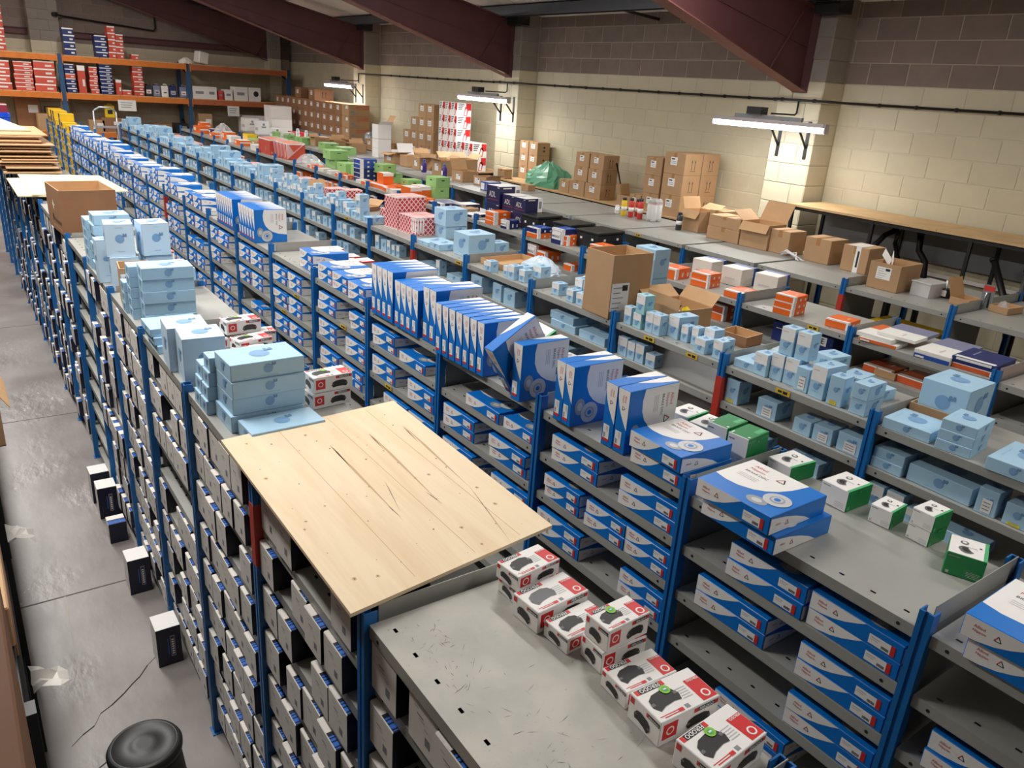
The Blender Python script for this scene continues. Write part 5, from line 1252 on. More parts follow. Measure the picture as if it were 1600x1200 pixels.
oc = plain_kind('filter_box', .16, .18, .15, {'*': 'orange_box', 'T': 'white_card'}, (('F',.0,.72,1,1,'white_card'),)); n4(oc, 4.93, 9.95, 'bright orange cube with white lid', T2+.05, 2); n4(band_kind(.34, .5, .049), 4.86, 9.75, 'flat orange box beneath the bright orange cube')
for i in range(5): n4(band_kind(.26, .22, .062, 'mah_blue' if i > 2 else 'mah_navy', 'white_card'), 4.90, 10.6, '%s box up in the blue stack with white end bands' % ORD[i+1], T2+.0625*i, 3, 'blue stack with white end bands')
random.seed(31)
for i in range(12):
    yy = [9.42,9.62,10.02,10.25,10.95,11.2,11.5,8.75,8.55,11.8,12.05,12.3][i]
    n4(band_kind(.16, .15, .05, 'orange_box' if i % 3 else 'cream_card', 'white_card'), 4.81, yy, '%s small orange and white box along the far edge of the fourth rack' % ORD[i+1], T2, random.uniform(-8,8), 'small orange and white boxes, far edge')
rc = plain_kind('large_red_carton', .30, .62, .27, {'*': 'box_red', 'T': 'orange_box'}, (('L',0,.92,1,1,'white_card'),('F',0,.92,1,1,'white_card')), 'carton')
o1 = n4(rc, 4.84, 14.25, 'large orange-red carton wrapped in film, left one'); o2 = n4(rc, 4.90, 13.5, 'large orange-red carton wrapped in film, right one')
b = MB(); random.seed(77)
for j in range(9):
    x0 = -.17; yA = -.36 + j*.16
    b.face([(-.17, yA, .02), (-.175, yA+.05, .28), (.16, yA+.12+random.uniform(-.05,.05), .285), (.16, yA+.02, .28)], 'clear_film'); b.face([(-.175, yA, .28), (-.20, yA+random.uniform(-.1,.1), .10), (-.18, yA+.12, .0)], 'clear_film')
tag(b.obj('stretch_film', loc=(5.03, 13.8, T2)), 'clear stretch film wrapped round the orange-red cartons', 'plastic wrap')
bag('plastic_bag', (5.04, 12.85, T2+.001), .30, .9, .16, 'clear_film', 'grey clear plastic bag beyond the blue stack', 'bag', 3, 18)
for i, (x, y, c, s) in enumerate(((4.84,15.2,'cream_card',(.2,.3,.1)),(5.0,15.6,'kraft',(.26,.3,.14)),(4.85,16.2,'orange_box',(.22,.4,.1)),(4.9,16.9,'white_card',(.2,.3,.12)),(4.95,17.4,'orange_box',(.2,.3,.16)),(4.86,18.0,'orange_box',(.24,.4,.09)),(5.0,18.6,'mah_navy',(.2,.3,.13)),(4.86,19.2,'orange_box',(.26,.6,.14)),(5.05,19.6,'orange_box',(.2,.3,.2)),(5.0,16.4,'yellow_box',(.2,.3,.2)),(4.98,14.95,'mah_navy',(.22,.2,.2)))):
    b = MB(); b.cbox(*s, {'*': c, 'T': 'white_card' if i % 2 == 0 else c}, c=.003); rect(b, fr('F', *s), 0, .5, 1, .7, 'white_card', 2); rect(b, fr('L', *s), .1, .3, .4, .8, 'cream_card', 2)
    near(Kind('filter_box', b.build('filter_box'), size=s), x, y-s[1]/2, T2, '%s mixed orange, white or navy box at the far end of the fourth rack' % ORD[i+1], 'mixed boxes at the far end of the fourth rack')
bag('plastic_bag', (5.12, 18.05, T2+.001), .4, .7, .28, 'clear_film', 'large clear plastic bag near the pallet racking', 'bag', 13, 18)
# ------------------------------------------------------------------ worktop by the wall (fifth rack)
near(kraft_kind(.28, .285, .235, 'none'), 6.866, 4.29, T2, 'plain closed brown carton, leftmost of three near the pipe parts', None, 0)
k = kraft_kind(.275, .265, .24, 'none'); o = near(k, 6.834, 3.875, T2, 'closed brown carton with white tape, middle of three', None, 0)
b = MB(); b.box(-.139, -.1382, -.05, .0, 0, .24, 'white_card'); b.box(-.1386, .10, -.05, .09, .2412, .2420, 'white_card'); b.box(-.1394, -.139, -.04, -.02, .05, .2, 'ink'); b.obj('label_tape', o)['label'] = 'white printed label tape'
near(open_kind(.365, .27, .225, (), label=('L', .25, .40, .72, .86)), 6.398, 3.320, T2, 'open brown carton with white label and papers inside, rightmost of three', None, 2)
for i in range(2):
    b = MB(); b.box(-.01, .15, -.0015, .0015, -.02, .05, 'paper'); o = b.obj('folded_paper', loc=(6.50+.06*i, 3.46+.06*i, T2+.20)); o.rotation_euler = (0, -.45, .6+.4*i); tag(o, '%s white paper sticking out of the open brown carton' % ['nearer','farther'][i], 'paper')
b = MB(); sx, sy, sz = .24, .17, .11
b.box(-sx/2,sx/2,-sy/2,sy/2,0,.004,'tub_plastic'); b.box(-sx/2,-sx/2+.003,-sy/2,sy/2,0,sz,'tub_plastic'); b.box(sx/2-.003,sx/2,-sy/2,sy/2,0,sz,'tub_plastic'); b.box(-sx/2,sx/2,-sy/2,-sy/2+.003,0,sz,'tub_plastic'); b.box(-sx/2,sx/2,sy/2-.003,sy/2,0,sz,'tub_plastic')
root = b.obj('storage_tub', loc=(6.63, 3.17, T2)); root.rotation_euler = (0,0,-.1); tag(root, 'clear plastic tub with papers inside beside the open carton', 'tub')
b = MB(); b.cbox(sx+.012, sy+.012, .012, 'tub_plastic', c=.003, off=(0,0,sz)); b.obj('lid', root)
b = MB(); b.box(-.09,.09,-.06,.06,.006,.08,'paper'); tag(b.obj('paper_stack', loc=(6.63,3.17,T2)), 'white papers inside the clear tub', 'paper')
root = empty('brush_pot', (6.71, 3.06, T2)); tag(root, 'black pot with white handled brushes beside the clear tub', 'pot')
b = MB(); b.lathe([(.034,0),(.040,.01),(.038,.075),(.034,.078)], 'black_plastic', 18); b.box(-.042,-.037,-.02,.02,.015,.065,'white_card'); b.obj('pot', root)
for i in range(3): b = MB(); b.tube([(-.012+.012*i, .01*i, .05), (-.02+.02*i, .012*i, .14)], .006, 'bottle_white', 8); b.obj('brush', root)
near(open_kind(.20, .16, .06, (('B', .15, 70),)), 6.52, 2.78, T2, 'small brown carton with raised lid beside the D marked post', None, -4); near(open_kind(.22, .15, .055), 6.60, 2.52, T2, 'shallow open brown tray holding a plastic bag at the right', None, -6)
bag('plastic_bag', (6.70, 2.60, T2+.006), .14, .10, .08, 'clear_film', 'small clear bag inside the shallow brown tray', 'bag', 4, 12)
root = empty('blister_pack', (6.62, 2.70, T2)); tag(root, 'hanging tool blister card standing against the upright', 'blister pack')
b = MB(); b.box(-.001,.001,-.045,.045,0,.20,'galv'); b.box(-.003,-.001,-.04,.04,.15,.19,'can_red'); b.obj('card', root)
b = MB(); b.tube([(-.006,-.02,.02),(-.006,-.01,.14)], .006, 'black_plastic', 6); b.tube([(-.006,.02,.02),(-.006,.01,.14)], .006, 'chrome', 6); b.obj('tool', root)
def spray(x, y, r, h, body, capm, label):
    root = empty('spray_can', (x, y, T2)); tag(root, label, 'can', 'cans on the worktop')
    b = MB(); b.lathe([(r*.9,0),(r,.006),(r,h*.8),(r*.75,h*.86)], body, 18); b.obj('body', root)
    b = MB(); b.lathe([(r*1.002,h*.30),(r*1.002,h*.52)], 'white_card', 18); b.obj('printed_band', root)
    b = MB(); b.lathe([(r*.75,h*.86),(r*.72,h*.98),(r*.6,h)], capm, 18); b.obj('cap', root)
spray(6.94, 7.39, .03, .11, 'bottle_white', 'bottle_white', 'small white bottle left of the coloured cans'); spray(6.92, 7.25, .036, .22, 'can_yellow', 'black_plastic', 'yellow spray can in the group on the worktop'); spray(6.92, 7.12, .034, .235, 'can_red', 'can_dark', 'red spray can beside the yellow one')
spray(7.05, 7.14, .034, .215, 'can_red', 'can_dark', 'red spray can standing behind the first red one'); spray(6.93, 6.97, .036, .25, 'can_red', 'can_dark', 'red and dark can beside the wrapped cans'); spray(6.86, 6.25, .035, .20, 'can_dark', 'can_dark', 'dark bottle leaning by the torn brown carton')
b = MB(); sx, sy, sz = .17, .15, .27
for px, py in ((-.04,-.035),(.04,-.035),(-.04,.035),(.04,.035)): pass
b.cbox(sx, sy, sz, 'clear_film', c=.03); o = b.obj('shrink_wrapped_pack', loc=(7.0, 6.80, T2)); tag(o, 'shrink wrapped pack of red and white cans on the worktop', 'pack')
for i, (px, py) in enumerate(((-.042,-.037),(.042,-.037),(-.042,.037),(.042,.037))):
    b = MB(); b.lathe([(.034,0),(.034,.20),(.026,.215),(.022,.24)], 'can_red', 14, mats=['white_card','can_red','can_dark']); c = b.obj('can', o); c.location = (px, py, .004)
near(open_kind(.26, .27, .235, (('B', .14, 70), ('L', .10, -55), ('R', .14, 25))), 6.93, 6.02, T2, 'torn open brown carton with ragged flaps on the worktop', None, -5)
near(kraft_kind(.24, .20, .27, 'diamond'), 7.06, 5.80, T2, 'brown carton with black diamond marks behind the long one')
near(kraft_kind(.30, .44, .135, 'none'), 6.82, 5.56, T2, 'long low brown carton, lower of two', None, 0); near(kraft_kind(.29, .43, .12, 'none'), 6.83, 5.57, T2+.136, 'long low brown carton, upper of two', None, 0)
near(open_kind(.30, .34, .26, (('B', .16, 35), ('R', .22, 62), ('L', .10, -60))), 6.84, 5.13, T2, 'brown carton with lifted flaps on the worktop, right of the long cartons', None, 3); near(kraft_kind(.26, .24, .235, 'none'), 6.86, 4.84, T2, 'plain brown carton at the right end of the flapped row', None, -2)
root = empty('cable_bundle', (6.80, 4.66, T2)); tag(root, 'loose bundle of white cable lying on the worktop', 'cable'); random.seed(5)
b = MB()
for i in range(6): b.tube([(random.uniform(-.1,.0), random.uniform(-.2,-.1), .01), (random.uniform(-.05,.05), random.uniform(-.05,.05), .035+.008*i), (random.uniform(0,.1), random.uniform(.1,.2), .015)], .006, 'bottle_white', 6)
b.obj('strand', root)
k = plain_kind('royal_blue_carton', .22, .20, .125, {'*': 'box_royal', 'T': 'mah_navy'}, (('L',.05,.1,.45,.85,'white_card'),('L',.6,.1,.95,.85,'slate_card'),('F',.2,.3,.8,.75,'mah_navy')), 'carton'); near(k, 6.35, 9.45, T2, 'royal blue box with white label hanging over the worktop edge', None, 6)
near(kraft_kind(.14, .20, .09, 'none'), 7.0, 9.4, T2, 'little brown carton by the pillar on the worktop')
wl = kraft_kind(.30, .28, .17, 'label')
near(open_kind(.28, .30, .13, (('F', .1, 20),), label=('L',.1,.15,.5,.8)), 6.62, 9.95, T2, 'white fronted carton with open lid behind the royal blue box', None, 5); near(open_kind(.30, .28, .16, (('B', .18, 65),), label=('L',.4,.2,.8,.7)), 6.52, 10.45, T2, 'brown carton with upright lid on the worktop', None, 5)
for i, (x, y, sx, sy, sz, fl) in enumerate(((6.60,11.25,.26,.26,.24,(('L',.12,15),('R',.12,30))),(6.95,11.7,.30,.26,.22,(('B',.14,40),('F',.12,20))),(6.62,12.0,.26,.24,.20,(('F',.1,10),)),(6.62,12.45,.24,.26,.19,()),(6.60,12.9,.28,.34,.18,(('F',.14,15),('L',.12,-10))),(7.0,12.7,.3,.3,.2,(('B',.14,30),)),(7.0,11.2,.28,.3,.26,(('R',.12,40),('B',.12,45))))):
    near(open_kind(sx, sy, sz, fl, 'kraft', label=('L',.3,.3,.7,.75) if i % 2 == 0 else None), x, y, T2, '%s open brown carton in the crowd on the worktop beyond the royal blue box' % ORD[i+1], 'open brown cartons on the far worktop', [3,-4,2,0,5,-6,4][i])
def bottle(x, y, m, label, h=.21):
    root = empty('detergent_bottle', (x, y, T2)); tag(root, label, 'bottle', 'purple bottles')
    b = MB(); b.lathe([(.04,0),(.045,.01),(.045,h*.62),(.022,h*.82),(.016,h*.86)], m, 16); b.obj('body', root); b = MB(); b.box(-.047,-.0455,-.025,.025,h*.18,h*.5,'white_card'); b.obj('label', root); b = MB(); b.lathe([(.018,h*.86),(.018,h)], 'stripe_blue', 12); b.obj('cap', root)
bottle(6.55, 11.05, 'bottle_purple', 'purple bottle in front of the brown cartons, right one'); bottle(6.57, 11.75, 'bottle_purple', 'purple bottle in front of the brown cartons, left one')
wt = plain_kind('tall_white_carton', .28, .24, .34, {'*': 'white_card'}, (('L',0,.49,1,.5,'ink_soft'),), 'carton')
near(wt, 6.85, 14.05, T2, 'tall white carton, lower half', None, 2); near(open_kind(.28, .24, .26, (('R', .2, 55), ('F', .12, 30)), 'white_card', 'kraft_in'), 6.85, 14.05, T2+.341, 'open white carton with brown inside on top of the tall white one', None, 2)
near(plain_kind('white_carton', .26, .22, .18, 'white_card', (('L',.2,.4,.6,.5,'ink_soft'),), 'carton'), 7.0, 13.55, T2, 'white carton right of the tall white one', None, 4); near(open_kind(.34, .3, .13, (('B', .2, 70),), 'white_card', 'white_card'), 6.95, 13.1, T2, 'low white open carton with raised lid', None, 2)
for i, (x, y, s) in enumerate(((6.70,14.9,.24),(6.95,15.3,.2),(6.62,15.6,.22),(6.9,16.0,.26),(6.5,16.3,.18))):
    near(open_kind(s+.04, s, .17, (('B',.1,40),('L',.09,10)), 'kraft_dark' if i % 2 else 'kraft'), x, y, T2, '%s brown carton left of the tall white one, on the far worktop' % ORD[i+1], 'brown cartons on the far worktop', 6*i-12)
# lime green boxes on the back half of the fourth rack and the front of the worktop
lm = plain_kind('lime_box', .30, .34, .14, {'*': 'lime_box'}, (('L',.4,.7,.55,.78,'ink'),('F',.4,.7,.6,.78,'ink'),('F',0,.93,1,.95,'green_light')))
lb2 = plain_kind('lime_box', .22, .24, .13, {'*': 'lime_box', 'R': 'black_plastic'}, (('F',.4,.65,.6,.75,'ink'),('L',.4,.65,.6,.75,'ink')))
for i, (x, y, z, k) in enumerate(((5.12,9.0,0,lb2),(5.12,9.0,.131,lb2),(5.12,9.75,0,lb2),(5.12,10.4,0,lm),(5.12,10.4,.141,lb2),(5.12,11.1,0,lm),(5.11,11.6,.0,lm),(5.11,12.2,0,lm),(5.11,12.2,.141,lm),(5.13,15.2,0,lm),(5.13,16.0,0,lm),(6.26,14.4,0,lm),(6.3,15.3,0,lm),(6.3,16.4,0,lm),(6.25,17.3,0,lb2),(6.3,18.1,0,lb2))):
    near(k, x, y, T2+z, '%s lime green box, counted from the near end behind the orange boxes' % ORD[i+1], 'lime green boxes', [0,4,-3,2,5,-2][i % 6])
for i, (x, y, s, c) in enumerate(((6.22,19.2,(.25,.3,.3),'white_card'),(6.5,19.9,(.3,.4,.22),'off_white'),(6.4,18.7,(.2,.25,.18),'white_card'),(6.7,18.3,(.3,.3,.14),'pad_red'),(6.3,17.7,(.24,.25,.16),'cream_card'),(6.65,17.0,(.4,.4,.14),'kraft'),(6.22,20.3,(.34,.36,.30),'off_white'))):
    b = MB(); b.cbox(*s, {'*': c}, c=.003); rect(b, fr('F', *s), .3, .5, .7, .62, 'ink_grey', 2); disc(b, fr('F', *s), .5, .75, .03, 'ink_grey', 2, 12); rect(b, fr('L', *s), .2, .3, .8, .5, 'ink_soft', 2); rect(b, fr('T', *s), 0, .49, 1, .51, 'ink_soft', 2)
    near(Kind('carton', b.build('carton'), size=s, cat='carton'), x, y-s[1]/2, T2, '%s mixed carton at the far end of the worktop near the pallet racking' % ORD[i+1], 'mixed cartons at the far worktop end')
for i in range(4): spray(6.5 + .1*(i % 2), 16.8 + .25*i, .04, .26, 'bottle_white', 'bottle_white', '%s white bottle standing at the far worktop' % ORD[i+1])
# under the worktop edge
zL = 1.511
near(plain_kind('long_yellow_carton', .3, .55, .19, {'*': 'yellow_box'}, (('L',.3,.45,.42,.62,'ink'),), 'carton'), 6.24, 2.86, zL, 'long ochre yellow carton on the shelf under the worktop'); near(plain_kind('navy_poster_carton', .2, .36, .20, {'*': 'mah_navy'}, (('L',.4,.2,.92,.9,'white_card'),('L',.44,.25,.88,.6,'mah_navy')), 'carton'), 6.22, 4.70, zL, 'navy carton with white panel on the shelf under the worktop')
near(plain_kind('cream_carton', .2, .16, .20, {'*': 'cream_card'}, (('L',.2,.3,.8,.5,'ink_soft'),), 'carton'), 6.22, 4.415, zL, 'plain cream carton beside the navy one under the worktop')
def jerry(x, y, z):
    root = empty('jerrycan', (x, y, z)); tag(root, 'bright green plastic can on the shelf under the worktop', 'can'); b = MB(); b.cbox(.14, .20, .14, 'bottle_green', c=.015); b.obj('body', root); b = MB(); b.tube([(0,-.06,.139),(0,-.05,.17),(0,.05,.17),(0,.06,.139)], .012, 'bottle_green', 8); b.obj('handle', root); b = MB(); b.lathe([(.02,.139),(.02,.165)], 'black_plastic', 12, center=(0,.08)); b.obj('cap', root)
jerry(6.42, 6.05, zL)
for i in range(5):
    b = MB(); R = .05 + .012*i
    b.tube([(.0, -R*math.cos(t), .06 + R*math.sin(t)) for t in [math.pi*(k/8) for k in range(-1, 10)]], .017, 'chrome', 8)
    b.v = [(x_, y_, z_ - min(q[2] for q in b.v)) for x_, y_, z_ in b.v]
    tag(b.obj('bent_pipe', loc=(6.36 + .05*(i % 2), 3.80 + .14*i, zL)), '%s polished bent pipe on the shelf under the worktop' % ORD[i+1], 'pipe', 'polished bent pipes')
b = MB(); b.cbox(.14, .22, .16, 'chrome', c=.01); tag(b.obj('metal_plate_box', loc=(6.40, 3.50, zL)), 'bright metal housing beside the bent pipes', 'car part')
for i, (y, c) in enumerate(((2.50,'kraft'),(2.36,'box_green'),(2.22,'kraft'),(2.02,'white_card'),(1.88,'white_card'),(1.68,'kraft_in'),(1.54,'cream_card'))):
    b = MB(); s = (.22, .12, .11 - .01*(i % 2)); b.cbox(*s, {'*': c, 'T': 'black_plastic' if i < 5 else c}, c=.002); rect(b, fr('L', *s), .2, .3, .85, .8, 'white_card', 2); rect(b, fr('L', *s), .28, .4, .7, .5, 'ink', 3)
    tag(b.obj('parts_box', loc=(6.34, y, zL)), '%s small labelled box under the worktop at the right edge, from the yellow carton' % ORD[i+1], 'box', 'small labelled boxes under the worktop')
# ------------------------------------------------------------------ boxes on the shelf faces
def where(i, s, bay, rk): return '%s along, %s shelf down, %s bay of the %s rack' % (ordn(i), ordn(s), ordn(bay), rk)
# first rack, left face: white cartons with navy and blue striped ends
random.seed(101); cart = []
for n in range(0, 14):
    ylo, yhi = R1Y + n*BAY + .03, R1Y + (n+1)*BAY - .03
    for s, z in enumerate(L1):
        if n == 6: continue
        if n == 0 and s > 5: continue
        if n >= 3 and s in (3,) and n % 3 == 0: continue
        lay = [1]; y = yhi; i = 0
        gap_at = random.choice([None]*7 + [2, 3, 4]) if s else None
        while True:
            k = random.choice(CART) if n < 7 else random.choice(CART_FAR)
            if k.size[2] > (L1[s-1] if s else 1.965) - z - .046: k = CART[3] if n < 7 else CART_FAR[2]
            w = k.size[1]
            if y - w < ylo: break
            i += 1
            skip = (gap_at == i) or (n == 1 and s == 0 and i in (3, 4)) or random.random() < (.02 if n < 6 else .08)
            if not skip:
                dx = random.uniform(-.004, .012) if n < 5 else random.uniform(-.02, .03)
                cart.append((math.hypot(y-w/2, 3.3-z), k, R1X+.003+dx+CD/2, y-w/2, z+.001, i, s+1, n+1))
            y -= w + random.uniform(.002, .012) + (.05 if random.random() < .06 else 0)
cart.sort(key=lambda c: c[0]); rest = MB(); farbody = [carton_mb(*k.size, False) for k in CART_FAR]
for j, (d, k, x, y, z, i, s, bay) in enumerate(cart):
    if j < 300: put(k, (x, y, z), 'white carton with striped end, ' + where(i, s, bay, 'first'), 'white cartons on the first rack', parts=j < 170)
    else: rest.add(farbody[j % 3], Matrix.Translation((x, y, z)))
o = rest.obj('filter_cartons'); o['kind'] = 'stuff'; tag(o, 'farther rows of small white cartons packed on the first rack', 'cartons')
# second rack, left face: flat blue disc boxes in stacks of two and three
random.seed(55); DS = {}
def disc_at(list_, k, x, y, z, i, s, bay, layer): list_.append((math.hypot(y, 3.3-z), k, x, y, z, i, s, bay, layer))
discs = []
DB = DISC_M
SPEC = {  # (bay, shelf): [(y of the near end, box, how many)]
 (-1,2): [(.36, DISC_S, 2)], (0,1): [(1.155, DISC_S, 2), (.815, DISC_S, 2)], (0,2): [(1.27, DISC_S, 2), (.815, DISC_S, 2)], (0,3): [(.815, DISC_S, 2)], (0,4): [(1.10, DISC_S, 2)],
 (1,1): [(2.21, DISC_S, 2), (1.745, DISC_S, 2)], (1,2): [(2.30, DB, 2), (2.0, DB, 2), (1.745, DB, 2)], (1,3): [(2.27, DISC_S, 2), (1.745, DB, 2)],
 (2,1): [(2.96, DISC_S, 1), (2.675, DB, 1)], (2,2): [(3.19, DISC_S, 2), (2.72, DISC_S, 2)], (2,3): [(3.19, DISC_S, 2), (2.68, DISC_S, 2)],
 (3,1): [(3.74, DISC_S, 1), (3.61, DB, 0), (4.12, DISC_S, 2)], (3,2): [(4.12, DISC_S, 2), (3.62, DISC_S, 2)], (3,3): [(3.95, DISC_S, 2), (3.61, DISC_S, 2)],
 (4,1): [(5.03, DISC_S, 2), (4.54, DB, 2)], (4,2): [(5.04, DISC_S, 2), (4.54, DISC_S, 2)], (4,3): [(5.0, DISC_S, 2), (4.60, DISC_S, 2)]}
for (n, s), items in SPEC.items():
    for i, (y, k, c) in enumerate(items):
        for q in range(c): disc_at(discs, k, R2X-.002+random.uniform(0,.014)+k.size[0]/2, y+k.size[1]/2, LEV[s]+.001+q*(k.size[2]+.0006), i+1, s+1, n+2, q)
for n in range(5, 18):
    for s in range(0 if n > 5 else 1, 5):
        ylo, yhi = R2Y+n*BAY+.03, R2Y+(n+1)*BAY-.03; y = yhi; i = 0
        if s == 0 and n in (6, 7): continue
        while True:
            k = DISC_F if n > 8 else random.choice([DISC_S, DISC_S, DISC_F])
            if y - k.size[1] < ylo: break
            i += 1
            if random.random() < (.90 if s else .94):
                c = 2 if s else random.choice([1, 2, 2, 3])
                if s and random.random() < .25: c = 1
                for q in range(c): disc_at(discs, k, R2X-.002+random.uniform(0,.014)+k.size[0]/2, y-k.size[1]/2, LEV[s]+.001+q*(k.size[2]+.0006), i, s+1, n+2, q)
            y -= k.size[1] + random.uniform(.004, .03)
discs.sort(key=lambda c: c[0]); rest = MB(); fb = disc_mb(*DISC_F.size, detail=False); nind = 300 - 38
for j, (d, k, x, y, z, i, s, bay, q) in enumerate(discs):
    if j < nind:
        put(k, (x, y, z), 'blue disc box, %s, ' % ['bottom','second up','third up'][q] + where(i, s, bay, 'second'), 'flat blue disc boxes on the second rack', rz=random.uniform(-.015,.015), parts=j < 200)
    else: rest.add(fb, Matrix.Translation((x, y, z)))
o = rest.obj('disc_boxes'); o['kind'] = 'stuff'; tag(o, 'farther blue and white disc boxes packed on the second rack', 'boxes')
# two more rows of upright disc boxes farther along
for i in range(6): stand(DISC, 2.125, 6.74 + .0735*i, T2, '%s upright disc box in the farther row of six' % ORD[i+1], 'farther row of six upright disc boxes')
for i in range(8): stand(DISC_T, 2.125, 7.36 + .066*i, T2, '%s upright disc box in the farthest row of eight' % ORD[i+1], 'farthest row of eight upright disc boxes')
# yellow boxes at the far end of the second rack
random.seed(9); yk = plain_kind('yellow_box', .26, .25, .155, {'*': 'yellow_box', 'L': 'yellow_navy'}, (('L',.0,.0,.22,1,'yellow_box'),('L',.4,.3,.8,.5,'yellow_box'))); yk2 = plain_kind('yellow_box', .26, .16, .15, {'*': 'yellow_box'}, (('L',.3,.2,.75,.75,'yellow_navy'),)); c = 0
for n in range(18, 22):
    for s in range(0, 5):
        y = R2Y+(n+1)*BAY-.04; i = 0
        while y - .26 > R2Y+n*BAY+.03:
            k = yk if random.random() < .4 else yk2; i += 1
            if random.random() < .85:
                for q in range(2 if s == 0 and n > 18 and i % 2 else 1): near(k, R2X+.022, y-k.size[1], LEV[s]+.001+q*(k.size[2]+.001), 'yellow box, %s, ' % ['below','above'][q] + where(i, s+1, n+2, 'second'), 'yellow boxes at the far end of the second rack')
            y -= k.size[1] + .03
# third rack, second and third shelves
G = 'pale blue boxes on the lower shelves of the third rack'
S3 = [(0,1,LB(.24,.155,.052),1.585,0),(0,1,LB(.24,.155,.052),1.590,.0525),(0,1,LB(.26,.30,.085),1.265,0),(0,1,LB(.13,.085,.12,'sticker'),1.155,0),(0,1,LB(.13,.105,.10,'yellow'),1.02,0),(0,1,LB(.16,.11,.12),.89,0),
      (0,2,LB(.1,.085,.12,'label'),1.64,0),(0,2,LB(.1,.085,.115,'label'),1.54,0),(0,2,LB(.1,.08,.08,'label'),1.44,0),(0,2,LB(.12,.2,.06),1.15,0),
      (1,1,LB(.11,.095,.14,'yellow'),2.575,0),(1,1,LB(.16,.125,.105,'sticker'),2.315,0),(1,1,LB(.14,.105,.082),2.09,0),(1,1,LB(.15,.11,.088,'sticker'),1.965,0),(1,1,LB(.17,.14,.10,'sticker'),1.80,0),
      (1,2,LB(.14,.2,.07),2.35,0),(1,2,LB(.14,.2,.08),2.0,0),(2,1,LB(.085,.085,.125,'label'),3.505,0),(2,1,LB(.075,.07,.118,'label'),3.425,0),(2,1,LB(.08,.075,.122,'label'),3.345,0),(2,1,LB(.075,.082,.088,'label'),3.245,0),
      (3,1,LB(.26,.27,.055),4.03,0),(3,1,LB(.26,.27,.055),4.06,.0556),(3,1,LB(.28,.27,.06),3.72,0),(3,2,LB(.2,.2,.07),4.1,0),(4,1,LB(.19,.16,.135),5.26,0),(4,1,LB(.19,.13,.135),4.98,0),(4,1,LB(.19,.15,.13),4.78,0),
      (5,1,LB(.24,.30,.05),6.05,0),(5,1,LB(.20,.22,.055),5.60,0),(5,1,LB(.07,.075,.13,'label'),5.95,0),(6,1,LB(.09,.08,.13,'label'),7.18,0),(6,1,LB(.12,.12,.11),7.02,0),(6,1,LB(.08,.06,.13,'label'),6.92,0),(6,1,LB(.08,.07,.10,'label'),6.83,0),(6,1,LB(.08,.06,.11,'label'),6.74,0)]
for i, (n, s, k, y, dz) in enumerate(S3):
    near(k, R3X+.022+.004*(i % 3), y, LEV[s]+.001+dz, '%s pale blue box on the lower shelves of the third rack, in its %s bay' % (ordn(i+1), ordn(n+1)), G, [0,2,-2,1][i % 4] if dz == 0 else 0)
random.seed(77); c = 0
for n in range(7, 20):
    for s in (1, 2):
        y = R3Y+(n+1)*BAY-.04; i = 0
        while True:
            k = random.choice([LB(.11,.10,.11,'label'), LB(.12,.12,.10), LB(.14,.14,.11), LB(.1,.09,.08,'label')])
            if y - k.size[1] < R3Y+n*BAY+.03: break
            i += 1
            if random.random() < .8 and (s == 1 or random.random() < .5) and c < 130:
                c += 1; near(k, R3X+.025, y-k.size[1], LEV[s]+.001, 'pale blue box, ' + where(i, s+1, n+1, 'third'), 'far pale blue boxes on the third rack', parts=False)
            y -= k.size[1] + random.uniform(.01, .09)
# fourth rack second shelf, farther bays
random.seed(12)
for n in range(4, 12):
    y = R4Y+(n+1)*BAY-.04; i = 0
    while True:
        w = random.uniform(.10,.2); h = random.choice([.06,.10,.14]); c = random.choice(['orange_box','mah_navy','dark_orange','orange_box'])
        if y - w < R4Y+n*BAY+.03: break
        i += 1
        if random.random() < .75: near(band_kind(.2, round(w,2), h, c, 'white_card', None, 'MAHLE' if h > .12 and w > .14 else None), R4X+.025, y-w, LEV[1]+.001, '%s filter box, ' % ('navy' if c == 'mah_navy' else 'orange') + where(i, 2, n+2, 'fourth'), 'filter boxes on the fourth rack second shelf')
        y -= w + random.uniform(.02,.12)
for i, (y, h) in enumerate(((9.95,.16),(10.1,.14),(8.9,.12),(9.05,.16),(10.3,.12))):
    b = MB(); s = (.14,.10,h); b.cbox(*s, {'*': 'pad_red'}, c=.002); rect(b, fr('L', *s), .1,.2,.5,.8,'white_card',2); rect(b, fr('F', *s), .2,.5,.8,.8,'white_card',2); tag(b.obj('small_red_box', loc=(6.29, y, LEV[2]+.001)), '%s small red box on the shelf under the far worktop' % ORD[i+1], 'box', 'small red boxes under the far worktop')

# ------------------------------------------------------------------ shelves, frames and stacks along the right wall
def wood_shelf(y0, y1, x0, x1, z, label, legs, rail=True):
    root = empty('wooden_wall_shelf', (x0, y0, 0)); tag(root, label, 'shelf')
    loc = lambda b: setattr(b, 'v', [(p[0]-x0, p[1]-y0, p[2]) for p in b.v])
    ys = [y0 + (y1-y0)*i/3 for i in range(4)]
    for i in range(3): b = MB(); b.box(x0, x1, ys[i]+.002, ys[i+1]-.002, z-.022, z, 'wood_board'); loc(b); b.obj('board', root)
    for y in legs:
        for x in (x0+.03, x1-.05): b = MB(); b.box(x-.016, x+.016, y-.016, y+.016, 0, z-.023, 'frame_black'); loc(b); b.obj('leg', root)
        b = MB(); b.box(x0+.03, x1-.05, y-.014, y+.014, z-.052, z-.023, 'frame_black'); loc(b); b.obj('cross_bar', root)
    for x in (x0+.03, x1-.05): b = MB(); b.box(x-.012, x+.012, y0+.05, y1-.02, z-.06, z-.03, 'frame_black'); loc(b); b.obj('rail', root)
    return root
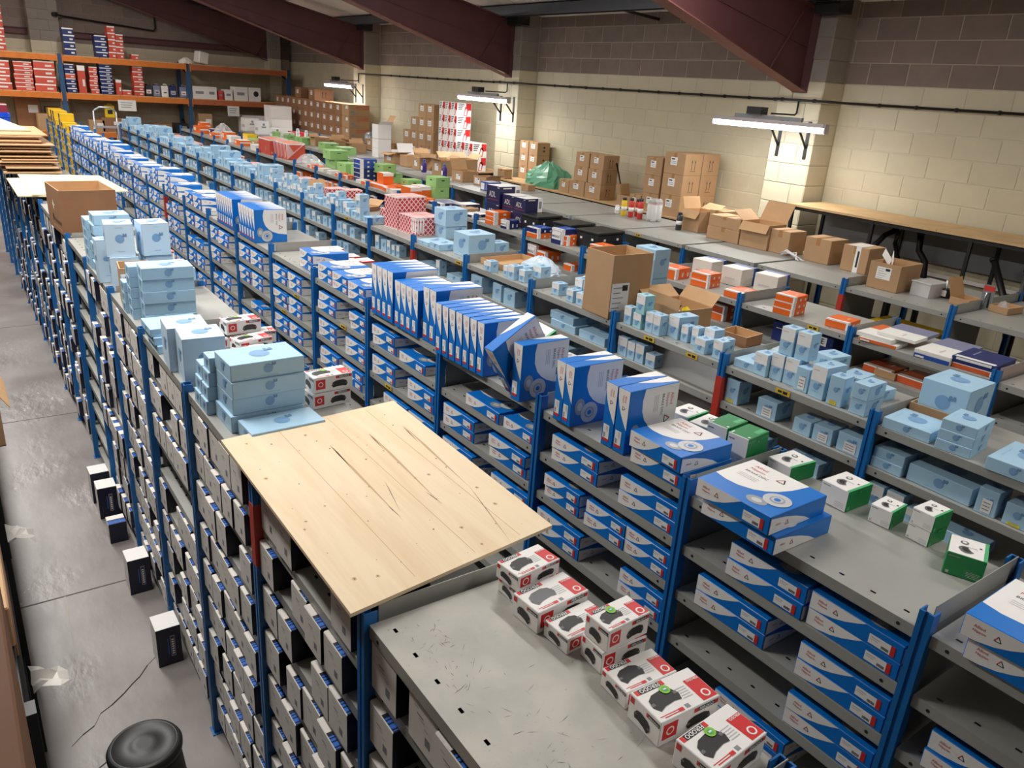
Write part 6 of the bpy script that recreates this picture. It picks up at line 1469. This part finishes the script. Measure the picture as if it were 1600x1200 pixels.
ws = wood_shelf(.4, 5.46, 7.74, 8.44, 2.33, 'wooden wall shelf on a black frame right of the near pillar', (5.42, 4.44, 3.44, 2.4, 1.2))
b = MB(); b.box(.655, .665, .2, 5.0, 1.90, 2.27, 'galv'); p = b.obj('back_panel', ws); p['label'] = 'grey backing panel under the board'; p.data.materials[0] = M['panel_grey']
wood_shelf(6.30, 11.28, 7.68, 8.44, 1.90, 'wooden wall shelf with brown cartons between the two nearer pillars', (6.4, 8.0, 9.6, 11.2)); wood_shelf(12.02, 17.2, 7.68, 8.44, 1.90, 'wooden wall shelf beyond the second pillar holding red and white cartons', (12.1, 13.8, 15.5, 17.1))
def pipe(pts, r, label, flange=True):
    o0 = Vector(pts[0]); b = MB(); b.tube([Vector(p)-o0 for p in pts], r, 'exhaust_black', 10)
    o = b.obj('exhaust_pipe', loc=o0); tag(o, label, 'exhaust pipe')
    b = MB(); b.tube([Vector(pts[-1])-o0, Vector(pts[-1])-o0+(Vector(pts[-1])-Vector(pts[-2])).normalized()*.03], r*1.25, 'exhaust_black', 10); b.obj('collar', o); return o
pipe([(7.9,4.52,0.02),(7.9,4.50,1.75),(7.95,4.49,2.0),(8.05,4.44,2.14),(8.15,4.40,2.19)], .030, 'black bent exhaust pipe, hooked top, left one under the wooden shelf'); pipe([(8.2,4.30,.02),(8.2,4.30,1.7),(8.2,4.32,1.9),(8.18,4.38,2.06),(8.15,4.36,2.16)], .024, 'thinner black pipe beside the hooked exhaust pipe')
pipe([(8.2,3.98,.02),(8.2,4.0,1.75),(8.2,4.03,1.93),(8.2,4.12,2.03),(8.2,4.14,2.19)], .032, 'black exhaust pipe with a bend standing under the wooden shelf'); pipe([(7.6,5.0,.02),(7.75,5.35,1.6),(7.9,5.65,2.0)], .022, 'dark pipe leaning left behind the brown cartons'); pipe([(7.55,5.30,.02),(7.58,5.36,1.8),(7.62,5.40,2.12)], .018, 'slim dark pipe standing by the shelf leg')
pipe([(7.6,2.55,.02),(7.75,2.95,1.7),(7.9,3.25,2.12)], .03, 'dark pipe leaning against the shelf leg at the right'); pipe([(7.45,2.74,.02),(7.45,2.76,1.7),(7.46,2.78,2.15)], .032, 'shiny dark exhaust tube standing near the right frame edge')
b = MB(); b.box(0,.03,-1.4,1.4,-.02,.02,'off_white'); tag(b.obj('white_pipe', loc=(8.42, 3.6, 1.78)), 'white pipe along the wall under the wooden shelf', 'pipe')
# brown carton stacks on the middle wooden shelf
kw = kraft_kind(.30, .345, .210, 'label'); kw2 = kraft_kind(.30, .30, .205, 'label'); kb = kraft_kind(.32, .36, .265, 'arrows'); kd = kraft_kind(.26, .24, .205, 'diamond')
Gs = 'brown labelled cartons on the middle wall shelf'; zW = 1.902
for i, (k, x, y, z, l) in enumerate(((kw,7.72,8.62,0,'bottom row right'),(kw,7.72,8.98,0,'bottom row middle'),(kraft_kind(.28,.24,.19,'label'),7.72,9.34,0,'bottom row left'),(kw2,7.72,8.62,.211,'middle row right'),(kw2,7.72,8.94,.211,'middle row left'),(kw2,7.73,8.62,.4165,'top row right'),(kw2,7.73,8.94,.4165,'top row left'))):
    near(k, x, y, zW+z, 'brown white-labelled carton, %s of the stack beside the green wrap' % l, Gs, [0,1,-1][i % 3])
for r_ in range(3):
    near(kb, 7.72, 7.07, zW+.266*r_, 'big brown carton with twin arrows, %s row of the right hand stack, near' % ['bottom','middle','top'][r_], Gs, 0); near(kb, 8.06, 7.075, zW+.266*r_, 'big brown carton with twin arrows, %s row of the right hand stack, by the wall' % ['bottom','middle','top'][r_], Gs, 0)
    near(kraft_kind(.30, .30, .235, 'arrows'), 7.74, 7.48, zW+.236*r_, 'brown carton, %s row, behind the right hand arrow stack' % ['bottom','middle','top'][r_], Gs, 1)
near(open_kind(.26, .24, .14, (('B', .14, 75),)), 7.72, 8.00, zW, 'open brown carton with raised back flap between the two stacks', None, 4); near(kraft_kind(.24, .2, .18, 'label'), 7.72, 7.80, zW, 'small brown labelled carton between the two stacks')
pipe([(7.9,8.30,zW+.012),(7.92,8.43,2.16),(7.94,8.56,2.40)], .012, 'thin dark rod leaning on the brown carton stack')
for i, (x, y, z) in enumerate(((8.14,10.74,0),(8.14,11.0,0),(8.14,10.74,.206),(8.14,11.0,.206),(8.14,10.74,.412),(8.14,11.0,.412))): near(kd, x, y, zW+z, 'brown carton with black diamonds, %s %s behind the green wrap' % (['bottom','middle','top'][i//2], ['right','left'][i % 2]), 'brown diamond cartons behind the green wrap')
near(kraft_kind(.16, .2, .16, 'none'), 7.70, 11.03, zW, 'small brown carton left of the green wrap')
bag('wrapped_bundle', (7.98, 10.18, zW), .56, .98, .36, 'green_wrap', 'bulky bundle wrapped in green film on the middle wall shelf', 'bundle', 17, 22)
# red and white cartons by the second pillar, brown stack, far brown stack
def redwhite(sx, sy, sz):
    b = MB(); b.cbox(sx, sy, sz, 'white_card', c=.002)
    for fc in 'LF':
        F = fr(fc, sx, sy, sz); rect(b, F, .62,.45,.98,.98,'pad_red'); pr(b, F, [(.45,.05),(.70,.05),(.78,.5),(.72,.7),(.55,.7)], 'pad_red', 1); pr(b, F, [(.50,.1),(.66,.1),(.70,.5),(.62,.6),(.56,.45)], 'white_card', 3)
        for i in range(4): rect(b, F, .06, .88-.13*i, .48-.05*i, .94-.13*i, 'ink', 2)
    return Kind('red_white_carton', b.build('red_white_carton'), size=(sx, sy, sz), cat='carton')
rw = redwhite(.30, .21, .225); rw2 = redwhite(.30, .26, .24)
for r_ in range(5):
    for c in range(3): near(rw, 7.72 if c < 3 else 8, 12.75+.215*c-.1, zW+.2255*r_, 'red and white carton, %s row up, %s column of the tall stack' % (ORD[r_+1], ['right','middle','left'][c]), 'tall stack of red and white cartons')
for r_ in range(2):
    for c in range(3 if r_ else 2): near(rw2, 7.70 - .0*r_, 12.05+.27*c - (0 if r_ else .0), zW+.241*r_, 'red and white carton, %s row, %s of the low stack by the pillar' % (['bottom','upper'][r_], ['right','second','third'][c]), 'low stack of red and white cartons') if c < 2 else None
kt = kraft_kind(.30, .30, .26, 'diamond')
for c in range(4):
    for r_ in range(4 if c < 2 else 3 - (c > 2)): near(kt, 7.80, 13.62+.31*c, zW+.261*r_, 'brown diamond carton, %s row up, %s column left of the red white stack' % (ORD[r_+1], ORD[c+1]), 'brown diamond carton stack')
for i in range(3): near(kraft_kind(.28, .3, .2, 'label'), 7.74, 15.3+.4*i, zW, '%s brown labelled carton left of the diamond carton stack' % ORD[i+1], 'brown labelled cartons far along the wall shelf', 5*i)
b = MB(); b.lathe([(.12,0),(.17,.12),(.14,.28),(.05,.33)], 'galv', 14); o = b.obj('foil_bundle', loc=(7.9, 16.58, zW)); tag(o, 'silvery bundle beside the far pillar', 'bundle')
# rack with a wall of brown cartons near the back corner
root = empty('shelving_rack', (7.50, 16.86, 0)); tag(root, 'grey rack with blue post and yellow sign near the back corner', 'shelving')
def rk(name, fn):
    b = MB(); fn(b); b.v = [(p[0]-7.5, p[1]-16.86, p[2]) for p in b.v]; return b.obj(name, root)
rk('end_panel', lambda b: b.box(7.53, 8.08, 16.86, 16.864, 0, 2.03, 'shelf_grey')); rk('top_shelf', lambda b: b.box(7.5, 8.1, 16.87, 21.8, 1.99, 2.03, 'shelf_grey')); rk('shelf', lambda b: b.box(7.5, 8.1, 16.87, 21.8, 1.55, 1.59, 'shelf_grey'))
for y in (16.87, 18.5, 20.1, 21.75): rk('post', lambda b: b.box(7.49, 7.528, y, y+.045, 0, 2.03, 'rack_blue'))
q = rk('warning_sign', lambda b: (b.box(7.66, 7.92, 16.852, 16.8595, 1.80, 1.90, 'sticker_yellow'), b.box(7.72, 7.86, 16.849, 16.852, 1.83, 1.87, 'ink'))); q['label'] = 'yellow sign with black lettering'
kr = kraft_kind(.50, .38, .245, 'red'); kr2 = kraft_kind(.48, .38, .245, 'label', 'kraft_dark')
for c in range(12):
    for r_ in range(3): near(kr if c == 0 else kr2, 7.53, 16.9+.392*c, 2.032+.2465*r_, 'brown carton, %s row up, %s column of the wall of cartons by the back corner' % (ORD[r_+1], ORD[c+1]), 'wall of brown cartons')
for i in range(2): near(kr2, 7.55, 18.9+.9*i, 2.032+.7396, '%s brown carton on top of the wall of cartons' % ['nearer','farther'][i], 'wall of brown cartons')
for i in range(3): near(plain_kind('grey_white_carton', .46, .42, .40 if i < 2 else .3, 'off_white', (('L',.48,0,.5,1,'ink_soft'),), 'carton'), 7.30-.02*i, 21.62 - .0*i if i < 2 else 21.15, (0.62+.401*i+ .8) if i < 2 else 1.0, '%s grey white carton standing before the pallet racking corner' % ['lower','upper','small'][i], 'grey white cartons by the corner') if False else None
k = plain_kind('grey_white_carton', .50, .55, .62, 'off_white', (('L',.48,0,.5,1,'ink_soft'),('F',0,.5,1,.51,'ink_soft')), 'carton'); near(k, 6.62, 19.80, T2, 'tall grey white carton before the pallet racking corner'); near(plain_kind('grey_white_carton', .5, .4, .34, 'off_white', (('F',0,.5,1,.51,'ink_soft'),), 'carton'), 6.62, 19.36, T2, 'shorter grey white carton beside the tall grey one')

# ------------------------------------------------------------------ wall lamps and black cable tray line
ZL = 3.15
for i, yc in enumerate((5.84, 11.65, 17.6)):
    root = empty('wall_lamp', (8.1, yc, ZL)); tag(root, 'bright white tube lamp on black brackets at the %s pillar' % ['nearest','second','farthest'][i], 'lamp', None)
    def lp(name, fn, rt=root):
        b = MB(); fn(b); return b.obj(name, rt)
    x = -.50
    lp('diffuser', lambda b: b.tube([(x,-.74,-.022),(x,.74,-.022)], .030, 'lamp_tube', 12)); lp('housing', lambda b: (b.box(x-.05, x+.05, -.75, .75, .004, .045, 'lamp_body'), b.box(x-.036,x+.036,-.765,-.75,-.05,.045,'lamp_body'), b.box(x-.036,x+.036,.75,.765,-.05,.045,'lamp_body')))
    lp('mounting_rail', lambda b: b.box(x-.02, x+.02, -.45, .45, .047, .088, 'galv')); lp('junction_box', lambda b: b.box(x-.06, x+.06, .06, .26, .09, .17, 'black_plastic'))
    for s in (-.21, .17):
        q = lp('bracket', lambda b: (b.box(-.012, .0, s-.02, s+.02, -.36, .046, 'frame_black'), b.box(x-.03, .0, s-.02, s+.02, .020+.027, .050, 'frame_black'))); 
        b = MB(); b.tube([(-.006, s, -.24), (-.26, s, .04)], .013, 'frame_black', 6); b.obj('brace', q)
    lp('supply_pipe', lambda b: b.tube([(x+.05,.0,.11),(x+.44,-.02,.11),(-.028,-.02,.13),(-.028,-.02,.26)], .011, 'cable_black', 6))
    d = bpy.data.lights.new('wall_lamp_light', 'AREA'); d.shape = 'RECTANGLE'; d.size = .07; d.size_y = 1.46; d.energy = 24; d.color = (1, .985, .95)
    lo = bpy.data.objects.new('tube_light', d); link(lo); lo.parent = root; lo.location = (x, 0, -.056)
ZC = 3.42
root = empty('cable_conduit', (8.07, 2.0, ZC)); tag(root, 'black cable conduit with saddle clips running along the painted wall', 'conduit')
path = [(8.47, 1.0), (8.47, 5.42), (8.065, 5.52), (8.065, 6.16), (8.47, 6.26), (8.47, 11.22), (8.065, 11.32), (8.065, 11.98), (8.47, 12.08), (8.47, 17.15), (8.065, 17.27), (8.065, 17.56)]
b = MB(); b.tube([(x-8.07, y-2.0, 0) for x, y in path] + [(0, 15.56, -.2)], .014, 'cable_black', 8); b.obj('conduit', root)
clip = MB(); clip.lathe([(.021,-.012),(.021,.012)], 'cable_black', 10); clip.box(-.004,.026,-.02,.02,-.008,.008,'cable_black'); clip.v = [(p[0], p[2], p[1]) for p in clip.v]; clip = clip.build('saddle_clip')
ys = [1.3+.42*i for i in range(10)] + [5.62, 6.05] + [6.45+.40*i for i in range(12)] + [11.45, 11.86] + [12.25+.41*i for i in range(12)]
for y in ys:
    o = bpy.data.objects.new('saddle_clip', clip); link(o); o.parent = root; onp = any(a-.02 < y < c+.02 for a, c in PIL); o.location = ((8.07 if onp else 8.475)-8.07, y-2.0, 0)
for i, (x, y, z, l) in enumerate(((8.0, 17.45-.3, 3.50, 'right'), (6.0, 17.1, 4.06, 'left'))):
    pass

# ------------------------------------------------------------------ orange pallet racking at the back wall
YR = 21.9
root = empty('pallet_racking', (2.62, YR, 0)); tag(root, 'orange and blue pallet racking along the back wall', 'pallet racking')
def pk(name, fn):
    b = MB(); fn(b); b.v = [(p[0]-2.62, p[1]-YR, p[2]) for p in b.v]; return b.obj(name, root)
UP = (-.18, 2.62, 5.44, 8.02)
for i, x in enumerate(UP):
    for y in (YR, YR+.95): pk('upright', lambda b: (b.box(x-.05, x+.05, y, y+.07, 0, 3.40 if i != 2 else 3.36, 'upright_blue'), b.box(x-.08, x+.08, y-.02, y+.09, 0, .01, 'upright_blue')))
    for z in (.3, 1.0, 1.7, 2.4, 3.1): pk('frame_brace', lambda b: b.tube([(x, YR+.05, z), (x, YR+.97, z+.3)], .02, 'upright_dark', 6))
for a, c in zip(UP, UP[1:]):
    for z in (1.62, 2.48, 3.30):
        for y in (YR-.03, YR+.95): pk('beam', lambda b: (b.box(a+.055, c-.055, y, y+.05, z-.06, z+.06, 'beam_orange' if c < 6 else 'beam_rust'), b.box(a+.045, a+.062, y-.008, y+.06, z-.11, z+.09, 'beam_orange'), b.box(c-.062, c-.045, y-.008, y+.06, z-.11, z+.09, 'beam_orange')))
        n = 7; w = (c-a-.16)/n
        for j in range(n): pk('deck_board', lambda b: b.box(a+.08+j*w+.006, a+.08+(j+1)*w-.006, YR+.02, YR+.94, z+.061, z+.078, 'wood_board'))
for x, z, w in ((3.95, 2.40, .40), (6.50, 2.37, .30)):
    o = pk('notice', lambda b: (b.box(x-w/2, x+w/2, YR-.036, YR-.032, z-.20, z+.05, 'paper'), [b.box(x-w*.36, x+w*.3-.02*k, YR-.038, YR-.036, z-.02-.05*k, z-.005-.05*k, 'ink_grey') for k in range(3)])); o['label'] = 'white paper notice with lines of print'
def stack(x, z, n, w, h, d, cols, label, grp, y=None, edge='white_card', cat='box', tilt=0):
    for i in range(n):
        c = cols[i % len(cols)]; b = MB(); b.cbox(w, d, h*.985, {'*': c, 'T': edge}, c=.003); rect(b, fr('F', w, d, h), 0, .80, 1, .98, edge); rect(b, fr('F', w, d, h), .55, .25, .85, .5, 'cream_card', 2)
        o = b.obj('red_box' if c == 'box_red' else 'boxed_part', loc=(x + random.uniform(-.012,.012), (y or YR+.02) + d/2, z + h*i)); tag(o, ('%s box up in %s' % (ORD[i+1], label)), cat, grp)
random.seed(4); za, zb, zc = 3.379, 2.559, 1.699
stack(1.44, za, 6, .34, .155, .4, ['box_red'], 'the red stack at the upper left of the pallet racking', 'red boxes at the upper left')
stack(2.86, za, 4, .23, .145, .35, ['mah_navy'], 'the navy stack beside the first upright, upper beam', 'navy boxes on the upper beam'); stack(3.53, za, 4, .25, .12, .35, ['mah_navy'], 'the second navy stack on the upper beam', 'navy boxes on the upper beam, second stack')
stack(3.76, za, 5, .16, .14, .35, ['box_red'], 'the tall red stack on the upper beam', 'tall red stack, upper beam'); stack(3.93, za, 4, .16, .135, .35, ['box_red'], 'the right red stack on the upper beam', 'right red stack, upper beam'); stack(4.24, za, 1, .16, .12, .3, ['box_red'], 'the lone red spot on the upper beam', None)
stack(1.32, zb, 4, .56, .155, .4, ['box_red'], 'the wide red stack at the far left, middle beam', 'wide red stack'); pass
stack(1.86, zb, 7, .36, .088, .4, ['box_red'], 'the second red stack on the middle beam', 'second red stack'); stack(2.28, zb, 4, .42, .165, .4, ['box_red'], 'the big red stack by the upright', 'big red stack')
stack(2.80, zb, 6, .20, .105, .35, ['mah_navy','mah_navy','mah_navy','box_red'], 'the navy and red stack right of the upright', 'navy and red stack'); stack(3.04, zb, 1, .16, .62, .3, ['box_red'], 'the tall red place beside the navy stack', None); stack(3.10, zb, 1, .20, .24, .2, ['box_red'], 'the short red spot before it', None, y=YR-.02 + .0) if False else None
stack(3.29, zb, 6, .17, .10, .35, ['box_red'], 'the slim red stack on the middle beam', 'slim red stack'); stack(3.56, zb, 8, .26, .085, .35, ['mah_navy'], 'the black and white stack on the middle beam', 'black and white stack'); stack(3.82, zb, 1, .12, .35, .3, ['box_red'], 'the narrow red spot', None); stack(3.98, zb, 1, .20, .12, .3, ['box_red'], 'the low red spot', None); stack(4.27, zb, 6, .22, .112, .35, ['box_red'], 'the red pyramid left of the oil cans', 'red pyramid')
for i, c in enumerate(('can_dark','slate_card','off_white','mah_navy','slate_card')):
    root2 = empty('oil_can', (4.50 + .19*i + (.06 if i == 4 else 0), YR+.16, zb)); tag(root2, '%s of five oil cans on the middle beam, left to right' % ORD[i+1], 'can', 'oil cans on the racking')
    b = MB(); b.cbox(.16, .12, .26, c, c=.014); rect(b, fr('F', .16,.12,.26), .15,.25,.85,.6,'white_card' if i % 2 == 0 else 'ink_soft',2); rect(b, fr('F', .16,.12,.26), .3,.35,.7,.45,'can_red' if i in (0,4) else 'ink',3); b.obj('body', root2)
    b = MB(); b.tube([(-.03,0,.255),(-.02,0,.30),(.04,0,.30),(.05,0,.255)], .011, c, 6); b.obj('handle', root2); b = MB(); b.lathe([(.02,.26),(.02,.285)], 'black_plastic', 10, center=(-.055,0)); b.obj('cap', root2)
for i, (x, w, h) in enumerate(((5.70,.36,.30),(6.0,.24,.30),(6.22,.12,.22),(6.42,.20,.26),(6.74,.36,.34),(7.10,.32,.34))):
    b = MB(); s = (w, .35, h); b.cbox(*s, {'*': 'off_white' if i != 2 else 'pad_red', 'T': 'kraft' if i == 0 else 'white_card'}, c=.003); F = fr('F', *s); rect(b, F, .2,.4,.75,.62,'ink_grey' if i != 5 else 'white_card',2)
    if i == 5: disc(b, F, .6,.55,.07,'ink',3)
    rect(b, F, .1,.85,.9,.87,'ink_soft',2); tag(b.obj('carton', loc=(x, YR+.2, zb)), '%s pale carton on the middle beam right of the oil cans' % ORD[i+1], 'carton', 'pale cartons on the middle beam')
b = MB(); b.cbox(.26,.3,.28,'off_white',c=.02); o = b.obj('plastic_crate', loc=(5.84, YR+.3, za+.025)); o.rotation_euler = (0,.18,.2); tag(o, 'tilted white plastic crate on the upper beam', 'crate'); bag('plastic_bag', (5.50, YR+.35, za), .36, .3, .14, 'off_white', 'crumpled white bag beside the tilted crate', 'bag', 23, 14)
for i, (x, w, h, z, c, l) in enumerate(((2.25,.46,.36,zc,'kraft','open dark mouthed brown carton on the lower beam'),(1.90,.5,.70,zc,'kraft_dark','tall brown carton at the back of the lower beam'),(2.40,.30,.5,zc,'kraft_dark','brown carton behind the open one'),(3.62,.50,.32,zc,'kraft_dark','brown carton under the yellow can'),(3.25,.34,.26,zc,'kraft','brown carton with labels beside the yellow boxes'),(4.75,.42,.22,zc,'kraft_dark','wide brown carton behind the step ladder'),(5.80,.34,.50,zc,'kraft','tall tan carton right of the second upright'),(5.2,.3,.24,zc,'black_plastic','dark box left of the second upright'),(7.1,.7,.5,zc,'off_white','large grey white carton on the lower beam'))):
    s = (w, .4, h); b = MB(); b.cbox(*s, {'*': c}, c=.004); rect(b, fr('F', *s), .5,.5,.9,.75,'white_card' if c != 'black_plastic' else 'ink_grey',2); rect(b, fr('T', *s), 0,.49,1,.51,'tape',2)
    if i == 0: rect(b, fr('F', *s), .52,.05,.95,.92,'hole_dark',3)
    tag(b.obj('carton', loc=(x, YR + (.74 if i in (1,2) else .24), z)), l, 'carton')
root2 = empty('oil_can', (3.58, YR+.2, zc+.321)); tag(root2, 'yellow can standing on a brown carton', 'can'); b = MB(); b.cbox(.22,.14,.28,'can_yellow',c=.012); rect(b, fr('F',.22,.14,.28),.25,.3,.75,.65,'ink',2); b.obj('body', root2); b = MB(); b.tube([(-.04,0,.275),(-.03,0,.31),(.05,0,.31),(.06,0,.275)], .012, 'can_yellow', 6); b.obj('handle', root2)
# aluminium step ladder between the second and third rack
root = empty('step_ladder', (3.05, 19.4, 0)); tag(root, 'aluminium step ladder standing between the racks near the pallet racking', 'ladder')
for s in (-.22, .22):
    b = MB(); b.tube([(s*1.15, -.35, 0), (s, .0, 2.02), (s, .03, 2.30)], .018, 'alu', 8); b.obj('front_rail', root); b = MB(); b.tube([(s*1.15, .55, 0), (s, .10, 1.98)], .016, 'alu', 8); b.obj('rear_leg', root)
b = MB(); b.tube([(-.22,.03,2.30),(-.1,.035,2.38),(.1,.035,2.38),(.22,.03,2.30)], .018, 'alu', 8); b.obj('hand_hoop', root); b = MB(); b.box(-.22,.22,-.02,.24,1.96,1.99,'alu'); b.obj('platform', root)
for i in range(7): z = .25+.24*i; b = MB(); b.box(-.23,.23,-.35+.35*z/2.02-.05,-.35+.35*z/2.02+.05,z,z+.02,'alu'); b.obj('tread', root)
